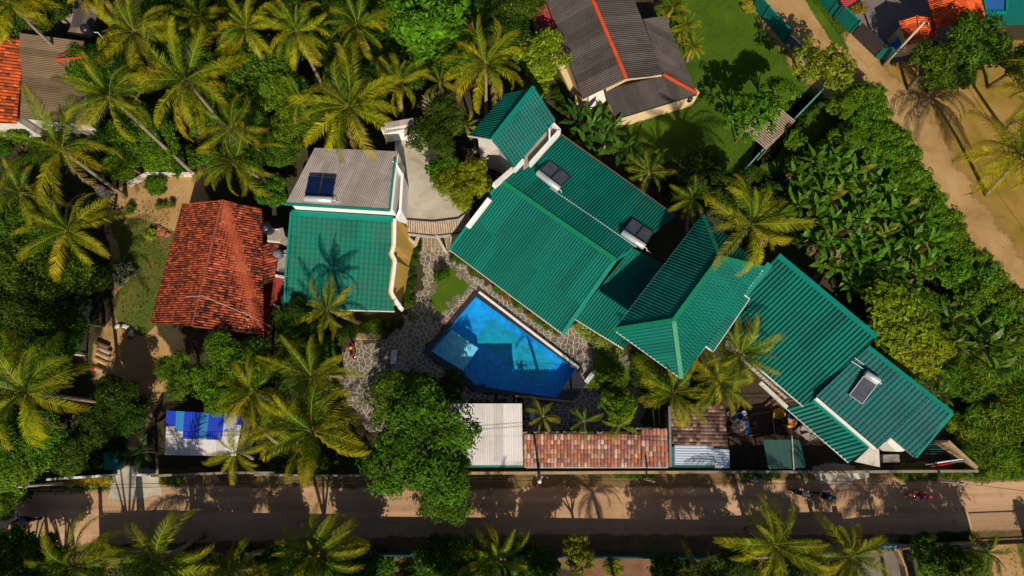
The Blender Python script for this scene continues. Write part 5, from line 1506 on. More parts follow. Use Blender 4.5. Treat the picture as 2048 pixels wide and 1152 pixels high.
DK, MD, BR, YG, OL = (0.034, 0.075, 0.005), (0.058, 0.125, 0.006), (0.085, 0.175, 0.007), (0.16, 0.21, 0.008), (0.12, 0.14, 0.009)
TN = [0]
def tree(px, py, h, rad, col, label, lst=None, group=None, name='broadleaf_tree', trunk=True, zs=1.0, bark='bark', pos=None, base_px=None):
    """px, py, h: centre of the crown"""
    TN[0] += 1
    r = random.Random(500 + TN[0])
    lst = lst or CR_BIG
    c = Vector(pos) if pos is not None else P(px, py, h)
    base = P(*base_px, 0) if base_px else Vector((c.x + r.uniform(-.3, .3), c.y + r.uniform(-.3, .3), 0))
    t = empty(name, base, label, 'tree', group)
    rel = c - base
    mb = MB()
    r0 = 0.05 * rad + .05
    fork = rel * 0.55
    mb.tube([Vector((0, 0, 0)), fork * .5 + Vector((r.uniform(-.1, .1), r.uniform(-.1, .1), 0)), fork], [r0 * 1.25, r0, r0 * .85], 8)
    for k in range(5):
        a = k * 1.257 + r.uniform(-.3, .3); e = rel + Vector((math.cos(a) * rad * .6, math.sin(a) * rad * .6, rad * .15 * r.uniform(-.5, 1.5)))
        mid = fork.lerp(e, .5) + Vector((0, 0, rad * .08))
        mb.tube([fork, mid, e], [r0 * .6, r0 * .38, r0 * .1], 6)
    mb.build('trunk', M[bark], t, True, local=True)
    o = link('crown', r.choice(lst), t, local=True)
    o.location = rel; o.scale = (rad, rad * r.uniform(.9, 1.1), rad * zs); o.rotation_euler.z = r.uniform(0, 6.28)
    k = r.uniform(.88, 1.14)
    o.color = (col[0] * k, col[1] * k, col[2] * k, 1)
    return t

SEEN = {}
def shrub(px, py, rad, col, label, group, lst=None, h=0.0, name='shrub', zs=1.0, cat='shrub', pos=None):
    TN[0] += 1
    r = random.Random(900 + TN[0])
    c = Vector(pos) if pos is not None else P(px, py, h)
    if name == 'shrub' and label.split()[1] == 'shrub': label = ('small ' if rad < .8 else 'broad ' if rad > 1.15 else '') + label
    group = SEEN.setdefault(label, group)
    t = empty(name, c, label, cat, group)
    o = link('foliage', r.choice(lst or CR_SHRUB), t, local=True)
    o.location = (0, 0, rad * .45 * zs); o.scale = (rad, rad * r.uniform(.85, 1.15), rad * zs); o.rotation_euler.z = r.uniform(0, 6.28)
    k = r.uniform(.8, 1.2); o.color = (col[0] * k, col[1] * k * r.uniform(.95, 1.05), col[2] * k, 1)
    mb = MB()
    for k in range(3):
        a = k * 2.1 + r.uniform(0, 1); mb.tube([Vector((0, 0, 0)), Vector((math.cos(a) * rad * .4, math.sin(a) * rad * .4, rad * .6 * zs))], [.04, .015], 5)
    mb.build('stem', M['bark'], t, False, local=True)
    return t

# what stands where, to tell look-alikes apart
LAND = [((268, 62), 'the topmost dark palm'), ((218, 190), 'the leaning palm'), ((372, 158), 'the large yellow green palm'), ((122, 298), 'the broad palm by the brown roof'), ((135, 458), 'the yellowing yard palm'), ((52, 785), 'the folded-frond palm'), ((492, 55), 'the yellow pair of palms'), ((715, 50), 'the dim top palm'), ((697, 212), 'the palm over the annex'), ((795, 165), 'the small terrace palm'), ((972, 128), 'the yellow palm by the steep roof'), ((462, 290), 'the palms above the red roof'), ((858, 40), 'the big bright top tree'), ((1080, 118), 'the yellow green tree'), ((1250, 120), 'the brown-roofed house'), ((100, 160), 'the far left brown roof'), ((20, 8), 'the corner palm'), ((190, 640), 'the stained white wall'), ((200, 710), 'the log stack'), ((60, 960), 'the leaning power pole'), ((230, 930), 'the green metal box'), ((310, 1110), 'the palm behind the gate'), ((630, 1100), 'the palm across the road'), ((990, 1110), 'the bottom middle palm'), ((1160, 1105), 'the slim roadside tree'), ((1545, 1085), 'the dark roadside palm'), ((1700, 1110), 'the driveway palm'), ((1500, 450), 'the drooping palm'), ((1400, 400), 'the hipped block corner'), ((1530, 260), 'the slatted pergola'), ((1700, 200), 'the top of the hedge'), ((1800, 330), 'the upper lane bend'), ((1880, 480), 'the middle of the lane'), ((2000, 600), 'the lower lane'), ((1660, 600), 'the east wing ridge'), ((1750, 680), 'the sea green roof peak'), ((1800, 640), 'the olive trees'), ((1900, 830), 'the corner roof tip'), ((1930, 930), 'the corner wall end'), ((2030, 800), 'the right picture edge'), ((600, 300), 'the grey annex roof'), ((620, 860), 'the big roadside palm'), ((600, 640), 'the small annex palm'), ((700, 720), 'the stone driveway')]
def where(x, y):
    (lx, ly), nm = min(LAND, key=lambda q: (q[0][0] - x) ** 2 + (q[0][1] - y) ** 2)
    dx, dy = x - lx, y - ly
    if abs(dx) > abs(dy): return ('right of ' if dx > 0 else 'left of ') + nm
    return ('below ' if dy > 0 else 'above ') + nm
# singled-out trees
tree(850, 885, 5.2, 4.7, MD, 'large dense green tree spreading over the road and carport', CR_FINE, zs=.8, base_px=(880, 905))
tree(800, 800, 4.6, 2.6, MD, 'dense green tree crown between driveway and pool', CR_FINE, zs=.8)
tree(890, 975, 4.2, 2.6, MD, 'leafy lower tree crown reaching over the road', CR_FINE, zs=.8, base_px=(880, 950))
tree(905, 765, 2.4, 1.2, DK, 'dark leafy bush tree at the pool shelf corner', CR_MED)
tree(455, 745, 3.6, 3.0, BR, 'round bright green tree below the red tiled house', CR_FINE)
tree(358, 745, 3.4, 2.0, MD, 'smaller green tree left of the round bright tree', CR_FINE)
tree(858, 40, 5.6, 3.6, BR, 'big bright green tree at the top near the teal canopy', CR_MED)
tree(905, 112, 4.4, 2.4, MD, 'green tree below the big bright tree at the top', CR_MED)
tree(790, 20, 5, 2.2, BR, 'bright green tree left of the big tree at the top', CR_MED)
tree(880, 255, 5.6, 2.5, DK, 'dark green tree with bare grey twigs beside the terrace', CR_FINE, zs=1.1, base_px=(885, 300))
tree(932, 368, 4.8, 2.3, YG, 'yellow green creeper covered tree against the main villa wall', CR_FINE)
tree(885, 345, 4.4, 1.5, MD, 'green bush on the terrace edge', CR_MED, zs=.8)
tree(1080, 118, 3.8, 2.4, YG, 'yellow green tree left of the brown-roofed house', CR_MED)
tree(1070, 185, 2.4, 1.5, YG, 'low yellow green tree between the steep green roof and cream house', CR_MED)
tree(1645, 132, 4.6, 2.7, YG, 'yellow green tree over the lane with a pale crooked limb', CR_OPEN, bark='pale_bark', base_px=(1600, 160))
tree(1505, 232, 4.2, 2.5, BR, 'bright broadleaf tree over the slatted pergola', CR_OPEN)
tree(1560, 190, 4.0, 1.6, BR, 'smaller bright tree above the slatted pergola', CR_MED, bark='pale_bark')
tree(1590, 282, 2.6, 1.1, BR, 'bright tree below the slatted pergola by the board fence', CR_OPEN)
tree(1862, 128, 3.8, 2.2, MD, 'left green tree of the row below the orange roof', CR_MED)
tree(1950, 95, 4.2, 2.9, MD, 'larger green tree of the row below the orange roof', CR_MED)
tree(1905, 148, 3.4, 1.8, DK, 'lower green tree in front of the row below the orange roof', CR_MED)
tree(2040, 130, 3.8, 2.0, OL, 'olive tree at the right edge above the sandy yard', CR_MED)
tree(1232, 815, 2.6, 1.45, BR, 'bright rounded bush tree behind the clay tile canopy', CR_MED)
tree(1220, 765, 2.0, 1.2, MD, 'green bush tree on the small pool lawn', CR_MED)
tree(1160, 1105, 3.6, 1.5, YG, 'slim yellow green tree on the south roadside', CR_OPEN, zs=1.4)
tree(1225, 1135, 1.8, .8, YG, 'small bright bush in the bottom soil plot', CR_MED)
tree(870, 1115, 3.2, 1.6, DK, 'dark roadside tree at the bottom near the middle', CR_MED)
tree(915, 1125, 3.2, 2.0, MD, 'green tree at the bottom edge beside the middle palm', CR_MED)
tree(590, 640, 3.4, 1.9, DK, 'dark leafy tree left of the small annex palm', CR_FINE)
tree(600, 700, 3.0, 1.8, DK, 'shaded tree below the small annex palm', CR_FINE)
tree(545, 385, 3.2, 1.5, MD, 'green bush tree between red roof and annex', CR_MED)
tree(1795, 640, 3.6, 3.2, YG, 'olive green open tree behind the east wing', CR_MED, zs=.8)
tree(1830, 690, 3.4, 2.6, YG, 'olive tree with bare twigs behind the sea green roof', CR_MED, zs=.8)
tree(1770, 700, 2.6, 2.0, YG, 'low olive tree beside the sea green roof', CR_MED, zs=.8)
tree(1400, 350, 3.0, 2.0, DK, 'dark bush tree in shade behind the hipped block', CR_MED)
tree(1460, 385, 3.2, 1.8, DK, 'shaded bush tree above the drooping palm', CR_MED)
# thickets: trees nobody can tell apart in the mass carry their thicket's label
GA = 'trees in the left thicket'
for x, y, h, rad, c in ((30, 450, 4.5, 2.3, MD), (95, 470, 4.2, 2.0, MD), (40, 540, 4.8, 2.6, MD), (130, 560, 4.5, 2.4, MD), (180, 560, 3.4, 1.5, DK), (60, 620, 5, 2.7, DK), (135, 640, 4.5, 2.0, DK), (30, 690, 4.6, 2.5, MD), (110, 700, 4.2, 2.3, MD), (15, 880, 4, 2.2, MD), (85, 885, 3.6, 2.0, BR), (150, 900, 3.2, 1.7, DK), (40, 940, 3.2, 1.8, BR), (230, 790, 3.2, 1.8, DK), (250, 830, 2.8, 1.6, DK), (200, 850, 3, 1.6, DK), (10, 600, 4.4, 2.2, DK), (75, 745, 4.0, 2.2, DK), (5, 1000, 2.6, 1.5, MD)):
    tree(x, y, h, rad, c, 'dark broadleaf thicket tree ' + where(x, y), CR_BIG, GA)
GB = 'trees in the top thicket'
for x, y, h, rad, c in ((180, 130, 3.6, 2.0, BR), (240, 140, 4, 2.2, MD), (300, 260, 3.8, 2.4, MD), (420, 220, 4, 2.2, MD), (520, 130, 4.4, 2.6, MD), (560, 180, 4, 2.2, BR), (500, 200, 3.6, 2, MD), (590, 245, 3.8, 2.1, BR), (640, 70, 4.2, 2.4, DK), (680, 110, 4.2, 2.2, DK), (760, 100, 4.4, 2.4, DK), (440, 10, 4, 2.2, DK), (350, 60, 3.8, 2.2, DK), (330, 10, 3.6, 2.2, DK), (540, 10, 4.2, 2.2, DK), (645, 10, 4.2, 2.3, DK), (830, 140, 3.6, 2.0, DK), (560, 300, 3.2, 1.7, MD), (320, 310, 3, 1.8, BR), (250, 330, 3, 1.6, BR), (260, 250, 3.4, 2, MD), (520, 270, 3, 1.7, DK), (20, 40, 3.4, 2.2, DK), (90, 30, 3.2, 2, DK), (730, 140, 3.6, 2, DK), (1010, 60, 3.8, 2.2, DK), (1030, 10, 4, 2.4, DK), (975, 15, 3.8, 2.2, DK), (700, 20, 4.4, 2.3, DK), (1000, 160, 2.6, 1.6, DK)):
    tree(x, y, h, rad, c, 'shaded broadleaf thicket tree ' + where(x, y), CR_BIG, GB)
GC = 'trees along the south roadside'; GCN = -1
ORD = 'first second third fourth fifth sixth seventh eighth ninth tenth eleventh twelfth'.split()
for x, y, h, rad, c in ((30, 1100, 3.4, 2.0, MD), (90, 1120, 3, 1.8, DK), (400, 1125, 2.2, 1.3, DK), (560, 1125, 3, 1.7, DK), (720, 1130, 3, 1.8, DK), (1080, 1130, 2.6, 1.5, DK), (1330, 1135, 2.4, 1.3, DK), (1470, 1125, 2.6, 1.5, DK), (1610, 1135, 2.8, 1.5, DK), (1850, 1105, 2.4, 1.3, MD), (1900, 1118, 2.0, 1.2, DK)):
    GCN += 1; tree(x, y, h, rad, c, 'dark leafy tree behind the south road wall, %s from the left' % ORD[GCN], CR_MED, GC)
GS = 'trees south of the road, outside the picture'
for sx, sy, h, rad in ((70, 1005, 7, 2.2), (20, 1040, 6, 2.4), (470, 1010, 7, 2.2), (720, 1005, 7, 2.6), (1090, 1005, 7, 1.8), (1000, 1015, 6.6, 2.2), (1300, 995, 7, 1.2), (1510, 995, 7, 1.8), (1635, 995, 6.6, 1.5), (1840, 1000, 7, 2.2), (1895, 1020, 6.6, 1.9), (2070, 1040, 6.6, 1.6)):
    tree(0, 0, h, rad, DK, 'leafy tree south of the road beyond the lower picture edge', CR_OPEN, GS, pos=from_shadow(sx, sy, h))

for hx, hy, hh, rad in ((60, 1120, 4, 3.0), (150, 1130, 7, 3.0), (310, 1115, 7, 2.6), (440, 1130, 4, 2.6), (600, 1100, 7, 2.8), (700, 1120, 5, 3.0), (900, 1110, 4, 2.8), (1000, 1115, 4.4, 2.2), (1100, 1110, 3, 2.0), (1330, 1125, 3, 2.0), (1430, 1120, 3.4, 2.2), (1580, 1110, 5, 2.0)):  # unseen trees added up-sun of the south roadside palms to shade their crowns
    c_ = P(hx, hy, hh); up_ = 6.0
    tree(0, 0, 0, rad, DK, 'unseen leafy tree added south of the road to shade the roadside palms', CR_OPEN, 'unseen trees added to shade the roadside palms', pos=(c_.x + SUN_XY.x * up_ / math.tan(SUN_EL), c_.y + SUN_XY.y * up_ / math.tan(SUN_EL), hh + up_))
# palm-like clumps by the brown-roofed house
for i, (x, y, s, lb) in enumerate(((1345, 12, .42, 'topmost feathery palm clump beside the brown-roofed house'), (1372, 52, .42, 'middle feathery palm clump beside the brown-roofed house'), (1385, 92, .38, 'lowest feathery palm clump beside the brown-roofed house'))):
    t = palm((x, y), 2.4, s, lb, young=True, nf=26, yellow=.5, group='feathery palm clumps', lean=.1)
    t.name = 'feather_palm_clump'
# bananas
def banana_leaf(seed, L=2.3, W=.58, torn=False, droop=1.1):
    r = random.Random(seed); v, f = [], []
    N = 12; p = Vector((0, 0, 0)); pts = []
    for i in range(N + 1):
        t = i / N; a = 0.25 - droop * t ** 1.4
        pts.append(p.copy()); p = p + Vector((math.cos(a), 0, math.sin(a))) * (L / N)
    def wid(t): return W * .5 * (math.sin(math.pi * min(1, max(0, (t - .12) / .88)) ** .75)) if t > .12 else 0.02
    for sg in (-1, 1):
        for i in range(N):
            t0, t1 = i / N, (i + 1) / N
            gap = 0.18 if torn and r.random() < .6 else 0.0
            a, b = pts[i], pts[i].lerp(pts[i + 1], 1 - gap)
            w0, w1 = wid(t0), wid(t1 - gap / N)
            dz0, dz1 = r.uniform(-.02, .04) + .06, r.uniform(-.02, .04) + .06
            if torn: dz0 -= r.uniform(0, .15); dz1 -= r.uniform(0, .15)
            i0 = len(v); v += [a, b, b + Vector((.04, sg * w1, dz1 * w1 * 2 - w1 * .25)), a + Vector((.04, sg * w0, dz0 * w0 * 2 - w0 * .25))]
            f.append((i0, i0 + 1, i0 + 2, i0 + 3))
    mb = MB().tube(pts, [.028] * 4 + [.02] * 5 + [.01] * 4, 4); i0 = len(v); v += [x + Vector((0, 0, .006)) for x in mb.v]; f += [tuple(k + i0 for k in q) for q in mb.f]
    return make_mesh('leaf', v, f, M['big_leaf'])
BAN = [banana_leaf(1), banana_leaf(2, droop=1.5), banana_leaf(3, torn=True), banana_leaf(4, torn=True, droop=1.6), banana_leaf(5, L=1.9, W=.5, droop=.7)]
def banana(px, py, h, s, label, group, col=(0.055, 0.12, 0.012), n=8):
    TN[0] += 1; r = random.Random(1500 + TN[0])
    c = P(px, py, h); t = empty('banana_plant', (c.x, c.y, 0), label, 'banana plant', group)
    MB().tube([Vector((0, 0, 0)), Vector((r.uniform(-.1, .1), r.uniform(-.1, .1), h * .6)), Vector((0, 0, h))], [.13 * s, .11 * s, .06 * s], 7).build('stem', M['palm_bark'], t, True, local=True)
    for i in range(n):
        o = bpy.data.objects.new('leaf', r.choice(BAN)); COL.objects.link(o); o.parent = t; o.location = (0, 0, h - .05 * i)
        el = 72 - 62 * i / n + r.uniform(-8, 8); az = i * 2.4 + r.uniform(-.3, .3)
        o.rotation_euler = (Matrix.Rotation(az, 3, 'Z') @ Matrix.Rotation(-R(el), 3, 'Y') @ Matrix.Rotation(r.uniform(-.3, .3), 3, 'X')).to_euler()
        k = s * r.uniform(.8, 1.15); o.scale = (k, k, k)
        cc = Vector(col) * r.uniform(.7, 1.35)
        if r.random() < .045: cc = Vector((.24, .2, .02))
        if r.random() < .04: cc = Vector((.2, .13, .06))
        o.color = (*cc, 1)
    return t
G1 = 'bananas behind the rear green roof'
for x, y, s in ((1155, 245, 1.0), (1185, 262, 1.1), (1210, 285, 1.05), (1240, 300, 1.05), (1265, 322, .95), (1290, 330, .8), (1225, 262, .8), (1170, 285, .8)):
    banana(x, y, 2.4, s, 'banana plant in the clump between rear green roof and cream house', G1, (0.05, 0.125, 0.012))
G2 = 'bananas in the big plantation'
r4 = random.Random(77)
plant = [(1575, 345), (1660, 300), (1720, 330), (1790, 380), (1830, 440), (1870, 500), (1860, 560), (1800, 580), (1740, 590), (1690, 570), (1640, 520), (1600, 450)]
cnt = 0; taken = []
while cnt < 64:
    x, y = r4.uniform(1560, 1880), r4.uniform(290, 600)
    if not inside(plant, x, y) or any((x - a) ** 2 + (y - b) ** 2 < 20 ** 2 for a, b in taken): 
        cnt += 0
        if len(taken) > 63 or r4.random() < .0005: break
        continue
    taken.append((x, y)); cnt += 1
    _h = r4.uniform(2.0, 3.1)
    banana(x, y, _h, r4.uniform(.68, .98), '%s banana plant of the dense plantation ' % ('tall' if _h > 2.6 else 'low') + where(x, y), G2, (0.072, 0.165, 0.008), 8)
G3 = 'bananas beyond the corner block'
for x, y in ((1790, 740), (1905, 640), (1940, 700), (1975, 690), (1870, 730), (1990, 740), (1925, 600), (1850, 745), (1960, 660), (1900, 690), (2010, 690), (1880, 790)):
    banana(x, y, r4.uniform(1.8, 2.6), r4.uniform(.7, .95), 'pale banana plant of the overgrown plot ' + where(x, y), G3, (0.075, 0.13, 0.012), 7)
banana(285, 905, 2.2, .95, 'dark banana plant right of the left driveway', None, (0.04, 0.09, 0.012))
banana(240, 840, 2.2, .8, 'banana plant left of the earth path', None, (0.05, 0.1, 0.012))

# hedge along the lane
GH = 'bushes of the lane hedge'
hl = [(1690, 215), (1725, 195), (1750, 225), (1745, 265), (1775, 270), (1800, 305), (1790, 340), (1820, 350), (1838, 385), (1858, 415), (1880, 440), (1900, 470), (1918, 500), (1940, 525), (1960, 555), (1985, 580), (2010, 600), (2035, 620), (1875, 480), (1910, 540), (1950, 590), (1990, 630), (2030, 670), (1710, 250), (1740, 300), (1700, 285), (1770, 310)]
for x, y in hl:
    tree(x, y, 1.9, r4.uniform(1.35, 1.8), BR, 'dense bright green lane hedge bush ' + where(x, y), CR_MED, GH, name='hedge_bush')
# overgrown plot
GO = 'canes in the overgrown plot'
over = [(1780, 600), (1880, 600), (2048, 680), (2100, 940), (1935, 940), (1905, 850), (1900, 780), (1800, 720)]
k = 0
while k < 78:
    x, y = r4.uniform(1780, 2090), r4.uniform(600, 936)
    if not inside(over, x, y): continue
    k += 1
    shrub(x, y, r4.uniform(.9, 1.6), r4.choice((BR, YG, MD, MD, BR)), 'bushy green cane clump ' + where(x, y), GO, CR_CANE, name='cane_clump', cat='cane clump')
# shrubs in the thickets, several leaf kinds
def scatter_shrubs(n, poly, label, group, cols, lo=.7, hi=1.5, lst=None, avoid=None, seed=1, h=0.0):
    rr = random.Random(seed); xs = [p[0] for p in poly]; ys = [p[1] for p in poly]; k = 0; guard = 0
    while k < n and guard < 20000:
        guard += 1
        x, y = rr.uniform(min(xs), max(xs)), rr.uniform(min(ys), max(ys))
        if not inside(poly, x, y) or (avoid and any(inside(a, x, y) for a in avoid)): continue
        k += 1
        shrub(x, y, rr.uniform(lo, hi), rr.choice(cols), ' '.join(label.split()[:2]) + ' ' + where(x, y), group, lst or rr.choice((CR_SHRUB, CR_SHRUB, CR_BROAD)), h=h)
roof_left = [(0, 60), (200, 60), (190, 260), (0, 260)]
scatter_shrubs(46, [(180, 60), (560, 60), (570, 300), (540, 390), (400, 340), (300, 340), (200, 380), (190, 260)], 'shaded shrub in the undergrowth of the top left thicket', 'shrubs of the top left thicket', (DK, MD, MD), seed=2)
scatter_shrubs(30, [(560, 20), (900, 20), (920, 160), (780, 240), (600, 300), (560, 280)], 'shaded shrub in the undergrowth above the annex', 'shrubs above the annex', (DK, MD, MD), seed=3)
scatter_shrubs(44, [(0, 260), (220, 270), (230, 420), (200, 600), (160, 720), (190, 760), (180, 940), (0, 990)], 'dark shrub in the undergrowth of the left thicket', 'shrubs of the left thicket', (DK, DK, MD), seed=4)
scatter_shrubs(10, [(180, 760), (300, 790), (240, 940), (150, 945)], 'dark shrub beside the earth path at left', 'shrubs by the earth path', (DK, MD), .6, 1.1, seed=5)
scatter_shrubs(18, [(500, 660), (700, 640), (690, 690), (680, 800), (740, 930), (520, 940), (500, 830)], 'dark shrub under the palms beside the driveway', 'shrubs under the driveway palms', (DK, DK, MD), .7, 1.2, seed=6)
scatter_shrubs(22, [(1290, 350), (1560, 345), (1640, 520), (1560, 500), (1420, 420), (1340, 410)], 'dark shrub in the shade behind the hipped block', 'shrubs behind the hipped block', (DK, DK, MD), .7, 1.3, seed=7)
scatter_shrubs(34, [(1580, 340), (1700, 290), (1860, 480), (1870, 590), (1760, 660), (1640, 540)], 'green shrub under the bananas of the plantation', 'shrubs under the bananas', (MD, BR, BR), .8, 1.5, CR_BROAD, seed=8, h=.8)
scatter_shrubs(14, [(1240, 700), (1420, 790), (1330, 850), (1290, 800)], 'dark shrub in the bed below the hipped block', 'shrubs below the hipped block', (DK, DK, MD), .5, .9, seed=9)
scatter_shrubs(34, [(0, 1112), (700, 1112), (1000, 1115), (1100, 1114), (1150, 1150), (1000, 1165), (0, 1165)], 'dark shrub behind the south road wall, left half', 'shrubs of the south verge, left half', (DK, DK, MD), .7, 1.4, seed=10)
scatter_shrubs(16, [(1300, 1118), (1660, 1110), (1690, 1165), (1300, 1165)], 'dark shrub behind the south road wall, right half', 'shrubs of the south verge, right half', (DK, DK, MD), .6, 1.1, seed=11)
scatter_shrubs(9, [(1830, 1095), (1940, 1090), (1950, 1150), (1850, 1150)], 'low shrub in the lower right garden plot', 'shrubs of the garden plot', (MD, YG, DK), .4, .8, seed=12)
scatter_shrubs(16, [(960, 0), (1080, 0), (1110, 100), (1060, 200), (1000, 150)], 'shaded shrub beside the brown-roofed house', 'shrubs by the brown-roofed house', (DK, MD, YG), .7, 1.2, seed=13)
scatter_shrubs(8, [(1110, 180), (1160, 220), (1150, 240), (1120, 225)], 'dark shrub between the steep green roof and bananas', 'shrubs by the bananas', (DK, DK), .5, .8, seed=14)
# flower beds
def row(pts, n, rad, cols, label, group, lst=None, seed=1, jit=4, **kw):
    if 'weed' in label: kw.update(name='weed', cat='weed')
    elif 'plant' in label: kw.update(name='bedding_plant', cat='plant')
    rr = random.Random(seed)
    for k in range(n):
        t = (k + .5) / n * (len(pts) - 1); i = min(len(pts) - 2, int(t)); f = t - i
        x = pts[i][0] + (pts[i + 1][0] - pts[i][0]) * f + rr.uniform(-jit, jit); y = pts[i][1] + (pts[i + 1][1] - pts[i][1]) * f + rr.uniform(-jit, jit)
        shrub(x, y, rr.uniform(*rad), rr.choice(cols), label, group, lst, **kw)
row([(908, 512), (965, 555)], 6, (.3, .45), (OL, MD), 'low bedding plant at the upper eave of the pool side roof', 'bed at the upper eave', seed=1)
row([(985, 572), (1040, 612)], 6, (.3, .45), (OL, MD, (.2, .13, .02)), 'low bedding plant in the middle of the pool side eave', 'bed at the middle eave', seed=2)
row([(1060, 628), (1115, 668)], 6, (.3, .45), (OL, MD, (.2, .13, .02)), 'low bedding plant at the lower eave of the pool side roof', 'bed at the lower eave', seed=3)
row([(1158, 658), (1196, 686), (1236, 712)], 12, (.42, .65), ((.3, .32, .07), (.2, .26, .04)), 'pale yellow green variegated shrub below the connecting roof', 'variegated shrubs', CR_BROAD, seed=4)
row([(832, 480), (825, 540), (818, 610)], 12, (.4, .65), (DK, MD), 'dark clipped shrub along the yellow annex wall', 'shrubs along the yellow wall', seed=5)
row([(705, 660), (760, 655)], 6, (.5, .7), (MD, BR), 'green shrub in the bed at the end of the driveway', 'shrubs at the driveway end', seed=6)
row([(760, 655), (800, 650)], 4, (.5, .7), (DK, DK), 'dark shrub right of the driveway end', 'dark shrubs at the driveway end', seed=7)
shrub(822, 633, .35, (.2, .22, .02), 'small round yellow bush on the paving by the annex', None, CR_MED)
shrub(885, 555, .75, MD, 'upright green bush on the triangular lawn', None, zs=1.5)
shrub(250, 553, 1.3, (.14, .17, .09), 'round white flowering bush in the left yard', None, CR_MED)
shrub(305, 470, .55, (.22, .32, .02), 'bright lime green bush in the left yard', None, CR_BROAD)
shrub(318, 372, 1.0, BR, 'glossy green bush on the sandy left yard', None, CR_MED)
shrub(360, 345, .8, MD, 'green bush beside the broken white wall', None, CR_MED)
shrub(265, 420, .5, MD, 'dark bush beside the palm shadow in the left yard', None)
shrub(1495, 18, .6, (.3, .3, .02), 'yellow spiky bush on the lawn by the teal fence, lower one', None, CR_CANE, zs=.8)
shrub(1484, -2, .6, (.28, .3, .02), 'yellow spiky bush on the lawn by the teal fence, upper one', None, CR_CANE, zs=.8)
shrub(1712, 25, .75, (.25, .14, .015), 'orange flowering bush behind the green lane fence', None, CR_SHRUB)
row([(130, 962), (225, 957)], 7, (.4, .55), ((.4, .27, .01), (.34, .26, .01)), 'yellow spiky plant along the low white gate wall', 'yellow plants by the gate wall', CR_CANE, seed=8, jit=2)
row([(325, 962), (365, 962)], 4, (.35, .5), ((.3, .24, .01), MD), 'yellow green plant below the dark garden wall', 'plants below the garden wall', CR_CANE, seed=9, jit=2)
row([(1225, 948), (1270, 950), (1310, 948)], 8, (.25, .4), (MD, BR), 'weed growing below the clay tile canopy wall', 'weeds below the tile canopy', seed=10, jit=3)
row([(1480, 950), (1560, 950)], 6, (.25, .4), (DK, MD), 'weed growing below the grey back yard wall', 'weeds below the back yard wall', seed=11, jit=3)
row([(1790, 948), (1860, 952), (1930, 948)], 10, (.3, .5), (OL, MD), 'weed on the verge below the corner block', 'weeds below the corner block', seed=12, jit=4)
row([(1800, 1080), (1940, 1070)], 10, (.3, .5), (DK, DK), 'weed at the foot of the south wall by the garden plot', 'weeds at the south wall', seed=13, jit=3)

# loose low growth and fallen leaves: nobody could count them
def litter(name, polys, n, size, cols_obj, label, seed, mat='leaf', z=0.02, up=1.2, aspect=.5, hmax=.5):
    rs = np.random.RandomState(seed); pts = []
    rr = random.Random(seed)
    areas = [[P(x, y, 0) for x, y in poly] for poly in polys]
    per = n // len(areas)
    for a in areas:
        xs = [p.x for p in a]; ys = [p.y for p in a]; k = 0
        while k < per:
            x, y = rr.uniform(min(xs), max(xs)), rr.uniform(min(ys), max(ys))
            if inside(a, x, y): pts.append((x, y, z + rr.uniform(0, hmax) ** 2)); k += 1
    pos = np.array(pts); m = len(pos)
    nor = rs.normal(size=(m, 3)) * .55 + np.array([0, 0, up]); nor /= np.linalg.norm(nor, axis=1)[:, None]
    ax = rs.normal(size=(m, 3)); ax -= nor * (ax * nor).sum(1)[:, None]; ax /= np.linalg.norm(ax, axis=1)[:, None]
    bx = np.cross(nor, ax); L = size * rs.uniform(.5, 1.4, m)
    p0 = pos - ax * (L * .5)[:, None]; p2 = pos + ax * (L * .5)[:, None]; p1 = pos + bx * (L * aspect * .5)[:, None]; p3 = pos - bx * (L * aspect * .5)[:, None]
    V = np.stack([p0, p1, p2, p3], 1).reshape(-1, 3)
    o = link(name, np_mesh(name, V, 4, M[mat], quads=np.arange(4 * m).reshape(-1, 4)))
    o.color = (*cols_obj, 1); tag(o, label, 'undergrowth', kind='stuff')
thick = [[(170, 60), (560, 60), (570, 300), (420, 340), (300, 340), (190, 380)], [(0, 260), (230, 270), (230, 420), (200, 600), (160, 720), (190, 940), (0, 990)], [(560, 0), (930, 0), (920, 180), (780, 240), (600, 300)], [(0, 1112), (1100, 1116), (1160, 1240), (0, 1240)], [(1300, 1118), (1660, 1112), (1690, 1240), (1300, 1240)], [(1560, 345), (1700, 200), (2060, 660), (2080, 940), (1935, 938), (1760, 660)], [(500, 660), (690, 650), (680, 800), (740, 930), (510, 940)], [(1290, 350), (1560, 345), (1600, 500), (1340, 410)], [(960, -20), (1090, -20), (1115, 110), (1000, 170)]]
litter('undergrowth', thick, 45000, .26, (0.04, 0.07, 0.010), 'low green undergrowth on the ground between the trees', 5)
litter('weeds', [[(230, 400), (345, 400), (330, 500), (240, 520)], [(1560, 320), (1690, 320), (1690, 200), (1640, 200)], [(1850, 1095), (2100, 1090), (2120, 1240), (1870, 1240)], [(100, 950), (240, 945), (220, 985), (110, 990)], [(1790, 942), (2048, 935), (2048, 958), (1790, 962)], [(240, 500), (345, 480), (290, 668), (245, 650)]], 5200, .13, (0.085, 0.12, 0.014), 'short weeds and tufts in the yards and along the verge', 6, z=.01)
litter('grass', [[(1385, -20), (1490, -20), (1535, 60), (1600, 135), (1640, 190), (1560, 290), (1480, 335), (1400, 320), (1385, 200), (1395, 100)], [(1560, 200), (1690, 200), (1685, 310), (1520, 335)], [(1600, -20), (1640, -20), (1700, 60), (1690, 90), (1640, 20)]], 15000, .13, (0.07, 0.125, 0.006), 'mown grass blades of the lawns at the top right', 9, z=.006, up=.8, aspect=.3, hmax=.25)
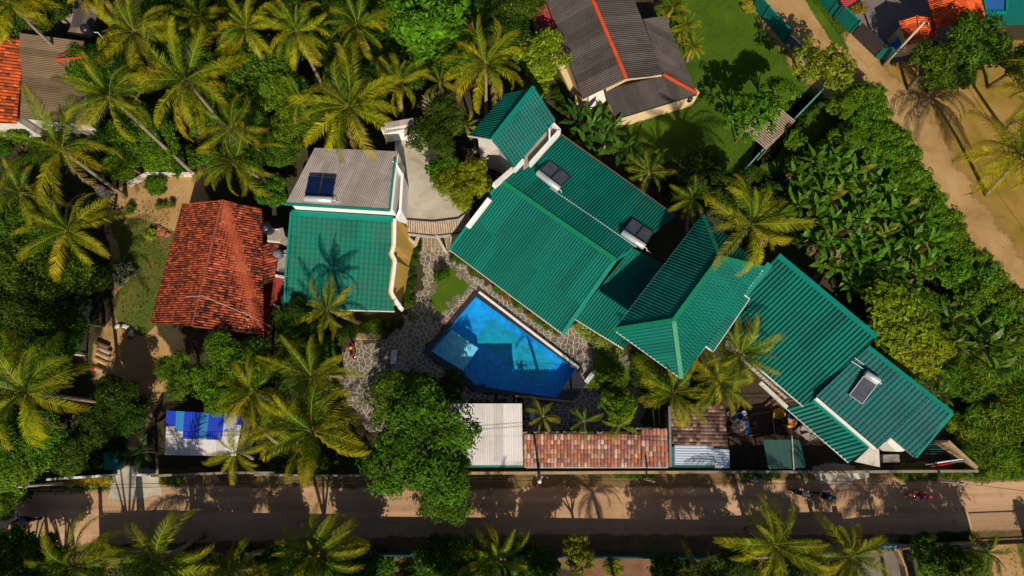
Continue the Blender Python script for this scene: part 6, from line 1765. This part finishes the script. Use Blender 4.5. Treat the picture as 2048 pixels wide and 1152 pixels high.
litter('leaf_litter', [[(1700, 150), (2048, 150), (2060, 600), (1880, 300)], [(690, 690), (780, 690), (760, 850), (700, 790)], [(1050, 945), (1640, 945), (1640, 972), (1050, 985)], [(250, 380), (380, 350), (330, 700), (230, 900)]], 900, .12, (0.2, 0.12, 0.05), 'dry fallen leaves strewn over yards and verge', 8, z=.012, up=3)

litter('gravel', [[(0, 975), (2048, 955), (2048, 975), (0, 1000)], [(0, 1070), (2048, 1050), (2048, 1068), (0, 1092)], [(1600, 40), (1700, 100), (1860, 330), (2040, 590), (1960, 560), (1760, 240)], [(230, 380), (390, 350), (340, 560), (330, 760), (260, 900)]], 2600, .07, (1.7, 1.55, 1.35), 'pale gravel strewn along the road edges, lane and yard', 12, mat='flagstone', z=.02, up=2, aspect=.8, hmax=.12)
# ================================================================== utility poles and wires
def pole(base, top, label, h, arm=True, r=.14):
    b = P(*base, 0); t = P(*top, h)
    o = empty('utility_pole', b, label, 'pole', 'utility poles')
    MB().tube([b, t], [r, r * .6], 10).build('shaft', M['pole_concrete'], o, True)
    if arm:
        d = (t - b).normalized()
        MB().beam(t - d * .3 + Vector((-.5, .1, 0)), t - d * .3 + Vector((.5, -.1, 0)), 0.08, 0.08).build('cross_arm', M['dark_metal'], o)
        for k in (-.4, 0, .4):
            MB().lathe(t - d * .3 + Vector((k, -k * .2, .04)), [(.04, 0), (.05, .06), (.03, .12)], 8).build('insulator', M['white_plastic'], o)
    return t
t1 = pole((1766, 132), (1850, 43), 'tall concrete power pole by the lane gate', 7.4)
t2 = pole((134, 966), (38, 973), 'concrete power pole leaning over the lower left roadside', 6.2)
t3 = pole((1076, 947), (1084, 953), 'power pole with street lamp beside the carport', 6.4)
t4 = pole((1286, 957), (1309, 963), 'thin grey roadside pole below the clay tile canopy', 4.6, arm=False, r=.09)
t5 = pole((1872, 959), (1928, 967), 'power pole on the verge below the corner block', 6.0)
LMP = empty('street_lamp', P(1080, 962, 6.2), 'white street lamp head on the pole beside the carport', 'lamp')
MB().tube([t3 - Vector((0, 0, .3)), P(1082, 958, 6.4), P(1079, 962, 6.4)], .03, 6).build('bracket', M['tank_metal'], LMP)
MB().lathe(P(1079, 963, 6.2), [(.08, 0), (.15, .05), (.14, .1), (.06, .15)], 12).build('head', M['white_plastic'], LMP, True)
def wire(a, b, sag, label, r=.018):
    a, b = Vector(a), Vector(b); pts = []
    for k in range(25):
        t = k / 24; p = a.lerp(b, t); pts.append(p - Vector((0, 0, sag * 4 * t * (1 - t))))
    o = MB().tube(pts, r, 5).build('overhead_wire', M['wire']); tag(o, label, 'wire', 'overhead wires')
wire(P(-160, 985, 6.2), t2, .3, 'overhead wire from the lower left pole off the left edge')
wire(t2, t3, .5, 'overhead wire along the road from the left pole to the lamp pole')
wire(t2 + Vector((.4, -.25, 0)), t3 + Vector((.4, -.25, 0)), .6, 'second overhead wire from the left pole to the lamp pole')
wire(t3, t5, .5, 'overhead wire along the road from the lamp pole to the corner block')
wire(t3 + Vector((.4, -.25, 0)), t5 + Vector((.4, -.25, 0)), .6, 'second overhead wire from the lamp pole to the corner block')
wire(t5, P(2200, 1000, 6), .3, 'overhead wire from the corner block pole off the right edge')
wire(t1, P(1990, 420, 6.6) + Vector((14, -18, 0)), .5, 'overhead wire from the lane pole across the sandy yard')
wire(t1, P(1640, -120, 7), .3, 'overhead wire from the lane pole off the top edge')

# ================================================================== benches and yard clutter
def bench(px0, px1, w, label):
    a, b = P(*px0, .45), P(*px1, .45)
    o = empty('garden_bench', Vector((a.x, a.y, 0)), label, 'bench', 'garden benches')
    d = (b - a).normalized()
    MB().beam(a, b, w, .07).build('seat', M['bench_white'], o)
    for p in (a + d * .18, b - d * .18): MB().beam(Vector((p.x, p.y, .42)), Vector((p.x, p.y, 0)), w * .8, .12, up=d).build('leg', M['bench_white'], o)
bench((1172, 765), (1187, 745), .38, 'pale garden bench on the paving at the pool end')
bench((1065, 822), (1065, 840), .38, 'pale garden bench beside the carport')
bench((1169, 834), (1169, 850), .38, 'pale garden bench behind the clay tile canopy')
bench((789, 700), (786, 728), .5, 'grey bench beside the driveway under the green tree')
# pool rope posts
for x, y, lb in ((868, 727, None),):
    pass
def junk(name, px, py, mb, mat, label, cat, group='clutter in the back yard', z=0.0):
    o = mb.build(name, M[mat]); o.location = P(px, py, z); return tag(o, label, cat, group)
def bucket(r, h): return MB().lathe((0, 0, 0.01), [(r * .8, 0), (r, h), (r * .93, h), (r * .75, .04)], 12)
def sackm(s, seed):
    rr = random.Random(seed); mb = MB(); v = []
    prof = [(.1, 0), (.42, .05), (.5, .18), (.42, .33), (.15, .4)]
    mb.lathe((0, 0, 0), [(a * s, b * s) for a, b in prof], 10)
    for p in mb.v: p.x *= 1.2 + rr.uniform(-.35, .35); p.y *= 1 + rr.uniform(-.35, .35); p.z *= rr.uniform(.6, 1.2)
    return mb
junk('bucket', 1458, 828, bucket(.22, .32), 'white_plastic', 'white square-topped bucket at the edge of the brown tile shed', 'bucket')
junk('barrel', 1462, 836, bucket(.26, .6), 'grey_plastic', 'grey barrel beside the white bucket in the yard', 'barrel')
junk('barrel', 1475, 833, bucket(.3, .7), 'blue_plastic', 'blue barrel among the yard clutter by the brown shed', 'barrel')
junk('bucket', 1485, 827, bucket(.2, .35), 'white_plastic', 'pale bucket behind the blue barrel', 'bucket')
junk('sack', 1488, 848, sackm(.6, 1), 'blue_plastic', 'crumpled blue plastic sack in the yard clutter', 'sack')
junk('sack', 1476, 852, sackm(1.1, 2), 'sack', 'brown sack heap in the yard clutter', 'sack')
junk('sack', 1468, 842, sackm(.5, 3), 'white_plastic', 'small white bag in the yard clutter', 'bag')
junk('sack', 1490, 862, sackm(.5, 4), 'blue_plastic', 'small light blue bag below the blue sack', 'bag')
junk('sack', 1481, 867, sackm(.45, 5), 'orange_tarp', 'small ochre bag at the bottom of the clutter heap', 'bag')
junk('bucket', 1508, 847, bucket(.17, .2), 'sack', 'small brown bucket right of the clutter heap', 'bucket')
for i, (x0, y0, x1, y1) in enumerate(((1500, 856, 1515, 857), (1495, 872, 1520, 868), (1500, 830, 1545, 822), (1530, 812, 1560, 790), (1540, 815, 1565, 800))):
    o = MB().beam(P(x0, y0, .06 + .05 * i), P(x1, y1, .07 + .05 * i), .1, .08).build('timber_plank', M['wood_brown'])
    tag(o, ('short plank by the clutter heap', 'low plank under the clutter heap', 'long plank leaning near the veranda', 'dark plank under the veranda rafters', 'second dark plank under the veranda rafters')[i], 'plank', 'planks in the back yard')
junk('tarp', 1556, 827, sackm(.9, 6), 'yellow_tarp', 'bright yellow tarp bundle below the veranda roof', 'tarp')
junk('tarp', 1575, 846, sackm(1.0, 7), 'orange_tarp', 'ochre tarp bundle under the veranda eave', 'tarp')
junk('barrel', 1563, 842, bucket(.3, .7), 'black_plastic', 'black barrel under the veranda eave', 'barrel')
junk('barrel', 1578, 833, bucket(.28, .7), 'blue_plastic', 'blue barrel under the veranda eave', 'barrel')
junk('boulder', 1615, 862, sackm(1.6, 8), 'grey_concrete', 'pale grey boulder heap at the veranda edge', 'boulder', None)
junk('block', 1716, 951, MB().prism([(-.55, -.28), (.55, -.24), (.52, .26), (-.55, .2)], 0, .3), 'white_dirty', 'pale concrete block on the verge below the corner block', 'block', None)
junk('block', 1730, 946, MB().prism([(-.2, -.35), (.2, -.35), (.2, .35), (-.2, .35)], 0, .25), 'grey_concrete', 'small grey concrete block beside the pale block', 'block', None)
junk('rubbish_heap', 1508, 958, sackm(.6, 9), 'white_dirty', 'heap of white rubbish on the road edge by the back yard', 'rubbish', None)
junk('rubbish_heap', 955, 300, sackm(.8, 10), 'white_dirty', 'pale rubbish in the rear court beside the steep green roof', 'rubbish', None)
# metal frames at the corner
FRM = empty('metal_rack', P(1870, 895, 0), 'green metal rack behind the corner boundary wall', 'rack')
for x, y in ((1852, 884), (1886, 884), (1886, 908), (1852, 908)):
    c = P(x, y, 0); MB().beam(c, c + Vector((0, 0, 1.4)), .06, .06).build('post', M['dark_metal'], FRM)
for z in (.7, 1.4):
    for k in range(6):
        a, b = P(1852, 885 + k * 4.5, z), P(1887, 885 + k * 4.5, z); MB().beam(a, b, .05, .04).build('bar', M['fence_green' if k % 2 else 'dark_metal'], FRM)
for i, (x0, y0, x1, y1, mt, lb) in enumerate(((1850, 929, 1932, 922, 'grey_plastic', 'grey pipe lying along the corner wall top'), (1862, 933, 1905, 926, 'red_paint', 'red rod lying along the corner wall top'), (1870, 926, 1925, 918, 'white_plastic', 'white pipe lying along the corner wall top'))):
    o = MB().tube([P(x0, y0, 1.75 + .07 * i), P(x1, y1, 1.75 + .07 * i)], .05, 6).build('pipe', M[mt]); tag(o, lb, 'pipe', 'pipes on the corner wall')
# log stack and pots in the left yard
for i, (x, y, l, mt, lb) in enumerate(((205, 690, 1.2, 'wood_brown', 'top plank of the plank stack in the left yard'), (208, 700, 1.25, 'wood_grey', 'upper board of the plank stack in the left yard'), (206, 711, 1.25, 'log_wood', 'middle thick log of the stack in the left yard'), (202, 722, 1.2, 'log_wood', 'lower thick log of the stack in the left yard'), (200, 740, .8, 'wood_grey', 'last short log of the stack in the left yard'))):
    c = P(x, y, .2); d = Vector((math.cos(-.4), math.sin(-.4), 0))
    o = MB().tube([c - d * l / 2, c - d * (l / 2 - .05), c + d * (l / 2 - .05), c + d * l / 2], [.17, .2, .2, .17], 9).build('log', M[mt]); tag(o, lb, 'log', 'log stack')
junk('toy', 189, 738, sackm(.45, 12), 'red_paint', 'small red bag at the end of the log stack', 'bag', None)
junk('basin', 213, 692, bucket(.25, .2), 'blue_plastic', 'blue washing basin at the top of the log stack', 'basin', None)
rr5 = random.Random(3)
WS = empty('stone_ring', P(245, 668, 0), 'ring of pale stones round the sand pit in the left yard', 'stones')
for k in range(9):
    a = k / 8 * 2.6 - .4; c = P(243 + 20 * math.cos(a), 668 - 17 * math.sin(a), 0)
    mb = sackm(.42, 20 + k)
    for p in mb.v: p += c
    mb.build('stone', M['white_dirty' if k % 3 else 'dark_metal'], WS, True)
for i, (x, y, lb) in enumerate(((331, 415, 'left clay flower pot on the sandy left yard'), (347, 413, 'right clay flower pot on the sandy left yard'), (321, 416, 'small dark flower pot on the sandy left yard'))):
    c = P(x, y, 0); t = empty('flower_pot', c, lb, 'flower pot', 'flower pots')
    mb = bucket(.22, .3); mb.build('pot', M['terracotta'], t, True, local=True)
    o = link('foliage', CR_SHRUB[i], t, local=True); o.location = (0, 0, .4); o.scale = (.35,) * 3; o.color = (.14, .17, .02, 1)
for i, (x, y) in enumerate(((318, 456), (326, 462), (335, 470), (322, 466))):
    o = sackm(.5, 40 + i).build('clay_brick_heap', M['terracotta']); o.location = P(x, y, 0); tag(o, ('upper', 'middle', 'lower', 'left')[i] + ' brick heap in the sandy left yard', 'bricks', 'brick heaps')
# plank fence along the driveway gate of the left
o = MB().prism([P(x, y, .9) for x, y in ((208, 905), (240, 902), (234, 940), (210, 940))], .1, 1.0).build('green_box', M['fence_green']); tag(o, 'dark green metal box beside the earth path', 'box')
# planter box
o = MB().prism([P(x, y, 0) for x, y in ((712, 667), (754, 666), (753, 680), (713, 680))], .02, .45).build('planter', M['tan_wall']); tag(o, 'low mossy planter at the end of the driveway', 'planter')
# blue awning at lower right
AW = empty('blue_awning', P(1775, 1092, 0), 'small faded blue awning at the lower right driveway', 'awning')
roof('cloth', AW, [(1757, 1090, 2.1), (1795, 1091, 2.1), (1790, 1096, 1.9), (1762, 1096, 1.9)], (0, 3), .3, .02, 'light_blue_sheet')
for x in (1760, 1792):
    c = P(x, 1093, 1.9); MB().beam((c.x, c.y, 1.95), (c.x, c.y, 0), .06, .06).build('post', M['dark_metal'], AW)
wall_run('drive_wall', [(1783, 1092), (1800, 1130), (1815, 1200)], .14, .8, 'tan_wall', 'low ochre wall along the lower right driveway')
wall_run('drive_wall', [(1803, 1090), (1830, 1200)], .15, 1.2, 'gate_dark', 'dark fence beside the lower right driveway', 'fence')
# white pipes laid on the sea green roof
o = MB().tube([P(1703, 722, 4.9), P(1727, 738, 4.95)], .03, 6).build('roof_pipe', M['white_plastic']); tag(o, 'left white pipe on the sea green roof near the heater', 'pipe', 'roof pipes')
o = MB().tube([P(1710, 716, 4.95), P(1728, 729, 4.98)], .03, 6).build('roof_pipe', M['white_plastic']); tag(o, 'right white pipe on the sea green roof near the heater', 'pipe', 'roof pipes')
# bare twigs over the terrace tree
TW = empty('bare_shrub', P(870, 215, 0), 'leafless grey twiggy shrub above the dark terrace tree', 'shrub')
rt = random.Random(9)
mb = MB(); c = P(870, 215, 5.6); b0 = Vector((c.x, c.y - .6, 0))
mb.tube([b0, Vector((c.x, c.y, 4.8))], [.1, .06], 6)
for k in range(26):
    a = rt.uniform(0, 6.28); l = rt.uniform(.7, 1.5); m1 = Vector((c.x, c.y, 4.8)) + Vector((math.cos(a) * l * .5, math.sin(a) * l * .5, .8)); e = m1 + Vector((math.cos(a + .3) * l * .6, math.sin(a + .3) * l * .6, rt.uniform(.2, .7)))
    mb.tube([Vector((c.x, c.y, 4.8)), m1, e], [.035, .025, .012], 4)
    for q in range(2): mb.tube([m1, m1 + Vector((rt.uniform(-.5, .5), rt.uniform(-.5, .5), .6))], [.02, .008], 4)
mb.build('twigs', M['pole_concrete'], TW)

# ================================================================== motorcycles and riders
def rider_mesh():
    """one seated body, hands on the bars; x forward, z up, origin on the ground below the seat"""
    V, E, Rr = [], [], []
    def add(p, r, par=None):
        V.append(p); Rr.append(r)
        if par is not None: E.append((par, len(V) - 1))
        return len(V) - 1
    pel = add((-.05, 0, .86), .15)
    ch = add((.02, 0, 1.12), .15, pel); up = add((.07, 0, 1.30), .145, ch); nk = add((.10, 0, 1.43), .06, up)
    h1 = add((.12, 0, 1.52), .085, nk); h2 = add((.13, 0, 1.62), .095, h1); add((.13, 0, 1.70), .07, h2)
    for s in (-1, 1):
        sh = add((.08, s * .19, 1.33), .065, up); el = add((.27, s * .29, 1.13), .045, sh); wr = add((.50, s * .29, 1.06), .033, el)
        pa = add((.57, s * .29, 1.055), .036, wr)
        for k, (dy, l) in enumerate(((-.028, .055), (-.009, .062), (.010, .058), (.028, .045))):
            f1 = add((.57 + l * .7, s * .29 + dy, 1.055), .0095, pa); add((.57 + l, s * .29 + dy, 1.02), .009, f1)
        t1 = add((.55, s * .255, 1.035), .010, pa); add((.585, s * .245, 1.02), .009, t1)
        hp = add((.02, s * .11, .83), .11, pel); kn = add((.42, s * .20, .76), .07, hp); an = add((.22, s * .20, .36), .045, kn); add((.36, s * .21, .31), .045, an)
    me = bpy.data.meshes.new('body'); me.from_pydata(V, E, [])
    o = bpy.data.objects.new('body_src', me); COL.objects.link(o)
    m = o.modifiers.new('skin', 'SKIN'); sd = o.modifiers.new('sub', 'SUBSURF'); sd.levels = 1; sd.render_levels = 1
    lay = me.skin_vertices[0].data if len(me.skin_vertices) else None
    if lay is None:
        bpy.context.view_layer.objects.active = o
        lay = me.skin_vertices[0].data
    for i, r in enumerate(Rr): lay[i].radius = (r, r)
    lay[0].use_root = True
    dg = bpy.context.evaluated_depsgraph_get()
    res = bpy.data.meshes.new_from_object(o.evaluated_get(dg))
    bpy.data.objects.remove(o); 
    return res
RIDER = rider_mesh()
def rider(root_loc, ang, off, shirt, legs, helmet, label):
    t = empty('person', root_loc, label, 'person', 'riders on the road')
    t.rotation_euler.z = ang
    me = RIDER.copy(); me.materials.clear()
    for m in ('skin', shirt, legs): me.materials.append(M[m])
    for p in me.polygons:
        c = p.center
        p.material_index = 2 if c.z < .92 and abs(c.y) < .4 and not (c.x > .45 and c.z > .95) else (1 if c.z < 1.42 and c.x < .36 else 0)
        p.use_smooth = True
    o = link('body', me, t, local=True); o.location = (off, 0, 0)
    o = MB().lathe((off + .13, 0, 1.54), [(.125, 0), (.145, .07), (.13, .15), (.08, .2), (.02, .22)], 14).build('helmet', M[helmet], t, True, local=True)
    return t
def motorcycle(px, py, ang, paint, label, scooter=False):
    c = P(px, py, 0); c.z = 0.014
    t = empty('motorcycle', c, label, 'motorcycle', 'motorcycles'); t.rotation_euler.z = ang
    for x in (-.62, .66):
        w = MB(); w.tube([(x + .29 * math.cos(a), 0, .3 + .29 * math.sin(a)) for a in [k * math.pi / 9 for k in range(19)]], .055, 8, cap=False)
        wo = w.build('wheel', M['tyre'], t, True, local=True)
        hb = MB().tube([(x, -.05, .3), (x, .05, .3)], .08, 8)
        for k in range(5): hb.beam((x, 0, .3), (x + .26 * math.cos(k * 1.257), 0, .3 + .26 * math.sin(k * 1.257)), .03, .03)
        o = hb.build('rim', M['chrome'], wo, False, local=True)
    b = MB(); b.prism([(.5, -.05), (.35, -.17), (0, -.2), (-.55, -.14), (-.8, -.05), (-.8, .05), (-.55, .14), (0, .2), (.35, .17), (.5, .05)], [.62, .5, .42, .5, .66, .66, .5, .42, .5, .62], [.9, .88, .8, .72, .78, .78, .72, .8, .88, .9])
    b.build('body', M[paint], t, True, local=True)
    MB().prism([(.12, -.13), (-.6, -.12), (-.72, 0), (-.6, .12), (.12, .13)], .79, .86).build('seat', M['black_plastic'], t, False, local=True)
    MB().prism([(.2, -.12), (-.1, -.16), (-.3, -.12), (-.3, .12), (-.1, .16), (.2, .12)], .25, .5).build('engine', M['dark_metal'], t, False, local=True)
    f = MB(); 
    for s in (-.08, .08): f.tube([(.66, s, .3), (.46, s, .98)], .025, 6)
    f.build('fork', M['chrome'], t, False, local=True)
    MB().tube([(.42, -.36, 1.02), (.5, -.2, 1.03), (.5, .2, 1.03), (.42, .36, 1.02)], .022, 6).build('handlebar', M['dark_metal'], t, False, local=True)
    MB().lathe((.58, 0, .9), [(.02, -.06), (.1, 0), (.09, .06), (.03, .09)], 10, axis=(1, 0, 0)).build('headlight', M['chrome'], t, True, local=True)
    for s in (-1, 1):
        MB().tube([(.44, s * .25, 1.04), (.4, s * .38, 1.2)], .01, 5).lathe((.4, s * .38, 1.2), [(.02, 0), (.06, .02), (.06, .05), (.02, .07)], 8, axis=(1, 0, 0)).build('mirror', M['dark_metal'], t, False, local=True)
    MB().tube([(.1, -.15, .3), (-.5, -.17, .33), (-.85, -.18, .4)], [.035, .05, .05], 8).build('exhaust', M['chrome'], t, True, local=True)
    MB().prism([(.92, -.06), (.6, -.07), (.6, .07), (.92, .06)], [.56, .62, .62, .56], [.59, .66, .66, .59]).build('mudguard', M[paint], t, False, local=True)
    return c
c = motorcycle(1830, 989, math.pi, 'red_paint', 'red motorcycle carrying two riders on the sunny road')
rider(c, math.pi, .05, 'cloth_red', 'cloth_dark', 'helmet_black', 'person in red steering the red motorcycle on the road')
rider(c, math.pi, -.42, 'cloth_pink', 'cloth_blue', 'helmet_red', 'person in pink riding behind on the red motorcycle')
c = motorcycle(1646, 990, math.pi * .92, 'black_paint', 'dark scooter ridden by the person in blue')
rider(c, math.pi * .92, 0, 'cloth_blue', 'cloth_dark', 'helmet_black', 'person in a blue top riding a dark scooter')
c = motorcycle(1596, 985, -.3, 'black_paint', 'dark scooter ridden by the person in white')
rider(c, -.3, 0, 'cloth_white', 'cloth_dark', 'helmet_white', 'person in a white top and white helmet riding a scooter')
c = motorcycle(65, 1037, math.pi, 'black_paint', 'dark motorcycle in the shade at the left end of the road')
rider(c, math.pi, 0, 'cloth_blue', 'cloth_dark', 'helmet_black', 'person in dark blue riding at the left end of the road')
c = motorcycle(706, 697, math.pi * .55, 'red_paint', 'red motorcycle parked on the stone driveway')
o = MB().lathe((0, 0, 0), [(.13, 0), (.15, .07), (.13, .15), (.06, .21)], 12).build('helmet', M['helmet_yellow']); o.location = c + Vector((.03, -.05, .88)); tag(o, 'yellow helmet resting on the parked red motorcycle', 'helmet')
# dog-like dark drain grate on the shaded road edge left out: cannot be made out
